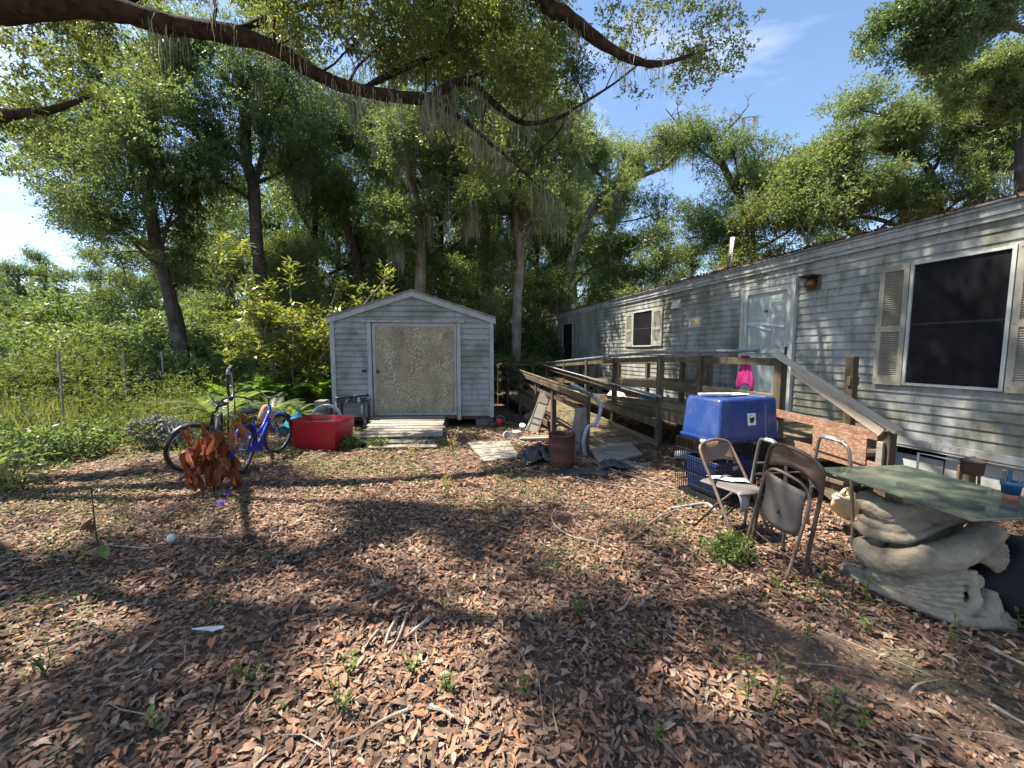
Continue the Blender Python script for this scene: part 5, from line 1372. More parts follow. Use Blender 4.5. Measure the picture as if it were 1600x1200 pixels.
def build_tote():
    # wire crate with a blue tub inside, an upturned blue tub on top
    a = math.atan2(0.30, 0.81)
    cr = empty('wire_crate', (2.42, 4.22, 0.03), a, 'black wire dog crate under the upturned blue tote', 'crate')
    w, d, h = 0.92, 0.58, 0.62
    def wires(nm, segs, r=0.0036):
        mb = MB()
        for p, q in segs: mb.tube([p, q], r, 5)
        mb.build(nm, M['black_wire'], cr)
    for y in (-d / 2, d / 2):
        s = [((-w / 2 + w * k / 30, y, 0), (-w / 2 + w * k / 30, y, h)) for k in range(31)] + [((-w / 2, y, h * k / 5), (w / 2, y, h * k / 5)) for k in range(6)]
        wires('side_grid', s)
    for x in (-w / 2, w / 2):
        s = [((x, -d / 2 + d * k / 18, 0), (x, -d / 2 + d * k / 18, h)) for k in range(19)] + [((x, -d / 2, h * k / 5), (x, d / 2, h * k / 5)) for k in range(6)]
        wires('end_grid', s)
    s = [((-w / 2 + w * k / 18, -d / 2, h), (-w / 2 + w * k / 18, d / 2, h)) for k in range(19)] + [((-w / 2, -d / 2 + d * k / 4, h), (w / 2, -d / 2 + d * k / 4, h)) for k in range(5)]
    wires('top_grid', s)
    mb = MB()
    for x in (-w / 2, w / 2):
        for y in (-d / 2, d / 2): mb.tube([(x, y, 0), (x, y, h)], 0.0045, 6)
    mb.build('corner_rods', M['black_wire'], cr)
    mb = MB(); mb.loft([rrect(0, 0, w - 0.02, d - 0.02, 0.03, z) for z in (0.0, 0.02)]); mb.build('floor_pan', M['black_plastic'], cr)
    def tub(name, lab, W, D, H, up, mt, taper=0.80):
        r = empty(name, (0, 0, 0), 0, lab, 'storage tote')
        rings = []
        prof = [(1.0, 0.0), (1.012, 0.004), (1.03, 0.03), (1.03, 0.045), (0.985, 0.05), (0.98, 0.07), (0.965, 0.16), (0.958, 0.165), (taper + 0.05, H - 0.03), (taper + 0.02, H - 0.008), (taper - 0.02, H), (taper - 0.14, H), (taper - 0.16, H - 0.008), (taper - 0.5, H - 0.008)]
        for k, z in prof: rings.append(rrect(0, 0, W * k, D * (k if k > .99 else k * 0.995), 0.032, z, 6))
        mb = MB(); mb.loft(rings, False, True)
        body = mb.build('body', M[mt], r, True, solid=0.004)
        m = body.modifiers.new('e', 'EDGE_SPLIT'); m.split_angle = R(40)
        return r, body
    T, body = tub('storage_tote', 'large blue plastic tote turned upside down on the wire crate', 0.90, 0.50, 0.46, False, 'blue_plastic', 0.86)
    T.location = (2.42, 4.22, 0.655); T.rotation_euler = (0, 0, a)
    # vertical ribs moulded into the ends and sides
    for (x, y, rz) in ((-0.405, -0.10, 90), (-0.405, 0.10, 90)):
        mb = MB(); mb.loft([[Vector((-0.434, y - .05, .06)), Vector((-0.434, y + .05, .06)), Vector((-0.39, y + .042, .425)), Vector((-0.39, y - .042, .425))], [Vector((-0.440, y - .044, .06)), Vector((-0.440, y + .044, .06)), Vector((-0.399, y + .036, .42)), Vector((-0.399, y - .036, .42))]])
        mb.build('rib', M['blue_plastic'], T, bevel=0.003)
    # printed sticker: pale square with a dark shape, and a round one
    def on_front(x, z): return -0.2425 + (z - 0.16) * 0.105 - 0.0045
    def face(x, z, off): return Vector((x, on_front(x, z) - off, z))
    mb = MB(); mb.add([face(-0.035, .175, .002), face(0.085, .175, .002), face(0.085, .305, .002), face(-0.035, .305, .002)], [(0, 1, 2, 3)]); mb.build('sticker', M['paper'], T)
    mb = MB(); mb.add([face(-0.004, .205, .004), face(0.030, .195, .004), face(0.066, .228, .004), face(0.060, .262, .004), face(0.015, .252, .004), face(-0.006, .265, .004)], [(0, 1, 2, 3, 4, 5)]); mb.build('sticker_print', M['lawn_dark'], T)
    mb = MB(); mb.add([face(-0.008, .272, .004), face(0.028, .272, .004), face(0.028, .285, .004), face(-0.008, .285, .004)], [(0, 1, 2, 3)]); mb.build('sticker_print', M['grey_plastic'], T)
    mb = MB(); c = (0.335, .425); mb.add([face(c[0] + .030 * math.cos(q * .524), c[1] - .002 + .028 * math.sin(q * .524), .004) for q in range(12)], [tuple(range(12))]); mb.build('round_sticker', M['paper'], T)
    mb = MB(); mb.add([face(c[0] + .018 * math.cos(q * .785), c[1] - .002 + .014 * math.sin(q * .785), .006) for q in range(8)], [tuple(range(8))]); mb.build('sticker_print', M['grey_plastic'], T)
    # a cord round the tote
    mb = MB(); mb.tube(smooth_path([(0.22, 0.22, 0.466), (0.22, 0.0, 0.464), (0.222, -0.2, 0.466), (0.235, -0.222, 0.455), (0.226, -0.236, 0.3), (0.222, -0.25, 0.15), (0.222, -0.262, 0.03)], 3), 0.0022, 5); mb.build('cord', M['grey_plastic'], T)
    mb = MB(); mb.box((-0.47, -0.13, 0.015), (0.035, 0.14, 0.03)); hd = mb.build('handle', M['white_plastic'], T, bevel=0.006)
    mb = MB(); mb.tube([(-0.475, -0.19, 0.0), (-0.485, -0.19, -0.16)], 0.006, 6); mb.tube([(-0.475, -0.07, 0.0), (-0.48, -0.07, -0.12)], 0.006, 6); mb.build('latch_arm', M['grey_plastic'], hd)
    T2, b2 = tub('storage_tote', 'blue plastic tote standing inside the wire crate', 0.62, 0.44, 0.38, True, 'blue_shaded', 0.86)
    T2.rotation_euler = (math.pi, 0, a); T2.location = Vector((2.42, 4.22, 0.45)) + Vector((math.cos(a) * -0.1, math.sin(a) * -0.1, 0))
    mb = MB(); mb.add([(-.1, .222, .09), (-.02, .222, .09), (-.02, .226, .0), (-.1, .226, .0)], [(0, 1, 2, 3)]); mb.build('sticker', M['paper'], T2)
    # white tray on the tote
    tr = empty('plastic_tray', (2.25, 4.24, 1.122), a - 0.35, 'white plastic trim piece lying on top of the blue tote', 'tray')
    mb = MB(); mb.loft([rrect(0, 0, 0.34, 0.085, 0.02, 0), rrect(0, 0, 0.35, 0.09, 0.02, 0.022), rrect(0, 0, 0.33, 0.07, 0.02, 0.024), rrect(0, 0, 0.31, 0.05, 0.02, 0.008)]); mb.build('tray_body', M['white_plastic'], tr)
    mb = MB(); mb.tube([(-0.12, 0.03, 0.02), (0.15, 0.10, 0.012)], 0.006, 6); mb.build('rod', M['grey_plastic'], tr)
    mb = MB(); mb.box((0, 0, 0), (0.30, 0.16, 0.012)); o = mb.build('clear_lid', M['paper'], None, bevel=0.005); o.location = (2.52, 4.33, 1.124); o.rotation_euler = (0.0, 0, a); tag(o, 'pale flat lid lying at the back of the blue tote', 'lid')
    # bottle and jug lying beside the crate
    def bottle(name, lab, loc, rot, mt, r, L):
        e = empty(name, loc, 0, lab, 'bottle'); e.rotation_euler = rot
        mb = MB(); mb.lathe([(r * .8, 0), (r, r * .2), (r, L * .6), (r * .9, L * .7), (r * .35, L * .85), (r * .3, L * .92)], n=16); mb.build('body', M[mt], e, True)
        mb = MB(); mb.lathe([(r * .38, L * .92), (r * .38, L), (r * .2, L + .005)], n=12); mb.build('cap', M['white_plastic'], e, True)
    p = G(1056, 719); bottle('plastic_bottle', 'white plastic bottle lying left of the wire crate', (p.x, p.y, 0.085), (R(90), 0, R(100)), 'white_plastic', 0.06, 0.24)
    p = G(1074, 745); bottle('water_bottle', 'clear blue tinted bottle beside the wire crate', (p.x + .1, p.y + .25, 0.09), (R(90), 0, R(60)), 'grey_plastic', 0.055, 0.3)
build_tote()

def folding_chair():
    # ---- open chair
    c = empty('folding_chair', (1.93, 3.27, 0.02), R(24), 'open brown metal folding chair with papers on its seat', 'chair')
    pth = smooth_path([(-0.215, -0.22, 0.0), (-0.213, 0.0, 0.40), (-0.205, 0.155, 0.66), (-0.17, 0.20, 0.75), (0, 0.218, 0.778), (0.17, 0.20, 0.75), (0.205, 0.155, 0.66), (0.213, 0.0, 0.40), (0.215, -0.22, 0.0)], 5)
    mb = MB(); mb.tube(pth, 0.0125, 10); mb.build('main_frame', M['chair_steel'], c, True)
    for s in (-1, 1):
        mb = MB(); mb.tube([(s * 0.188, 0.215, 0.0), (s * 0.188, 0.02, 0.26), (s * 0.188, -0.13, 0.425)], 0.0105, 8); mb.build('leg', M['chair_rust'], c, True)
        mb = MB(); mb.tube([(s * 0.188, 0.232, -0.012), (s * 0.188, 0.21, 0.02)], 0.014, 8); mb.build('foot_cap', M['rubber'], c)
        mb = MB(); mb.tube([(s * 0.215, -0.232, -0.012), (s * 0.215, -0.212, 0.02)], 0.016, 8); mb.build('foot_cap', M['rubber'], c)
    mb = MB(); mb.tube([(-0.188, 0.16, 0.075), (0.188, 0.16, 0.075)], 0.006, 8); mb.tube([(-0.21, -0.165, 0.10), (0.21, -0.165, 0.10)], 0.006, 8); mb.build('crossbar', M['chair_rust'], c)
    g = []
    for i in range(9):
        v = i / 8; row = []
        y = -0.21 + 0.39 * v
        hw = 0.19 - 0.035 * (1 - v) ** 2 * 1.3
        for j in range(9):
            u = -1 + 2 * j / 8
            drop = -0.02 * (1 - v) ** 6 - 0.012 * (1 - u * u) * (1 - (2 * v - 1) ** 2) - 0.01 * abs(u) ** 6
            row.append(Vector((u * hw, y + 0.045 * (1 - v) * abs(u) ** 2.5, 0.437 + drop)))
        g.append(row)
    mb = MB(); mb.sheet(g); mb.build('seat', M['chair_seat'], c, True, solid=0.012)
    g = []
    for i in range(6):
        z = 0.575 + 0.185 * i / 5; row = []
        for j in range(11):
            u = -1 + 2 * j / 10
            hw = 0.203 if i < 4 else (0.195 if i == 4 else 0.165)
            row.append(Vector((u * hw, 0.118 + 0.42 * (z - 0.575) + 0.045 * (1 - u * u), z - 0.035 * (1 - abs(u) ** 2) * (1 - i / 5.0) * -1)))
        g.append(row)
    mb = MB(); mb.sheet(g); mb.build('backrest', M['chair_back'], c, True, solid=0.008)
    # papers
    mw = Matrix.Translation((1.93, 3.27, 0.02)) @ Matrix.Rotation(R(24), 4, 'Z')
    g = [[mw @ Vector((-0.10 + 0.22 * i / 6 + 0.05 * j / 4, 0.13 - 0.22 * i / 6 + 0.10 * (j / 4), 0.452 + 0.006 * math.sin(i * 1.7 + j))) for j in range(5)] for i in range(7)]
    mb = MB(); mb.sheet(g); o = mb.build('paper_sheet', M['paper'], None, True, solid=0.001); tag(o, 'crumpled pale paper lying on the open chair seat', 'paper')
    g = [[mw @ Vector((-0.16 + 0.13 * j / 3, -0.155 - 0.035 * math.sin(i * 0.5) + 0.02 * (j / 3), 0.43 - 0.17 * i / 5)) for j in range(4)] for i in range(6)]
    mb = MB(); mb.sheet(g); o = mb.build('cloth_rag', M['grey_plastic'], None, True, solid=0.002); tag(o, 'grey rag hanging below the open chair seat', 'rag')
    # ---- folded chair leaning on the walker
    f = empty('folding_chair', (0, 0, 0), 0, 'folded rusty metal folding chair leaning with worn grey seat', 'chair')
    zx = Vector((-0.02, -0.17, 0.86)).normalized()
    xx = Vector((0.20, -0.98, 0.0)); xx = (xx - zx * xx.dot(zx)).normalized()
    yy = zx.cross(xx)
    m = Matrix(((xx.x, yy.x, zx.x, 1.94), (xx.y, yy.y, zx.y, 2.72), (xx.z, yy.z, zx.z, 0.025), (0, 0, 0, 1)))
    f.matrix_world = m
    # local: x right, z up along the frame, -y... +y towards the viewer is decided by the cross product
    s_ = -1 if (m.to_3x3() @ Vector((0, 1, 0))).dot(Vector((-1.9, -2.75, 0.7))) < 0 else 1
    Y = lambda v: v * s_
    pth = smooth_path([(-0.215, Y(0.0), 0.0), (-0.213, Y(0.0), 0.45), (-0.208, Y(0), 0.78), (-0.17, Y(0), 0.90), (0, Y(0), 0.935), (0.17, Y(0), 0.90), (0.208, Y(0), 0.78), (0.213, Y(0), 0.45), (0.215, Y(0), 0.0)], 5)
    mb = MB(); mb.tube(pth, 0.0125, 10); mb.build('main_frame', M['chair_rust'], f, True)
    pth = smooth_path([(-0.182, Y(0.10), 0.015), (-0.18, Y(0.045), 0.5), (-0.172, Y(0.03), 0.66), (-0.12, Y(0.03), 0.735), (0, Y(0.03), 0.75), (0.12, Y(0.03), 0.735), (0.172, Y(0.03), 0.66), (0.18, Y(0.045), 0.5), (0.182, Y(0.10), 0.015)], 4)
    mb = MB(); mb.tube(pth, 0.0105, 10); mb.build('leg_frame', M['chair_steel'], f, True)
    for z in (0.10, 0.19):
        mb = MB(); mb.tube(smooth_path([(-0.19, Y(0.035), z + .03), (-0.16, Y(0.045), z), (0.16, Y(0.045), z), (0.19, Y(0.035), z + .03)], 4), 0.0055, 8); mb.build('crossbar', M['chair_rust'], f, True)
    g = []
    for i in range(11):
        v = i / 10; z = 0.33 + 0.375 * v; row = []
        hw = 0.152 - (0.05 * max(0, v - 0.8) * 5) ** 2 * 2 - (0.03 * max(0, .15 - v) * 7)
        for j in range(9):
            u = -1 + 2 * j / 8
            row.append(Vector((u * hw, Y(0.035 + 0.012 * (1 - u * u) - 0.01 * math.sin(v * 5 + u)), z + 0.03 * abs(u) ** 2 * (v < .3))))
        g.append(row)
    mb = MB(); mb.sheet(g); seat = mb.build('seat', M['chair_seat'], f, True, solid=0.012)
    mb = MB(); mb.add([(-0.015, Y(0.0555), 0.445), (0.02, Y(0.0555), 0.455), (-0.005, Y(0.0555), 0.485)], [(0, 1, 2)]); mb.build('torn_hole', M['lawn_dark'], seat)
    g = []
    for i in range(6):
        z = 0.765 + 0.15 * i / 5; row = []
        hw = (0.202, 0.203, 0.20, 0.19, 0.172, 0.12)[i]
        for j in range(11):
            u = -1 + 2 * j / 10; row.append(Vector((u * hw, Y(-0.004 - 0.035 * (1 - u * u)), z + 0.015 * (1 - u * u) - 0.045 * (1 - i / 5) * (u * u))))
        g.append(row)
    mb = MB(); mb.sheet(g); mb.build('backrest', M['chair_back'], f, True, solid=0.006)
    for x in (-0.215, 0.215):
        mb = MB(); mb.tube([(x, 0, -0.012), (x, 0, 0.025)], 0.0155, 8); mb.build('foot_cap', M['rubber'], f)
folding_chair()

def build_walker():
    w = empty('walking_frame', (2.42, 3.12, 0.02), R(8), 'aluminium walking frame with grey grips behind the folded chair', 'walker')
    for s in (-1, 1):
        x = s * 0.29
        mb = MB(); mb.tube(smooth_path([(x * 1.1, -0.18, 0.0), (x * 1.04, -0.15, 0.45), (x, -0.12, 0.76), (x, -0.07, 0.83), (x, 0.02, 0.85), (x, 0.10, 0.845), (x, 0.15, 0.80), (x * 1.04, 0.20, 0.45), (x * 1.1, 0.24, 0.0)], 4), 0.0125, 10); mb.build('side_frame', M['alu'], w, True)
        mb = MB(); mb.tube([(x, -0.06, 0.838), (x, 0.02, 0.852), (x, 0.08, 0.850)], 0.019, 10); mb.build('grip', M['grey_plastic'], w, True)
        mb = MB(); mb.tube([(x * 1.05, -0.16, 0.38), (x * 1.05, 0.21, 0.38)], 0.009, 8); mb.build('brace', M['alu'], w)
        for (y, z) in ((-0.18, 0), (0.24, 0)):
            mb = MB(); mb.tube([(x * 1.1, y, -0.01), (x * 1.1, y, 0.045)], 0.02, 10); mb.build('rubber_tip', M['rubber'], w)
    mb = MB(); mb.tube([(-0.30, 0.19, 0.52), (0.30, 0.19, 0.52)], 0.011, 8); mb.build('cross_tube', M['alu'], w)
    mb = MB(); mb.tube([(-0.30, 0.185, 0.62), (0.30, 0.185, 0.62)], 0.011, 8); mb.build('cross_tube', M['alu'], w)
    mb = MB(); mb.tube(smooth_path([(0.36, -0.17, 0.055), (0.36, -0.13, 0.055), (0.36, -0.13, 0.09)], 2), 0.01, 6)
    mb.build('wheel_bracket', M['alu'], w)
    mb = MB(); mb.lathe([(0.0, -.014), (0.05, -.014), (0.056, 0), (0.05, .014), (0, .014)], n=16); mb.build('wheel', M['rubber'], w, True, loc=(0.345, -0.18, 0.045), rot=(0, R(90), 0))
    # cream jug lying behind it
    p = G(1312, 815); e = empty('plastic_jug', (p.x - 0.15, p.y - 0.2, 0.24), 0, 'dirty cream plastic jug leaning behind the folded chair', 'jug'); e.rotation_euler = (R(58), R(8), R(-62))
    mb = MB(); mb.loft([rrect(0, 0, .13 * k, .17 * k, .035, z, 5) for k, z in ((.85, -.16), (1, -.14), (1, .06), (.9, .11), (.5, .16), (.36, .19), (.36, .215))]); mb.build('body', M['cream_plastic'], e, True)
    mb = MB(); mb.tube(smooth_path([(0, .075, .02), (0, .125, .05), (0, .12, .13), (0, .05, .17)], 4), 0.014, 8); mb.build('handle', M['cream_plastic'], e, True)
    mb = MB(); mb.lathe([(.03, .21), (.03, .24), (0, .243)], n=12); mb.build('cap', M['white_plastic'], e, True)
build_walker()

def build_table():
    L = Vector((2.33, 2.85, 0)); ex = Vector((0.995, 0.10, 0)).normalized(); ey = Vector((0.08, -0.997, 0)).normalized()
    rz = math.atan2(ex.y, ex.x)
    zt = 0.715
    c = L + ex * 0.36 + ey * 0.455
    t = empty('patio_table', (c.x, c.y, 0), rz, 'patio table with green glass top on a sculpted concrete pedestal', 'table')
    mb = MB(); mb.box((0, 0, zt + 0.005), (0.74, 0.92, 0.011)); mb.build('glass_top', M['green_glass'], t, bevel=0.003)
    # sculpted pedestal: base slab, scallop shell, curled fish body, rising tail; fused by a voxel remesh
    cv = Vector((-c.x, -c.y, 0)).normalized(); cr_ = Vector((-cv.y, cv.x, 0))      # outward and along the carved front
    Ri = Matrix.Rotation(-rz, 3, 'Z')
    def W(r, v, z): return Ri @ (cr_ * (r * 1.06 - 0.03) + cv * v) + Vector((0, 0, z))
    mb = MB()
    n = 40
    rings = []
    for (k, z) in ((0.98, -0.03), (1.0, 0.02), (0.985, 0.045), (0.93, 0.055), (0.90, 0.085), (0.72, 0.10), (0.4, 0.105)):
        ring = []
        for i in range(n):
            a = 2 * math.pi * i / n
            rr = (0.33 + 0.03 * math.sin(3 * a + 0.5) + 0.02 * math.sin(5 * a)) * k
            ring.append(W(rr * math.cos(a) * 1.08, rr * math.sin(a) * 0.92, z + 0.008 * math.sin(9 * a) * k))
        rings.append(ring)
    mb.loft(rings)
    def fat(pts, rad, nn=14, sub=5):
        sp = smooth_path([W(*p) for p in pts], sub); mb.tube(sp, lerp_list(rad, len(sp)), nn)
    fat([(0.0, 0, 0.0), (0.0, 0.02, 0.25), (0.02, 0.0, 0.45), (0.02, 0, 0.705)], [0.20, 0.17, 0.15, 0.20])
    # rocky ledge lumps along the base
    rl = random.Random(4)
    for k in range(13):
        t_ = k / 12; x = -0.31 + 0.50 * t_
        fat([(x, 0.16 + 0.10 * math.sin(3.1 * t_), 0.09 + 0.16 * t_), (x + 0.05, 0.20 + 0.09 * math.sin(3.1 * t_), 0.10 + 0.17 * t_)], [0.034 + 0.012 * rl.random(), 0.036 + 0.012 * rl.random()], 9, 2)
    # scallop shell: ribs fanning from the left root to the right edge
    for k in range(7):
        u = k / 6
        fat([(-0.24, 0.21, 0.075 + 0.035 * u), (-0.10, 0.285, 0.07 + 0.095 * u), (0.04, 0.32, 0.07 + 0.16 * u), (0.185, 0.28, 0.07 + 0.24 * u)], [0.009, 0.0125, 0.0165, 0.0175], 8)
    fat([(0.09, 0.30, 0.055), (0.18, 0.29, 0.075), (0.222, 0.27, 0.16), (0.215, 0.26, 0.25), (0.195, 0.25, 0.335)], [0.020, 0.027, 0.027, 0.026, 0.030])
    # back of the shell and the stump behind its lip
    fat([(0.20, 0.18, 0.05), (0.27, 0.14, 0.10), (0.28, 0.12, 0.20)], [0.07, 0.07, 0.03])
    # crescent body
    fat([(-0.245, 0.13, 0.30), (-0.215, 0.20, 0.245), (-0.12, 0.255, 0.245), (0.0, 0.27, 0.30), (0.11, 0.25, 0.385), (0.20, 0.20, 0.48), (0.27, 0.12, 0.585)], [0.055, 0.075, 0.086, 0.090, 0.086, 0.078, 0.070], 18)
    # waist rising at the left, and the scalloped wave above it
    fat([(-0.20, 0.12, 0.28), (-0.185, 0.12, 0.35), (-0.21, 0.12, 0.40)], [0.06, 0.045, 0.05])
    fat([(-0.30, 0.12, 0.405), (-0.22, 0.19, 0.385), (-0.13, 0.23, 0.405), (-0.05, 0.24, 0.42), (0.04, 0.22, 0.50), (0.12, 0.18, 0.575)], [0.022, 0.036, 0.034, 0.026, 0.022, 0.016], 10)
    fat([(-0.27, 0.10, 0.45), (-0.18, 0.18, 0.44), (-0.06, 0.20, 0.47), (0.04, 0.18, 0.545)], [0.03, 0.045, 0.045, 0.03], 10)
    # upper bodies under the glass
    fat([(-0.27, 0.04, 0.60), (-0.20, 0.12, 0.55), (-0.10, 0.16, 0.545), (0.0, 0.14, 0.60)], [0.05, 0.085, 0.080, 0.05], 16)
    fat([(-0.03, 0.13, 0.56), (0.08, 0.12, 0.585), (0.18, 0.08, 0.66)], [0.06, 0.075, 0.06], 16)
    # fin fan at the right
    for k in range(8):
        a = R(-50 + 15 * k)
        fat([(0.20, 0.17, 0.40), (0.27, 0.16, 0.40 + 0.055 * math.sin(a) + 0.02), (0.20 + 0.13 * math.cos(a * .8), 0.14, 0.43 + 0.125 * math.sin(a))], [0.03, 0.024, 0.019], 8, 3)
    fat([(0.12, 0.265, 0.31), (0.17, 0.25, 0.38), (0.20, 0.22, 0.45)], [0.012, 0.03, 0.012], 8)
    # band sweeping along the foot, ending in a knob
    fat([(-0.335, 0.10, 0.075), (-0.25, 0.235, 0.065), (-0.10, 0.31, 0.055), (0.05, 0.335, 0.045), (0.17, 0.32, 0.04)], [0.020, 0.023, 0.023, 0.023, 0.032], 10)
    fat([(0.17, 0.31, 0.04), (0.24, 0.26, 0.045), (0.31, 0.17, 0.04)], [0.045, 0.035, 0.04], 10)
    ped = mb.build('pedestal', M['concrete'], t, True)
    rm = ped.modifiers.new('fuse', 'REMESH'); rm.mode = 'VOXEL'; rm.voxel_size = 0.0065; rm.use_smooth_shade = True
    sm = ped.modifiers.new('soft', 'SMOOTH'); sm.factor = 0.4; sm.iterations = 1
    tex = bpy.data.textures.new('stone_relief', 'CLOUDS'); tex.noise_scale = 0.04; tex.noise_depth = 3
    dp = ped.modifiers.new('relief', 'DISPLACE'); dp.texture = tex; dp.strength = 0.018; dp.mid_level = 0.5
    # flower pot on the table with blue tools
    p = ground_at(1578, 781, zt + 0.011)
    f = empty('flower_pot', (p.x, p.y, zt + 0.011), 0.3, 'small blue banded terracotta pot on the glass table', 'pot')
    mb = MB(); mb.lathe([(0.030, 0), (0.031, 0.003), (0.036, 0.04)], n=18); mb.build('pot_foot', M['terracotta'], f, True)
    mb = MB(); mb.lathe([(0.0365, 0.038), (0.040, 0.085), (0.044, 0.087), (0.045, 0.112), (0.040, 0.113), (0.037, 0.09), (0.03, 0.06)], n=18, cap0=True); mb.build('pot_body', M['blue_glaze'], f, True)
    for (x, y, l, tx, mt) in ((-0.02, 0, .13, -0.05, 'blue_glaze'), (0.02, -0.02, .11, 0.12, 'pipe_dark'), (0.0, 0.02, .12, -0.35, 'pipe_dark')):
        mb = MB(); mb.beam((x, y, 0.06), (x + tx * l, y, 0.06 + l), 0.022, 0.012); mb.build('tool_handle', M[mt], f, bevel=0.004)
    mb = MB(); mb.tube(smooth_path([(0.05, -.01, .07), (0.09, -.02, .11), (0.13, -.02, .10), (0.12, -.02, .07)], 4), 0.008, 8); mb.build('rim_wire', M['pipe_dark'], f, True)
    # covered metal pot on the ground by the skirting, with a white pipe
    q = Vector((3.62, 2.92, 0.0))
    u = empty('cooking_pot', (3.70, 3.02, 0.0), 0, 'rusty lidded pot on a stand behind the glass table', 'pot')
    mb = MB(); mb.lathe([(0.055, 0.62), (0.065, 0.64), (0.068, 0.71), (0.066, 0.72)], n=18); mb.build('pot_body', M['rust'], u, True)
    mb = MB(); mb.lathe([(0.074, 0.721), (0.072, 0.735), (0.03, 0.75), (0.012, 0.753), (0.012, 0.765), (0.0, 0.767)], n=18); mb.build('lid', M['chair_rust'], u, True)
    for k in range(3):
        a = k * 2.094 + 0.4; mb = MB(); mb.tube([(0.09 * math.cos(a), 0.09 * math.sin(a), 0), (0.055 * math.cos(a), 0.055 * math.sin(a), 0.63)], 0.010, 6); mb.build('leg', M['wire'], u)
    pv = MB(); pv.tube([(3.56, 3.30, 0.0), (3.56, 3.30, 0.72), (3.70, 3.08, 0.70)], 0.009, 8); o = pv.build('water_pipe', M['white_plastic'], None, True); tag(o, 'thin white water pipe standing beside the rusty lidded pot', 'pipe')
    # black sack in the shade under the table
    mb = MB(); rg = np.random.default_rng(5)
    rings = []
    for (k, z) in ((0.9, 0.0), (1.05, 0.08), (1.0, 0.2), (0.85, 0.32), (0.6, 0.42), (0.25, 0.47)):
        rings.append([Vector(((0.30 + 0.05 * rg.normal()) * k * math.cos(a) * 1.1, (0.30 + 0.05 * rg.normal()) * k * math.sin(a) * 0.8, z + 0.02 * rg.normal())) for a in np.linspace(0, 2 * math.pi, 17)[:-1]])
    mb.loft(rings); M['sack_plastic'] = pmat('sack_plastic', (0.006, 0.006, 0.007), (0.012, 0.012, 0.013), scale=5, rough=0.55, spec=0.25)
    o = mb.build('rubbish_sack', M['sack_plastic'], None, True, subsurf=1); o.location = (3.15, 2.25, 0.0); tag(o, 'full black plastic sack under the glass table', 'sack')
build_table()

# ------------------------------------------------------------------ bicycles
def build_wheel(name, r, parent, loc, rot=(0, 0, 0), tyre='rubber', rim='chrome'):
    w = empty(name, (0, 0, 0)); w.parent = parent; w.location = loc; w.rotation_euler = rot
    def ring(rad, rr, nn, m=36):
        mb = MB(); mb.tube([(rad * math.cos(2 * math.pi * k / m), 0, rad * math.sin(2 * math.pi * k / m)) for k in range(m)], rr, nn, closed=True); return mb
    ring(r - 0.023, 0.023, 8).build('tyre', M[tyre], w, True)
    ring(r - 0.052, 0.011, 6).build('rim', M[rim], w, True)
    mb = MB()
    for k in range(28):
        a = 2 * math.pi * k / 28; s = 1 if k % 2 else -1; b = a + s * 0.5
        mb.tube([(0.018 * math.cos(b), s * 0.028, 0.018 * math.sin(b)), ((r - 0.055) * math.cos(a), 0, (r - 0.055) * math.sin(a))], 0.0014, 3, caps=False)
    mb.build('spokes', M['chrome'], w)['kind'] = 'stuff'
    mb = MB(); mb.tube([(0, -0.045, 0), (0, 0.045, 0)], 0.017, 10); mb.build('hub', M['chrome'], w, True)
    return w

def fender(parent, c, r, a0, a1, mt, w=0.028):
    g = []
    for k in range(15):
        a = R(a0 + (a1 - a0) * k / 14)
        g.append([Vector((c[0] + (r + 0.012 * (1 - u * u)) * math.cos(a), c[1] + u * w, c[2] + (r + 0.012 * (1 - u * u)) * math.sin(a))) for u in (-1, -0.5, 0, 0.5, 1)])
    mb = MB(); mb.sheet(g); return mb.build('fender', M[mt], parent, True, solid=0.002)

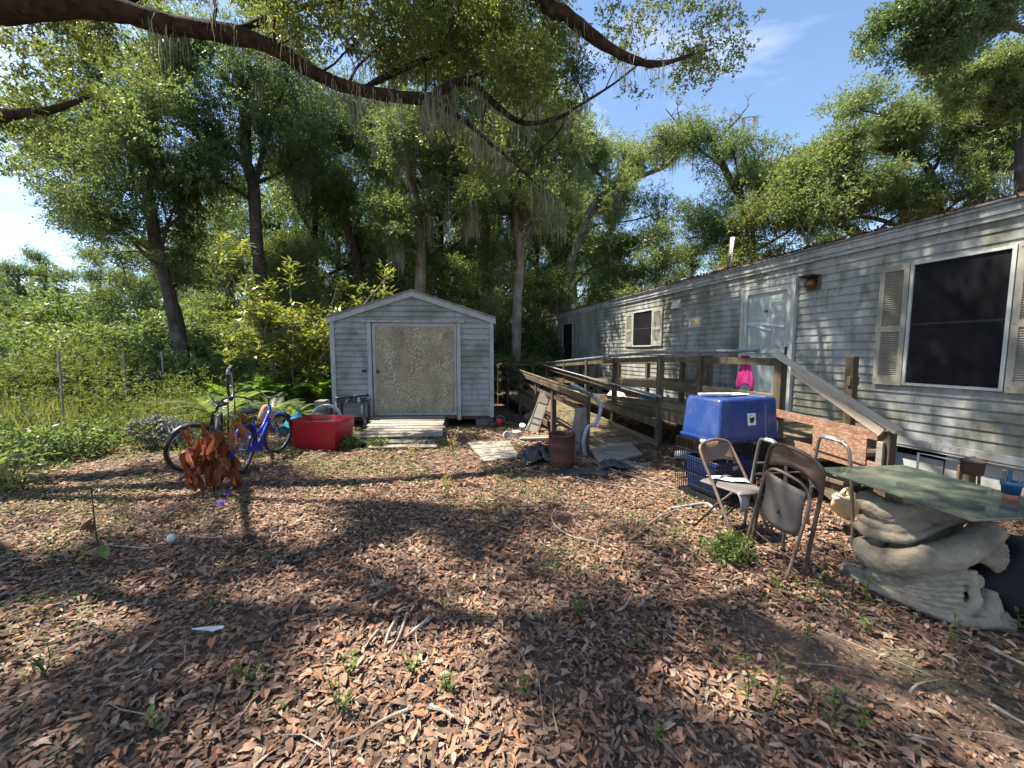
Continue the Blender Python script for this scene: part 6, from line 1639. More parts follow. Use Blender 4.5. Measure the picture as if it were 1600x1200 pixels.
def bicycle(label, loc, rz, lean, mt, steer=0.0, r=0.315, fend='blue_paint', base=1.04, basket=False):
    b = empty('bicycle', loc, 0, label, 'bicycle'); b.rotation_euler = (R(lean), 0, rz); b.rotation_mode = 'XYZ'
    build_wheel('rear_wheel', r, b, (0, 0, r))
    bb = Vector((0.42, 0, 0.27)); st = Vector((0.26, 0, 0.62)); hd0 = Vector((base - 0.20, 0, 0.60)); hd1 = Vector((base - 0.245, 0, 0.78)); ra = Vector((0, 0, r))
    mb = MB()
    mb.tube(smooth_path([hd0 + Vector((-.01, 0, .03)), (base - 0.42, 0, 0.40), bb], 5), 0.021, 10)
    mb.tube(smooth_path([hd1 + Vector((.015, 0, -.04)), (0.58, 0, 0.52), (0.33, 0, 0.44)], 5), 0.019, 10)
    mb.tube([bb, st], 0.018, 10); mb.tube([hd0, hd1], 0.024, 10); mb.tube([bb + Vector((0, -.05, 0)), bb + Vector((0, .05, 0))], 0.026, 10)
    for s in (-1, 1):
        mb.tube([bb + Vector((0, s * .03, 0)), (0.16, s * .045, 0.29), ra + Vector((0, s * .05, 0))], 0.011, 8)
        mb.tube([st + Vector((0, s * .015, -.06)), ra + Vector((0, s * .05, 0))], 0.009, 8)
    mb.build('frame', M[mt], b, True)
    mb = MB(); mb.tube([st, st + Vector((-.05, 0, .16))], 0.012, 8); mb.build('seat_post', M['chrome'], b, True)
    rings = []
    for (x, hw, zt) in ((-0.16, 0.055, 0), (-0.13, 0.10, .012), (-0.06, 0.105, .01), (0.0, 0.075, 0), (0.08, 0.032, -.004), (0.14, 0.02, -.012), (0.155, 0.008, -.02)):
        c = st + Vector((-.05 + x, 0, .185 + zt))
        rings.append([c + Vector((0, hw * math.cos(a), (0.03 if math.sin(a) > 0 else 0.045) * math.sin(a) * (0.5 + hw * 5))) for a in np.linspace(0, 2 * math.pi, 13)[:-1]])
    mb = MB(); mb.loft(rings); mb.build('saddle', M['black_plastic'], b, True)
    # steering assembly
    f = empty('fork', hd0); f.parent = b; f.rotation_euler = (0, 0, steer)
    rel = Vector((base, 0, r)) - hd0
    mb = MB()
    for s in (-1, 1): mb.tube(smooth_path([(0, s * .02, 0), (0.02, s * .05, -.03), (rel.x * .6, s * .05, rel.z * .62), (rel.x, s * .05, rel.z)], 4), 0.012, 8)
    mb.build('fork_blades', M[mt], f, True)
    fender(f, (rel.x, 0, rel.z), r + 0.018, 40, 165, fend)
    wf = build_wheel('front_wheel', r, f, rel)
    up = (hd1 - hd0)
    mb = MB(); mb.tube([up * 0.9, up * 1.75], 0.012, 8)
    q = up * 1.75
    mb.tube(smooth_path([q + Vector((-0.22, -0.31, .06)), q + Vector((-.08, -.29, .10)), q + Vector((.02, -.18, .08)), q + Vector((.03, -.05, 0)), q + Vector((.03, .05, 0)), q + Vector((.02, .18, .08)), q + Vector((-.08, .29, .10)), q + Vector((-.22, .31, .06))], 4), 0.011, 8)
    mb.build('handlebar', M['dark_paint'], f, True)
    for s in (-1, 1):
        mb = MB(); mb.tube([q + Vector((-.24, s * .314, .055)), q + Vector((-.13, s * .30, .092))], 0.017, 8); mb.build('grip', M['rubber'], f, True)
    fender(b, (0, 0, r), r + 0.018, 20, 185, fend)
    mb = MB(); mb.tube([bb + Vector((0, -.07, 0)), bb + Vector((.11, -.075, -.12))], 0.009, 8); mb.tube([bb + Vector((0, .07, 0)), bb + Vector((-.11, .075, .12))], 0.009, 8); mb.build('crank', M['chrome'], b)
    for (s, d) in ((-1, 1), (1, -1)):
        mb = MB(); mb.box(bb + Vector((d * .11, s * .115, d * -.12)), (0.085, 0.075, 0.022)); mb.build('pedal', M['black_plastic'], b, bevel=0.004)
    mb = MB(); mb.loft([[Vector((x, y, z)) for x, z in ((0.02, r - .035), (0.42, .20), (0.51, .24), (0.50, .31), (0.42, .345), (0.02, r + .03))] for y in (-0.062, -0.056)]); mb.build('chain_guard', M[mt], b)
    return b

def build_bikes():
    p = ground_at(378, 742); 
    bicycle('blue bicycle standing behind the sapling of dead leaves', (p.x, p.y, 0.02), math.atan2(1.0, -0.22), 6, 'blue_paint', steer=R(-18), fend='blue_paint')
    p0 = ground_at(345, 712)
    bicycle('dark bicycle with silver fenders leaning behind the blue one', (-4.56, 5.80, 0.02), math.atan2(-0.86, 0.52), -7, 'dark_paint', steer=R(-52), fend='silver_paint')
    # upended third bicycle wheel behind, and a loose wheel by the shed
    p = ground_at(352, 665)
    w = empty('upturned_bicycle', (-5.15, 7.0, 1.0), 0, 'upturned bicycle fork with its wheel in the air behind the others', 'bicycle'); w.rotation_euler = (0, R(8), R(118))
    ww = build_wheel('wheel_ring', 0.30, w, (0, 0, 0), rim='chrome')
    fender(w, (0, 0, 0), 0.315, 30, 150, 'silver_paint')
    mb = MB(); mb.tube([(0, -.05, 0), (0.02, -.05, -.4), (0.1, -.03, -.97)], 0.013, 8); mb.tube([(0, .05, 0), (0.02, .05, -.4), (-0.2, .03, -.97)], 0.013, 8); mb.build('fork_stand', M['dark_paint'], w, True)
    p = G(505, 672)
    w = empty('spoked_hoop', (-3.55, 7.25, 0.315), 0, 'loose bicycle wheel leaning between red tub and shed', 'wheel'); w.rotation_euler = (R(-14), 0, R(12))
    build_wheel('wheel_ring', 0.30, w, (0, 0, 0), tyre='grey_plastic')
    # basket with tan cloth on the blue bike
    k = empty('bike_basket', (-3.70, 5.72, 0.60), 0.4, 'tan cloth bundle hanging from the blue bicycle', 'bundle')
    rg = np.random.default_rng(2); rings = []
    for (kk, z) in ((0.35, -.10), (0.8, -.06), (1, .02), (.9, .10), (.6, .17), (.2, .22)):
        rings.append([Vector((.11 * kk * math.cos(a) * (1 + .25 * rg.normal()), .09 * kk * math.sin(a) * (1 + .25 * rg.normal()), z + .01 * rg.normal())) for a in np.linspace(0, 6.283, 13)[:-1]])
    mb = MB(); mb.loft(rings); mb.build('cloth_body', M['tan_cloth'], k, True, subsurf=1)
build_bikes()

def build_left_clutter():
    # red tub
    t = empty('plastic_tub', (-3.22, 6.45, 0.015), R(-9), 'deep red plastic tub beside the blue bicycle', 'tub')
    W, D, H = 0.86, 0.62, 0.47
    rings = [rrect(0, 0, W * k, D * k, 0.05, z, 5) for k, z in ((.86, 0), (.88, .01), (.98, H - .03), (1.0, H - .03), (1.015, H - .028), (1.015, H), (.985, H + .002), (.965, H - .01), (.85, .02), (.4, .018))]
    mb = MB(); mb.loft(rings, True, True); o = mb.build('body', M['red_plastic'], t, True); m = o.modifiers.new('e', 'EDGE_SPLIT'); m.split_angle = R(35)
    mb = MB(); mb.loft([rrect(0, 0, W * k, D * k, 0.05, z, 5) for k, z in ((.94, H - .09), (.94, H - .085))]); mb.build('dark_water', M['glass_dark'], t)
    mb = MB(); mb.box((-0.1, 0.05, H - 0.075), (0.5, 0.03, 0.02), Matrix.Rotation(.5, 3, 'Z')); mb.build('stick', M['wood_grey'], t)
    for s in (-1, 1):
        mb = MB(); mb.tube(smooth_path([(s * W * .505, -.08, H - .04), (s * (W * .505 + .035), -.06, H - .05), (s * (W * .505 + .035), .06, H - .05), (s * W * .505, .08, H - .04)], 3), 0.01, 8); mb.build('handle', M['red_plastic'], t, True)
    # turquoise towel
    rg = np.random.default_rng(12)
    g = []
    for i in range(12):
        row = []
        for j in range(12):
            u, v = i / 11, j / 11
            row.append(Vector((-4.12 + 0.55 * u + 0.03 * rg.normal(), 6.58 + 0.40 * v, 0.14 + 0.36 * math.sin(math.pi * min(1, u * 1.1)) ** .7 * (0.45 + .55 * math.sin(math.pi * v)) + 0.05 * math.sin(9 * u + 5 * v) + .015 * rg.normal())))
        g.append(row)
    mb = MB(); mb.sheet(g); o = mb.build('towel', M['teal_cloth'], None, True, solid=0.008, subsurf=1); tag(o, 'crumpled turquoise towel behind the red tub', 'towel')
    # distressed black table frame leaning on the shed
    f = empty('broken_table', (-3.30, 7.72, 0.0), R(4), 'peeling black table frame propped against the shed', 'table'); f.rotation_euler = (R(-12), R(-2), R(4))
    for (x0, x1) in ((-0.30, -0.235), (0.20, 0.275)):
        mb = MB(); mb.beam((x0 + .03, 0, 0.0) if x0 < 0 else (x0 + .12, 0, 0.0), (x0 + .03, 0, 0.66), 0.06, 0.05); mb.build('leg', M['black_wood'], f, bevel=0.004)
    mb = MB(); mb.beam((-0.19, 0.06, 0.05), (-0.19, 0.06, 0.6), 0.05, 0.05); mb.build('leg', M['black_wood'], f, bevel=0.004)
    mb = MB(); mb.beam((0.36, 0.10, 0.0), (0.34, 0.10, 0.64), 0.05, 0.05); mb.build('leg', M['black_wood'], f, bevel=0.004)
    mb = MB(); mb.box((-0.01, 0.0, 0.63), (0.56, 0.035, 0.115)); mb.build('apron', M['black_wood'], f, bevel=0.004)
    mb = MB(); mb.box((0.02, 0.04, 0.705), (0.66, 0.17, 0.022), Matrix.Rotation(R(-4), 3, 'Y')); mb.build('top_board', M['black_wood'], f, bevel=0.004)
    mb = MB(); mb.box((0.30, 0.09, 0.66), (0.16, 0.03, 0.03)); mb.build('apron', M['black_wood'], f)
    mb = MB(); mb.box((0, 0, 0), (0.40, 0.26, 0.03)); o = mb.build('green_board', M['paver'], None, bevel=0.006); o.location = (-2.82, 7.10, 0.05); o.rotation_euler = (0.03, 0.02, 0.2)
    tag(o, 'pale greenish slab lying beside the shed ramp', 'slab')
    # concrete block column behind left corner of shed
    e = empty('block_pier', (-3.98, 7.95, 0), 0.1, 'stacked concrete blocks at the shed left corner', 'pier')
    for k in range(3):
        mb = MB(); mb.box((0.01 * k, 0.01 * (k % 2), 0.1 + 0.2 * k), (0.2, 0.3, 0.195)); mb.build('block', M['paver'], e, bevel=0.008)
    # sapling with dead leaves
    p = ground_at(333, 768); s = empty('dead_sapling', (p.x, p.y, 0), 0, 'small sapling hung with rust brown dead leaves', 'sapling')
    rg = np.random.default_rng(7)
    mb = MB(); stem = smooth_path([(0, 0, -.02), (0.01, 0, .25), (-.02, 0.01, .5), (0.02, 0, .72)], 5); mb.tube(stem, lerp_list([.010, .006, .004], len(stem)), 6)
    brs = []
    for k in range(7):
        a = k * 2.1; z = 0.34 + 0.055 * k
        q = smooth_path([(0, 0, z), (.09 * math.cos(a), .09 * math.sin(a), z + .08), (.20 * math.cos(a), .17 * math.sin(a), z + .11)], 3); mb.tube(q, lerp_list([.004, .002], len(q)), 5); brs.append(q)
    mb.build('stem', M['bark'], s, True)
    var = []
    for k in range(4):
        g = []
        for i in range(6):
            v = i / 5; hw = 0.036 * math.sin(math.pi * (0.12 + 0.86 * v)) ** 0.8
            g.append([Vector((u * hw, 0.035 * math.sin(3 * v + k) + 0.026 * abs(u) ** 1.5 * (1 + k % 2) * (1 if k < 2 else -1) + .012 * math.sin(5 * u + 7 * v + k), -0.21 * v)) for u in (-1, -.5, 0, .5, 1)])
        mb = MB(); mb.sheet(g); me = mb.mesh('hanging_leaf', True); me.materials.append(M['dead_leaf']); var.append(me)
    for k in range(64):
        q = brs[k % 7]; b = q[rg.integers(1, len(q))]
        o = link('hanging_leaf', var[k % 4], None, s, b + Vector((rg.normal(0, .05), rg.normal(0, .04), rg.normal(-.06, .12))), (rg.normal(0, .22), rg.normal(0, .22), rg.random() * 6.28))
        sc = rg.uniform(.75, 1.25); o.scale = (sc, sc, sc)
    # grey dried foliage heap
    p = G(252, 700); e = empty('dried_plant', p, 0, 'heap of grey dried foliage left of the bicycles', 'plant')
    C = [(-.22, 0, .33), (-.05, 0, .42), (.14, .02, .40), (.30, 0, .34), (-.28, 0, .2), (.05, -.05, .25), (.22, -.04, .22), (.38, 0, .25), (-.1, -.06, .2), (-.36, 0, .36)]
    me = crown_mesh('dried_foliage', rg, C, [(.12, .12, .09)] * len(C), 5200, 6, 0.05, 0.05, 0.03)
    M['grey_leaf'] = leafmat('grey_leaf', (0.15, 0.15, 0.15), (0.38, 0.37, 0.36), trans=0.1, rough=0.8, tcol=(1, 1, 1))
    link('dried_foliage', me, M['grey_leaf'], e)
    mb = MB()
    for k in range(9): mb.tube([(rg.normal(-.15, .08), rg.normal(0, .04), -.02), (rg.normal(-.05, .2), rg.normal(0, .05), .3)], .008, 5)
    mb.build('stalks', M['twig'], e)
build_left_clutter()

def build_middle_clutter():
    # plywood sheet of joined boards on the ground
    a, b, c, d = ground_at(730, 692, .03), ground_at(757, 722, .03), ground_at(812, 715, .03), ground_at(795, 690, .03)
    e = empty('board_pallet', (0, 0, 0), 0, 'weathered plank panel lying on the leaves before the ramp', 'board panel')
    n = 5
    for k in range(n):
        f0, f1 = k / n + .006, (k + 1) / n - .006
        q = [a.lerp(b, f0), d.lerp(c, f0), d.lerp(c, f1), a.lerp(b, f1)]
        mb = MB(); mb.loft([[Vector((p.x, p.y, 0.02)) for p in q][::-1], [Vector((p.x, p.y, 0.045 + .004 * (k % 2))) for p in q][::-1]][::-1]); mb.build('plank', M['plywood'], e)
    # ramp foot panel
    a, b, c, d = ground_at(920, 700, .04), ground_at(938, 727, .04), ground_at(1004, 710, .04), ground_at(982, 688, .04)
    mb = MB(); q = [a, d, c, b]; mb.loft([[Vector((p.x, p.y, 0.02)) for p in q], [Vector((p.x, p.y, 0.05)) for p in q]]); o = mb.build('plywood_sheet', M['plywood'], None); tag(o, 'pale plywood sheet at the foot of the ramp', 'plywood')
    for (x, y, s, rz, lab) in ((975, 724, .30, .3, 'small square paver half sunk near the ramp foot'), (1003, 729, .24, -.2, 'broken paver piece among leaves near the wire crate')):
        p = G(x, y); mb = MB(); mb.loft([[Vector((s * .5 * kx * q * (1 + .1 * math.sin(i * 3)), s * .5 * ky * q, z)) for i, (kx, ky) in enumerate(((-1, -1), (.9, -1), (1, .8), (-.9, 1)))] for q, z in ((1, -.02), (1, .012), (.96, .02))]); o = mb.build('paver_stone', M['paver'], None); o.location = p; o.rotation_euler = (.03, .02, rz); tag(o, lab, 'paver')
    # rusty bin
    p = ground_at(880, 738); t = empty('metal_bin', (p.x, p.y + 0.17, 0.02), 0, 'rusty brown metal bin standing near the ramp post', 'bin')
    mb = MB(); mb.lathe([(.165, 0), (.172, .01), (.172, .10), (.177, .11), (.172, .12), (.178, .30), (.183, .31), (.178, .32), (.182, .45), (.190, .455), (.190, .47), (.180, .472), (.172, .45), (.165, .02)], n=28, cap1=False); mb.build('body', M['rust'], t, True)
    mb = MB(); mb.lathe([(.165, .03), (.0, .035)], n=20); mb.build('ash_bed', M['soil'], t)
    for s in (-1, 1):
        mb = MB(); mb.tube(smooth_path([(s * .182, -.05, .36), (s * .21, -.04, .34), (s * .21, .04, .34), (s * .182, .05, .36)], 3), .006, 6); mb.build('handle', M['rust'], t)
    # black plastic sheets and bags
    rg = np.random.default_rng(23)
    for (px, py, sx, sy, h, lab, nm) in ((843, 722, .30, .26, .20, 'crumpled black plastic bag left of the rusty bin', 'plastic_bag'), (955, 732, .20, .12, .09, 'small black plastic bag right of the rusty bin', 'plastic_bag'), (905, 742, .36, .12, .03, 'flat dark plastic sheet under the rusty bin', 'plastic_sheet')):
        p = G(px, py); g = []
        ph = rg.random(6) * 6.28
        for i in range(21):
            row = []
            for j in range(21):
                u, v = -1 + i / 10, -1 + j / 10; q = math.hypot(u, v)
                cr2 = abs(math.sin(5.1 * u + 2.3 * v + ph[0])) + abs(math.sin(-3.7 * u + 4.9 * v + ph[1])) + .6 * abs(math.sin(9 * u + 7 * v + ph[2]))
                row.append(Vector((u * sx * (1 + .05 * rg.normal() + .12 * math.sin(3 * v + ph[3])), v * sy * (1 + .05 * rg.normal() + .12 * math.sin(3 * u + ph[4])), h * max(0, 1 - q * q * .62) * (.45 + .42 * cr2 + .10 * rg.normal()) + .006)))
            g.append(row)
        mb = MB(); mb.sheet(g); o = mb.build(nm, M['black_plastic'], None, True, subsurf=1); o.location = p; tag(o, lab, 'plastic bag' if nm == 'plastic_bag' else 'plastic sheet')
    # propped cream board with carpet cap
    p = G(832, 676); e = empty('leaning_board', p, 0, 'cream board with dark carpet cap leaning on the ramp post', 'board')
    d = at(858, 612, 7.7) - p; d.x = .30; d.y = .22; d.z = 0.82
    zz = d.normalized(); xx = Vector((0.96, -0.25, 0)); xx = (xx - zz * xx.dot(zz)).normalized(); yy = zz.cross(xx)
    e.matrix_world = Matrix(((xx.x, yy.x, zz.x, p.x), (xx.y, yy.y, zz.y, p.y), (xx.z, yy.z, zz.z, p.z), (0, 0, 0, 1)))
    L = d.length
    mb = MB(); mb.box((0, 0, L * .37), (0.18, 0.03, L * .74)); mb.build('panel', M['cream_plastic'] if False else M['plywood'], e, bevel=.004)
    for s in (-1, 1):
        mb = MB(); mb.box((s * .105, 0, L * .47), (.022, .045, L * .94)); mb.build('side_rail', M['carpet'], e, bevel=.004)
    mb = MB(); mb.loft([[Vector((.105 * math.cos(a_), y, L * .80 + .16 * max(0, math.sin(a_)) - (.10 if math.sin(a_) < 0 else 0))) for a_ in np.linspace(0, 6.283, 15)[:-1]] for y in (-.03, .03)]); mb.build('carpet_cap', M['carpet'], e)
    for z in (.2, .33, .72):
        mb = MB(); mb.box((0, -.02, L * z), (.182, .012, .012)); mb.build('batten', M['wood_post'], e)
    mb = MB(); mb.beam((-.16, .05, 0), (-.05, .05, L * .8), .03, .05); mb.build('side_slat', M['wood_grey'], e)
    # small pots and cups
    def cup(nm, lab, px, py, r, h, mt, rot=(0, 0, 0), cat='pot', dz=0.0):
        p = G(px, py, dz); e = empty(nm, p, 0, lab, cat); e.rotation_euler = rot
        mb = MB(); mb.lathe([(r * .72, 0), (r * .75, .004), (r * .98, h * .82), (r * 1.06, h * .83), (r * 1.06, h), (r * .95, h), (r * .70, .012), (.0, .011)], n=20, cap1=False); mb.build('body', M[mt], e, True)
        return e
    e = cup('plastic_bucket', 'small red bucket tipped over near the shed corner', 779, 668, .07, .14, 'red_plastic', (R(-62), R(20), 0), 'bucket', .05)
    mb = MB(); mb.tube(smooth_path([(-.085, 0, .16), (-.06, -.07, .20), (.06, -.07, .20), (.085, 0, .16)], 4), .003, 5); mb.build('handle', M['white_plastic'], e)
    cup('flower_pot', 'white plastic pot with a rusty rim by the leaning board', 807, 684, .075, .13, 'white_plastic')
    cup('plastic_cup', 'round white container lying beside the red bucket', 790, 683, .07, .10, 'white_plastic', (R(80), 0, R(20)), 'container', .05)
    cup('plastic_cup', 'blue white cup perched behind the white pot', 816, 672, .06, .10, 'white_plastic', (R(30), 0, 0), 'container', .04)
    cup('plastic_bucket', 'grey bucket lying below the ramp railing', 822, 661, .12, .22, 'paver', (R(75), R(20), R(60)), 'bucket', .1)
    p = G(770, 668); mb = MB(); mb.lathe([(.06, 0), (.10, .02), (.10, .08), (.05, .11)], n=12); o = mb.build('paint_can', M['dark_paint'], None, True); o.location = p; tag(o, 'dark paint can at the shed right corner', 'can')
    mb = MB(); mb.box((0, 0, 0), (.62, .10, .05)); mb.box((.03, .1, .01), (.55, .07, .04)); pp = G(838, 688); 
    o = mb.build('scrap_timber', M['wood_grey'], None, bevel=.004); o.location = pp + Vector((0, 0, .03)); o.rotation_euler = (0, 0, .12); tag(o, 'dark grey scrap timber behind the rusty bin', 'timber')
    # hoses and cords
    def cable(nm, lab, pix, r, mt, cat, lift=0.03):
        pts = [ground_at(x, y) for x, y in pix]; sp = smooth_path([(q.x, q.y, float(hgt(q.x, q.y)) + lift) for q in pts], 6)
        mb = MB(); mb.tube(sp, r, 7); o = mb.build(nm, M[mt], None, True); tag(o, lab, cat)
    cable('garden_hose', 'dusty tan hose looping over the leaves near the open chair', [(868, 798), (862, 812), (870, 828), (890, 842), (915, 850), (930, 853)], .008, 'hose', 'hose')
    cable('garden_hose', 'tan hose end curving out of the leaves beside the open chair', [(985, 850), (1000, 842), (1015, 825), (1035, 810), (1060, 800)], .009, 'hose', 'hose')
    cable('electric_cord', 'thin pale cord running from the shed to the crate', [(765, 676), (790, 684), (815, 692), (845, 704), (880, 716), (915, 722), (960, 738), (1010, 752), (1060, 768), (1100, 776)], .008, 'hose', 'cord')
    cable('electric_cord', 'pale cord lying in front of the rusty bin', [(905, 752), (930, 757), (960, 762), (990, 768), (1040, 770), (1085, 772)], .007, 'hose', 'cord')
    cable('conduit_pipe', 'grey bent pipe lying left of the open chair', [(1045, 800), (1080, 793), (1105, 790), (1118, 800)], .014, 'grey_plastic', 'pipe')
    # grey corrugated hose hung on the ramp railing
    sp = smooth_path([at(893, 600, 7.0), at(905, 606, 6.8), at(918, 615, 6.4), at(930, 622, 6.1), at(938, 632, 5.95), at(937, 646, 5.9), at(930, 662, 5.85), at(918, 668, 5.85), at(912, 690, 5.8), at(914, 712, 5.8)], 14)
    mb = MB(); mb.tube(sp, [0.034 if k % 2 else 0.029 for k in range(len(sp))], 10); o = mb.build('drain_hose', M['grey_plastic'], None, True); tag(o, 'grey corrugated hose draped over the ramp railing end', 'hose')
    rg = np.random.default_rng(31)
    g = [[Vector((at(905 + 22 * u, 0, 5.85).x + .02 * rg.normal(), 5.86 + .03 * math.sin(9 * u) + .02 * rg.normal(), 0.75 - .72 * v)) for u in np.linspace(0, 1, 5)] for v in np.linspace(0, 1, 9)]
    mb = MB(); mb.sheet(g); o = mb.build('cloth_strip', M['carpet'], None, True, solid=.01, subsurf=1); tag(o, 'dark cloth strip hanging on the ramp end post', 'cloth')
    # pink shirt on the rail
    mw = Matrix.Translation((2.49, 6.44, 0)) @ Matrix.Rotation(WALL_ANG, 4, 'Z')
    g = []
    for i in range(15):
        v = i / 14; row = []
        for j in range(11):
            u = j / 10
            w = 0.15 + 0.10 * v
            s = -1.66 + (u - .5) * w + .02 * math.sin(6 * v + 3 * u)
            dz = 0.385 * max(0, v - .14) / .86 * (1 + .12 * math.sin(8 * u + 1))
            y = -.035 + .024 * math.sin(u * 19) * (0.3 + v) if v > .14 else .03 - .065 * v / .14
            row.append(mw @ Vector((s, y + .004, (1.552 if v <= .14 else 1.546) - dz)))
        g.append(row)
    mb = MB(); mb.sheet(g); o = mb.build('shirt', M['pink_cloth'], None, True, solid=.003); tag(o, 'bright pink shirt hung over the ramp railing', 'shirt')
    # clutter on the ramp deck
    for (s, y, z, sx, sy, h, mt, lab) in ((2.6, -.7, .50, .25, .2, .22, 'white_plastic', 'white plastic bundle lying on the ramp deck'), (1.5, -.8, .56, .22, .18, .14, 'teal_cloth', 'green blue tangled cloth on the ramp deck'), (4.4, -.6, .40, .4, .25, .16, 'white_plastic', 'pale plastic sheet bunched on the far ramp deck')):
        g = []
        for i in range(9):
            row = []
            for j in range(9):
                u, v = -1 + i / 4, -1 + j / 4; q = math.hypot(u, v); row.append(mw @ Vector((s + u * sx, y + v * sy, z + h * max(0, 1 - q * q * .7) * (1 + .3 * rg.normal()) + .004)))
            g.append(row)
        mb = MB(); mb.sheet(g); o = mb.build('cloth_bundle', M[mt], None, True, subsurf=1); tag(o, lab, 'bundle')
    mb = MB(); mb.tube([mw @ Vector((3.1, -.12, 1.30 + .02)), mw @ Vector((3.1, -.13, .62))], .05, 8); o = mb.build('rolled_mat', M['black_plastic'], None, True); tag(o, 'dark rolled mat standing inside the ramp railing', 'mat')
    # yard lamp post behind the home
    b = at(892, 445, 20.0); e = empty('lamp_post', (b.x, b.y, 0), 0, 'slim post lamp with white globe behind the mobile home', 'lamp')
    mb = MB(); mb.tube([(0, 0, 0), (0, 0, b.z - .1)], .06, 8); mb.build('pole', M['trim_home'], e, True)
    mb = MB(); mb.lathe([(.06, -.12), (.17, -.05), (.17, .06), (.10, .16), (.02, .2)], (0, 0, b.z), 12); mb.build('globe', M['white_plastic'], e, True)
build_middle_clutter()

def build_small_things():
    p = G(268, 848); mb = MB(); mb.lathe([(0.0, -.03), (.022, -.025), (.032, 0), (.026, .028), (.01, .04), (0, .042)], n=14); o = mb.build('white_ball', M['white_plastic'], None, True); o.location = p + Vector((0, 0, .035)); tag(o, 'small dirty white ball on the leaves', 'ball')
    p = G(461, 881); mb = MB(); mb.tube([(.062 * math.cos(a), .062 * math.sin(a), .012 * math.sin(2 * a)) for a in np.linspace(0, 6.283, 29)[:-1]], .012, 8, closed=True); o = mb.build('rubber_ring', M['rubber'], None, True); o.location = p + Vector((0, 0, .035)); tag(o, 'black rubber ring lying on the leaves', 'ring')
    rg = np.random.default_rng(9)
    for (x, y, s, lab) in ((357, 783, .045, 'crumpled purple blue scrap near the dead sapling'), (345, 796, .035, 'smaller purple blue scrap near the dead sapling')):
        p = G(x, y); g = [[Vector((s * u * (1 + .2 * rg.normal()), s * .6 * v, .02 + .05 * rg.random())) for u in np.linspace(-1, 1, 6)] for v in np.linspace(-1, 1, 5)]
        mb = MB(); mb.sheet(g); o = mb.build('plastic_scrap', M['purple'], None); o.location = p; tag(o, lab, 'scrap')
    # white broken plastic shard
    p = G(325, 998); mb = MB(); q = [(-.08, -.006), (.0, -.012), (.045, -.022), (.06, -.004), (.085, 0), (.08, .018), (.0, .012)]
    mb.loft([[Vector((x, y, z)) for x, y in q] for z in (0, .006)]); o = mb.build('plastic_shard', M['white_plastic'], None); o.location = p + Vector((0, 0, .035)); o.rotation_euler = (.1, .05, .05); tag(o, 'white broken plastic shard on the leaves', 'shard')
    # weathered wood splinters and sticks
    def stick(nm, lab, pix, r, mt='twig', cat='stick', grp=None):
        pts = [ground_at(x, y) for x, y in pix]; sp = smooth_path([(q.x, q.y, float(hgt(q.x, q.y)) + .035) for q in pts], 4)
        rr = [r * (1 - .6 * k / (len(sp) - 1)) * (1 + .15 * rg.normal()) for k in range(len(sp))]
        mb = MB(); mb.tube(sp, rr, 6); o = mb.build(nm, M[mt], None); tag(o, lab, cat, grp)
    stick('rotten_branch', 'longest bleached piece of the rotten wood cluster', [(678, 968), (655, 985), (632, 1003)], .016, 'twig', 'branch')
    stick('rotten_branch', 'upright bleached splinter of the rotten wood cluster', [(622, 972), (610, 990), (600, 1018)], .013, 'twig', 'branch')
    stick('rotten_branch', 'forked bleached splinter in the rotten wood cluster', [(636, 966), (624, 1000), (606, 1030)], .010, 'twig', 'branch')
    stick('rotten_branch', 'short bleached splinter beside the rotten wood cluster', [(592, 992), (580, 1005), (570, 1020)], .010, 'twig', 'branch')
    stick('fallen_stick', 'long grey stick lying before the rotten wood cluster', [(645, 1120), (600, 1140), (560, 1165), (520, 1178)], .008)
    stick('fallen_stick', 'stubby grey stick lying right of the long stick', [(668, 1118), (690, 1124), (710, 1136)], .011)
    stick('fallen_stick', 'pale brown stick lying by the bare seedling', [(165, 855), (195, 858), (232, 862)], .011)
    stick('fallen_stick', 'dark stick lying right of the white ball', [(400, 845), (370, 868), (350, 888)], .010, 'bark')
    stick('fallen_stick', 'grey stick just right of the white ball', [(297, 841), (318, 845), (340, 846)], .010)
    stick('fallen_stick', 'white forked stick in the yard centre', [(985, 940), (975, 955), (962, 962)], .012)
    stick('fallen_stick', 'curved thin stick on the bare dirt', [(1420, 1095), (1435, 1082), (1470, 1075)], .006)
    stick('fallen_stick', 'flat pale stick at the edge of the bare dirt', [(1415, 1160), (1440, 1165), (1465, 1169)], .008)
    stick('fallen_stick', 'long pale stick at the far edge of the bare dirt', [(1535, 1020), (1570, 1038), (1620, 1062)], .014)
    stick('fallen_stick', 'slender stick beneath the long pale one', [(1545, 1110), (1580, 1130), (1620, 1150)], .010)
    # dark bare seedling with a few leaves
    def leaf_me(nm, L, W, mt, n=5):
        g = []
        for i in range(n):
            v = i / (n - 1); hw = W * math.sin(math.pi * (.06 + .93 * v)) ** .8
            g.append([Vector((L * v, u * hw, .12 * L * math.sin(2.6 * v) + .25 * hw * abs(u))) for u in (-1, 0, 1)])
        mb = MB(); mb.sheet(g); me = mb.mesh(nm, True)
        a = me.attributes.new('rnd', 'FLOAT', 'FACE'); a.data.foreach_set('value', [random.Random(hash(nm) % 100).random()] * len(me.polygons))
        me.materials.append(M[mt]); return me
    big = leaf_me('leaf', .16, .035, 'weed_leaf'); sm = leaf_me('leaf', .045, .014, 'weed_leaf'); dead = leaf_me('dead_leaf', .11, .018, 'litter'); thin = leaf_me('leaf', .10, .011, 'weed_leaf')
    p = G(160, 876); e = empty('bare_seedling', p, 0, 'dark bare seedling stem with two drooping green leaves', 'seedling')
    mb = MB(); mb.tube([(0, 0, -.02), (-.03, 0, .2), (-.035, 0, .55)], [.009, .006, .003], 6); mb.build('stem', M['bark'], e)
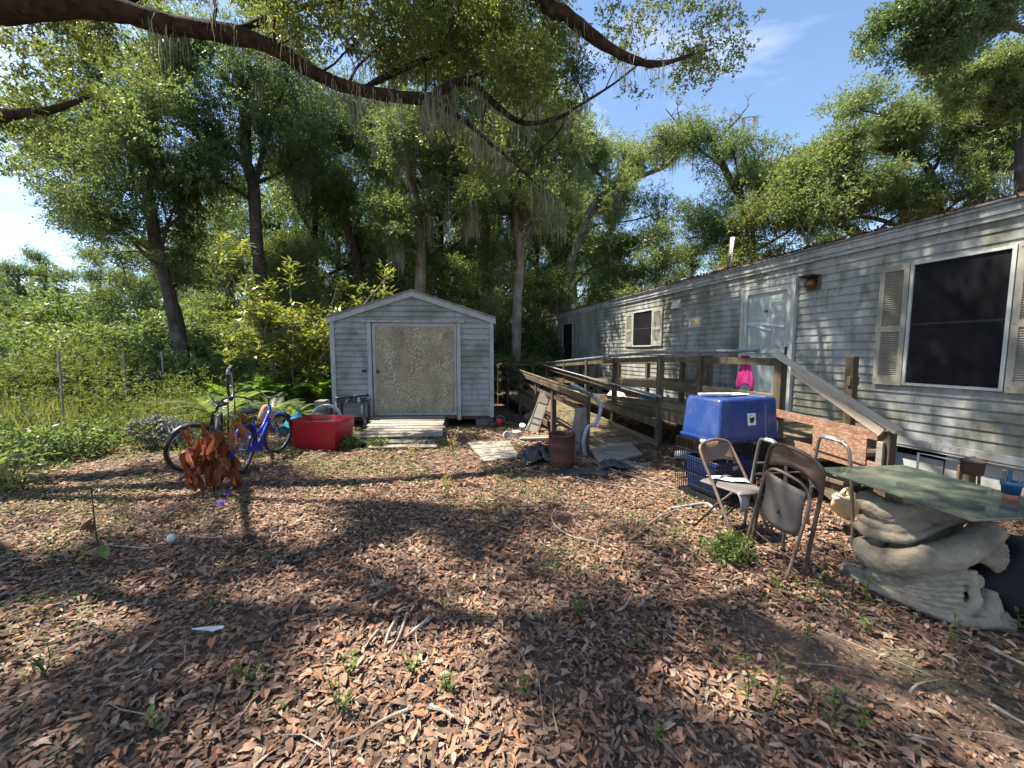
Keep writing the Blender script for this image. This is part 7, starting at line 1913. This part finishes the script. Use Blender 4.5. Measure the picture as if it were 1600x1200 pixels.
    link('leaf', big, None, e, (-.02, -.01, .10), (0, R(35), R(200))); link('leaf', big, None, e, (-.01, 0, .12), (0, R(30), R(-30)))
    for k in range(4): link('dead_leaf', dead, None, e, (-.035, 0, .28 + .02 * k), (.3 * k, R(50), R(150 + 25 * k)))
    # green seedlings
    spots = [(1272, 945, .26, 'a'), (1215, 935, .15, 'a'), (1350, 950, .18, 'a'), (1165, 1110, .30, 'a'), (1205, 1100, .24, 'a'), (1310, 1140, .18, 'b'), (1340, 1150, .16, 'b'), (1140, 885, .20, 'c'), (1120, 870, .18, 'c'), (1155, 890, .16, 'c'), (1490, 1020, .20, 'a'), (1590, 990, .14, 'b'),
             (820, 1085, .10, 'b'), (705, 1090, .10, 'c'), (530, 1130, .16, 'c'), (545, 1060, .12, 'c'), (640, 1050, .10, 'c'), (1030, 1170, .12, 'b'), (1260, 1010, .14, 'a'), (70, 1055, .14, 'c'), (240, 1160, .12, 'b'), (340, 950, .12, 'c'), (400, 1075, .15, 'c'), (900, 960, .10, 'c'), (1000, 1010, .09, 'b'), (1350, 1000, .09, 'b')]
    names = {'a': ('tall_seedling', 'slender green seedling growing through the leaves by the table'), 'b': ('low_seedling', 'small low green seedling sprouting among the leaves'), 'c': ('weed_tuft', 'tuft of small green weeds among the fallen leaves')}
    marks = [((1232, 912), 'at the folded chair feet'), ((1350, 930), 'in front of the table pedestal'), ((1500, 990), 'at the table foot knob'), ((1140, 880), 'between the two chairs'), ((1180, 1105), 'left of the bare dirt'), ((1330, 1145), 'on the near edge of the bare dirt'), ((1590, 990), 'below the black sack'), ((640, 1000), 'by the rotten wood cluster'), ((600, 1140), 'by the long grey stick'), ((700, 1110), 'by the stubby grey stick'),
             ((268, 848), 'below the white ball'), ((325, 998), 'by the white plastic shard'), ((461, 950), 'below the black rubber ring'), ((970, 950), 'by the white forked stick'), ((1030, 1170), 'in the deep leaves left of the dirt'), ((820, 1085), 'in the open middle of the litter'), ((1260, 1010), 'between the table and the bare dirt'), ((70, 1055), 'beyond the plastic shard among thick leaves')]
    kindw = {'a': 'slender upright green seedling ', 'b': 'small low green seedling ', 'c': 'tuft of tiny green weeds '}
    seen = {}
    for (x, y, h, k) in spots:
        near = min(marks, key=lambda q: (q[0][0] - x) ** 2 + (q[0][1] - y) ** 2)[1]
        p = G(x, y); e = empty(names[k][0], p, rg.random() * 6, kindw[k] + near, 'seedling', {'a': 'tall seedlings by the table', 'b': 'low seedlings in the litter', 'c': 'weed tufts in the litter'}[k])
        seen.setdefault(e['label'], []).append((h, e))
        nst = 1 if k == 'a' else (1 if k == 'b' else 5)
        mb = MB()
        for s in range(nst):
            a = rg.random() * 6.28; tilt = .1 if nst == 1 else .45
            tip = Vector((math.cos(a) * h * tilt, math.sin(a) * h * tilt, h)); o0 = Vector((0, 0, -.01))
            q = smooth_path([o0, o0 + tip * .5 + Vector((.01, .01, 0)), o0 + tip], 3); mb.tube(q, lerp_list([.0028, .0015], len(q)), 5)
            nl = int(4 + h * 40) if nst == 1 else 5
            for i in range(nl):
                f = .3 + .7 * (i + .5) / nl; b = q[min(int(f * (len(q) - 1)), len(q) - 1)]
                ob = link('leaf', sm if k != 'a' else (sm if i % 2 else thin), None, e, b, (rg.normal(0, .3), -R(15) + rg.normal(0, .3), i * 2.4))
                sc = rg.uniform(.6, 1.05) * (.9 if k == 'b' else .7); ob.scale = (sc, sc, sc)
        mb.build('stem', M['weed_leaf'], e)
    for lab, lst in seen.items():          # look-alikes at one landmark differ in height
        lst.sort(key=lambda q: -q[0])
        words = {1: ('',), 2: ('taller ', 'shorter '), 3: ('tallest ', 'middling ', 'shortest ')}[len(lst)]
        for (h, e), w in zip(lst, words): e['label'] = w + lab
    # yellow dry branching weeds before the shed ramp
    for (x, y, h, lab) in ((708, 718, .42, 'dry yellow branching weed beside the shed ramp'), (700, 775, .30, 'thin dry yellow weed in the yard before the ramp'), (640, 720, .25, 'small dry weed at the foot of the shed ramp')):
        p = G(x, y); e = empty('dry_weed', p, 0, lab, 'weed'); mb = MB(); tips = []
        for k in range(7):
            a = rg.random() * 6.28; r1 = rg.uniform(.05, .22) * h * 2; z = h * rg.uniform(.6, 1.05)
            q = smooth_path([(0, 0, 0), (r1 * .15 * math.cos(a), r1 * .15 * math.sin(a), z * .5), (r1 * math.cos(a), r1 * math.sin(a), z)], 3); mb.tube(q, lerp_list([.005, .002], len(q)), 5); tips.append(q[-1]); tips.append(q[-3])
        M.setdefault('dry_leaf', leafmat('dry_leaf', (.30, .27, .12), (.50, .44, .22)))
        mb.build('stems', M['dry_leaf'], e)
        me = crown_mesh('seed_heads', rg, tips, [(.03, .03, .03)] * len(tips), 160, 4, .03, .035, .012); link('seed_heads', me, M['dry_leaf'], e)
build_small_things()

# ================================================================== vegetation of the yard edge
def build_vegetation():
    rng = np.random.default_rng(41)
    # low green ground cover in patches over the litter
    n = 80000
    d = np.sqrt(rng.uniform(1.3 ** 2, 8.5 ** 2, n)); x = rng.uniform(-1.42, 1.42, n) * d
    f = np.sin(x * 1.9 + 2.0 * np.sin(d * 1.1)) * np.cos(d * 2.2 - 0.8 * x) + 0.5 * np.sin(x * 5.1 + d * 4.3) + 0.35 * np.clip(-x, -1, 3) * 0.4 - 0.15
    f += 0.45 * np.exp(-((d - 4.2) / 1.2) ** 2) + 0.5 * (d > 5)
    keep = (f + rng.normal(0, .25, n) > 0.66) & ~blocked(x, d) & (rng.random(n) > bare(x, d))
    x, d = x[keep], d[keep]; n = len(x)
    P = np.stack([x, d, hgt(x, d) + .02 + rng.uniform(0, .035, n)], 1)
    ax = npn(np.stack([rng.normal(size=n), rng.normal(size=n), rng.uniform(0, .8, n)], 1)); nn = npn(rng.normal(size=(n, 3)) * .5 + (0, 0, 1))
    V, F = leaf_quads(P, ax, nn, rng.uniform(.018, .045, n), rng.uniform(.008, .018, n))
    o = link('ground_cover', raw_mesh('ground_cover', V, F, rng.random(n)), M['weed_leaf']); tag(o, 'patches of tiny green weeds creeping through the leaf litter', 'ground cover', kind='stuff')
    # tall weeds behind and before the wire fence on the left
    def inside(x, y):
        return (x < -4.9 - 0.30 * (y - 6.4)) & (x > -1.55 * y - 1)
    n = 36000
    y = rng.uniform(5.8, 13.5, n); x = rng.uniform(-20, -4.5, n); k = inside(x, y) & (rng.random(n) < np.clip((y - 5.6) / 1.5, 0.15, 1)); x, y = x[k], y[k]; n = len(x)
    edge = np.clip((-4.9 - 0.30 * (y - 6.4) - x) / 1.6, .12, 1)
    hh = rng.uniform(.35, 1.2, n) * edge * (0.75 + .35 * np.sin(x * 1.3) * np.cos(y * 1.1))
    P = np.stack([x, y, np.zeros(n)], 1)
    ax = npn(np.stack([rng.normal(0, .35, n), rng.normal(0, .35, n), np.ones(n)], 1)); nn = npn(rng.normal(size=(n, 3)) * (1, 1, .2))
    V, F = leaf_quads(P, ax, nn, hh, np.full(n, .012))
    o = link('tall_grass', raw_mesh('tall_grass', V, F, rng.random(n)), M['grass']); tag(o, 'tall dry grass filling the field behind the wire fence', 'grass', kind='stuff')
    n = 520
    y = rng.uniform(6.2, 13.0, n * 3); x = rng.uniform(-19, -4.8, n * 3); k = inside(x, y); x, y = x[k][:n], y[k][:n]
    edge = np.clip((-4.9 - 0.30 * (y - 6.4) - x) / 1.6, .2, 1)
    C = np.stack([x, y, rng.uniform(.08, 1.0, len(x)) ** 1.3 * edge], 1); Rd = np.stack([rng.uniform(.15, .38, len(x))] * 2 + [rng.uniform(.12, .3, len(x))], 1)
    me = crown_mesh('tall_weeds', rng, C, Rd, 46000, 7, .16, .07, .034); o = link('tall_weeds', me, M['vine_leaf']); tag(o, 'tangled leafy weeds spreading over the fenced field', 'weeds', kind='stuff')
    # shaded greenery near the left edge of the yard
    n = 130
    x = rng.uniform(-10.5, -6.3, n); y = rng.uniform(5.2, 6.9, n); k = (x < -6.3); x, y = x[k], y[k]
    C = np.stack([x, y, rng.uniform(.05, .35, len(x))], 1); Rd = np.stack([rng.uniform(.12, .3, len(x))] * 2 + [rng.uniform(.1, .2, len(x))], 1)
    me = crown_mesh('edge_weeds', rng, C, Rd, 16000, 7, .16, .08, .034); o = link('edge_weeds', me, M['wood_leaf']); tag(o, 'dark green weeds at the left edge of the yard', 'weeds', kind='stuff')
    # wire fence
    pts = [(-7.2, 4.6), (-7.8, 6.6), (-8.5, 8.4), (-9.3, 10.2), (-10.2, 12.2), (-11.3, 14.6)]
    fe = empty('wire_fence', (-8.5, 8.4, 0), 0, 'sagging wire fence on thin grey posts along the weeds', 'fence')
    off = Vector((-8.5, 8.4, 0))
    for (x, y) in pts:
        mb = MB(); mb.tube([(0, 0, 0), (0.02, 0.01, 1.62)], .022, 8); mb.build('post', M['trim_home'], fe, loc=Vector((x, y, 0)) - off)
    mb = MB()
    for i in range(len(pts) - 1):
        a, b = Vector((*pts[i], 0)), Vector((*pts[i + 1], 0))
        for z in (.15, .38, .6, .82, 1.05, 1.25): mb.tube([a + Vector((0, 0, z)) - off, (a + b) / 2 + Vector((0, 0, z - .03)) - off, b + Vector((0, 0, z)) - off], .0028, 4)
        for k in range(1, 14):
            q = a.lerp(b, k / 14); mb.tube([q + Vector((0, 0, .13)) - off, q + Vector((0, 0, 1.24)) - off], .002, 4)
    o = mb.build('wire_mesh', M['wire'], fe); o['kind'] = 'stuff'
    # ferns: bright crown behind the bicycles
    def frond_mesh(L, w, mt, arch, nm='frond'):
        P = []; D = []; N = []; Ls = []; Ws = []
        mpts = []
        for k in range(22):
            t = (k + 1) / 22; r = L * t * (1 - .12 * t * arch); z = L * (arch * t - arch * 1.05 * t * t + .15 * t)
            mpts.append((r, 0, z))
        for k in range(2, 22):
            t = k / 22; l = w * math.sin(math.pi * (.12 + .86 * t)) ** .7
            tan = Vector(mpts[k]) - Vector(mpts[k - 1]); tan.normalize()
            for s in (-1, 1):
                P.append(mpts[k]); D.append((tan.x * .45, s, tan.z * .45 - .12)); N.append((-tan.z, 0, tan.x)); Ls.append(l); Ws.append(L / 22 * 1.1)
        V, F = leaf_quads(np.array(P), np.array(D), np.array(N), np.array(Ls), np.array(Ws))
        rgv = rng.random(len(P))
        stem = []; nv = len(V)
        V2 = []; F2 = []
        for k in range(21):
            a, b = mpts[k], mpts[k + 1]; q = .004 * (1 - k / 24)
            V2 += [(a[0], -q, a[2]), (a[0], q, a[2]), (b[0], q, b[2]), (b[0], -q, b[2])]; F2.append([nv + 4 * k + j for j in range(4)])
        me = raw_mesh(nm, np.vstack([V, np.array(V2)]), np.vstack([F, np.array(F2)]), np.concatenate([rgv, np.full(21, .8)])); me.materials.append(M[mt]); return me
    fm = [frond_mesh(1.0, .17, 'fern_leaf', a) for a in (.75, .95, 1.15)]
    dm = [frond_mesh(1.0, .15, 'wood_leaf', a) for a in (.45, .7)]
    def fern(nm, lab, loc, n, L, ms, tilt=0.0):
        e = empty(nm, loc, rng.random() * 6, lab, 'fern', 'ferns at the yard edge')
        for k in range(n):
            o = link('frond', ms[k % len(ms)], None, e, (0, 0, .05), (rng.normal(0, .2), tilt + rng.normal(0, .18), k * 2.399 + rng.normal(0, .2)))
            s = L * rng.uniform(.75, 1.15); o.scale = (s, s, s)
    fern('fern', 'bright yellow green fern clump behind the bicycles', (-6.05, 9.3, .35), 22, 1.05, fm, -.35)
    fern('fern', 'second bright fern spreading left of the first', (-6.7, 9.0, .2), 18, 0.95, fm, -.3)
    fern('fern', 'bright fern at the back by the shrub', (-5.4, 9.6, .3), 16, .9, fm, -.35)
    fern('fern', 'tall bright fern beside the shed left corner', (-4.55, 9.2, .3), 18, .8, fm, -.6)
    fern('fern', 'pale arching fern in front of the bright ones', (-5.2, 8.2, .2), 18, 1.0, dm, -.1)
    fern('fern', 'dull green fern behind the handlebars', (-4.6, 7.8, .15), 16, .9, dm, -.05)
    fern('palm_fronds', 'long green fronds arching left of the bicycle seat', (-5.6, 7.3, .25), 12, 1.1, dm, -.15)
    fern('fern', 'dry tipped fern at the left yard edge', (-6.6, 4.75, .05), 12, .6, dm, -.1)
    # glossy shrub with rosettes of large leaves
    t = Tree(900, (-5.45, 9.9, 0)); rg = t.rng
    tips = []
    for k in range(14):
        a = rg.random() * 6.28
        q = polyline_noise(rg, (rg.normal(0, .15), rg.normal(0, .15), -.05) , (math.cos(a) * .40 - .05, math.sin(a) * .40, 1), rg.uniform(2.4, 4.9), 6, .12, .02)
        q = [p + t.base for p in q]
        s = t.limb(q, .035, .010, 6, 3)
        for j in range(11):
            i = rg.integers(4, len(s) - 1); d = Vector(rg.normal(size=3)) + Vector((0, 0, .3)); d.normalize()
            w = polyline_noise(rg, s[i], d, rg.uniform(.4, 1.1), 3, .2, .08); t.limb(w, .012, .004, 4, 2); tips += [w[-1], w[-2]]
        tips.append(q[-1])
    root = empty('glossy_shrub', t.base, 0, 'tall glossy leaved shrub with yellow green rosettes left of the shed', 'shrub')
    t.mb.build('trunk', M['bark_pale'], root, True)
    P = []; D = []; N = []
    for q in tips:
        for k in range(22):
            a = rg.random() * 6.28; up = rg.uniform(-.25, .9)
            D.append((math.cos(a), math.sin(a), up)); off = rg.normal(size=3) * .08; P.append(np.array(q - t.base) + off); N.append((-math.cos(a) * up, -math.sin(a) * up, 1))
    P, D, N = np.array(P), np.array(D), np.array(N); n = len(P)
    V, F = leaf_quads(P, D, N + rg.normal(0, .3, (n, 3)), rg.uniform(.14, .25, n), rg.uniform(.045, .075, n), fold=.12)
    link('crown', raw_mesh('crown', V, F, np.clip(rg.normal(.42, .28, n), 0, 1)), M['magnolia_leaf'], root)
    # brush pile of dark logs beyond the fence
    e = empty('brush_pile', (-10.6, 12.2, 0), 0, 'dark pile of cut logs and branches beyond the fence', 'brush pile')
    pr = random.Random(8)
    for k in range(16):
        a = pr.uniform(-.6, .6); L = pr.uniform(.8, 1.8); x, y, z = pr.uniform(-1.0, 1.0), pr.uniform(-.4, .4), pr.uniform(.15, 1.35) * .8
        c, s = math.cos(a), math.sin(a); r = pr.uniform(.05, .13)
        mb = MB(); mb.tube([(x - c * L / 2, y - s * L / 2, z + pr.uniform(-.2, .2)), (x, y, z + .05), (x + c * L / 2, y + s * L / 2, z + pr.uniform(-.2, .25))], [r, r * .95, r * .8], 8); mb.build('log', M['bark'], e, True)
    # bushy plants before the red tub and at the left rim of the yard
    for (x, y, s, lab) in ((545, 700, .26, 'leafy weed growing at the corner of the red tub'), (1140, 872, .22, 'bushy green weed growing between the two chairs'), (20, 762, .45, 'pale dry tuft at the left yard edge'), (590, 700, .22, 'leafy brown weed left of the shed ramp')):
        p = G(x, y); me = crown_mesh('foliage', rng, [(0, 0, s * .4), (s * .35, 0, s * .3), (-s * .35, .03, s * .3)], [(s * .5, s * .5, s * .35)] * 3, 900, 6, .06, .045, .02)
        e = empty('leafy_weed', p, 0, lab, 'weed'); link('foliage', me, M['weed_leaf'] if x != 20 else M['grass'], e)
        mb = MB()
        for k in range(6): mb.tube([(0, 0, -.02), (rng.normal(0, s * .3), rng.normal(0, s * .3), s * .6)], .003, 4)
        mb.build('stems', M['weed_leaf'], e)
build_vegetation()
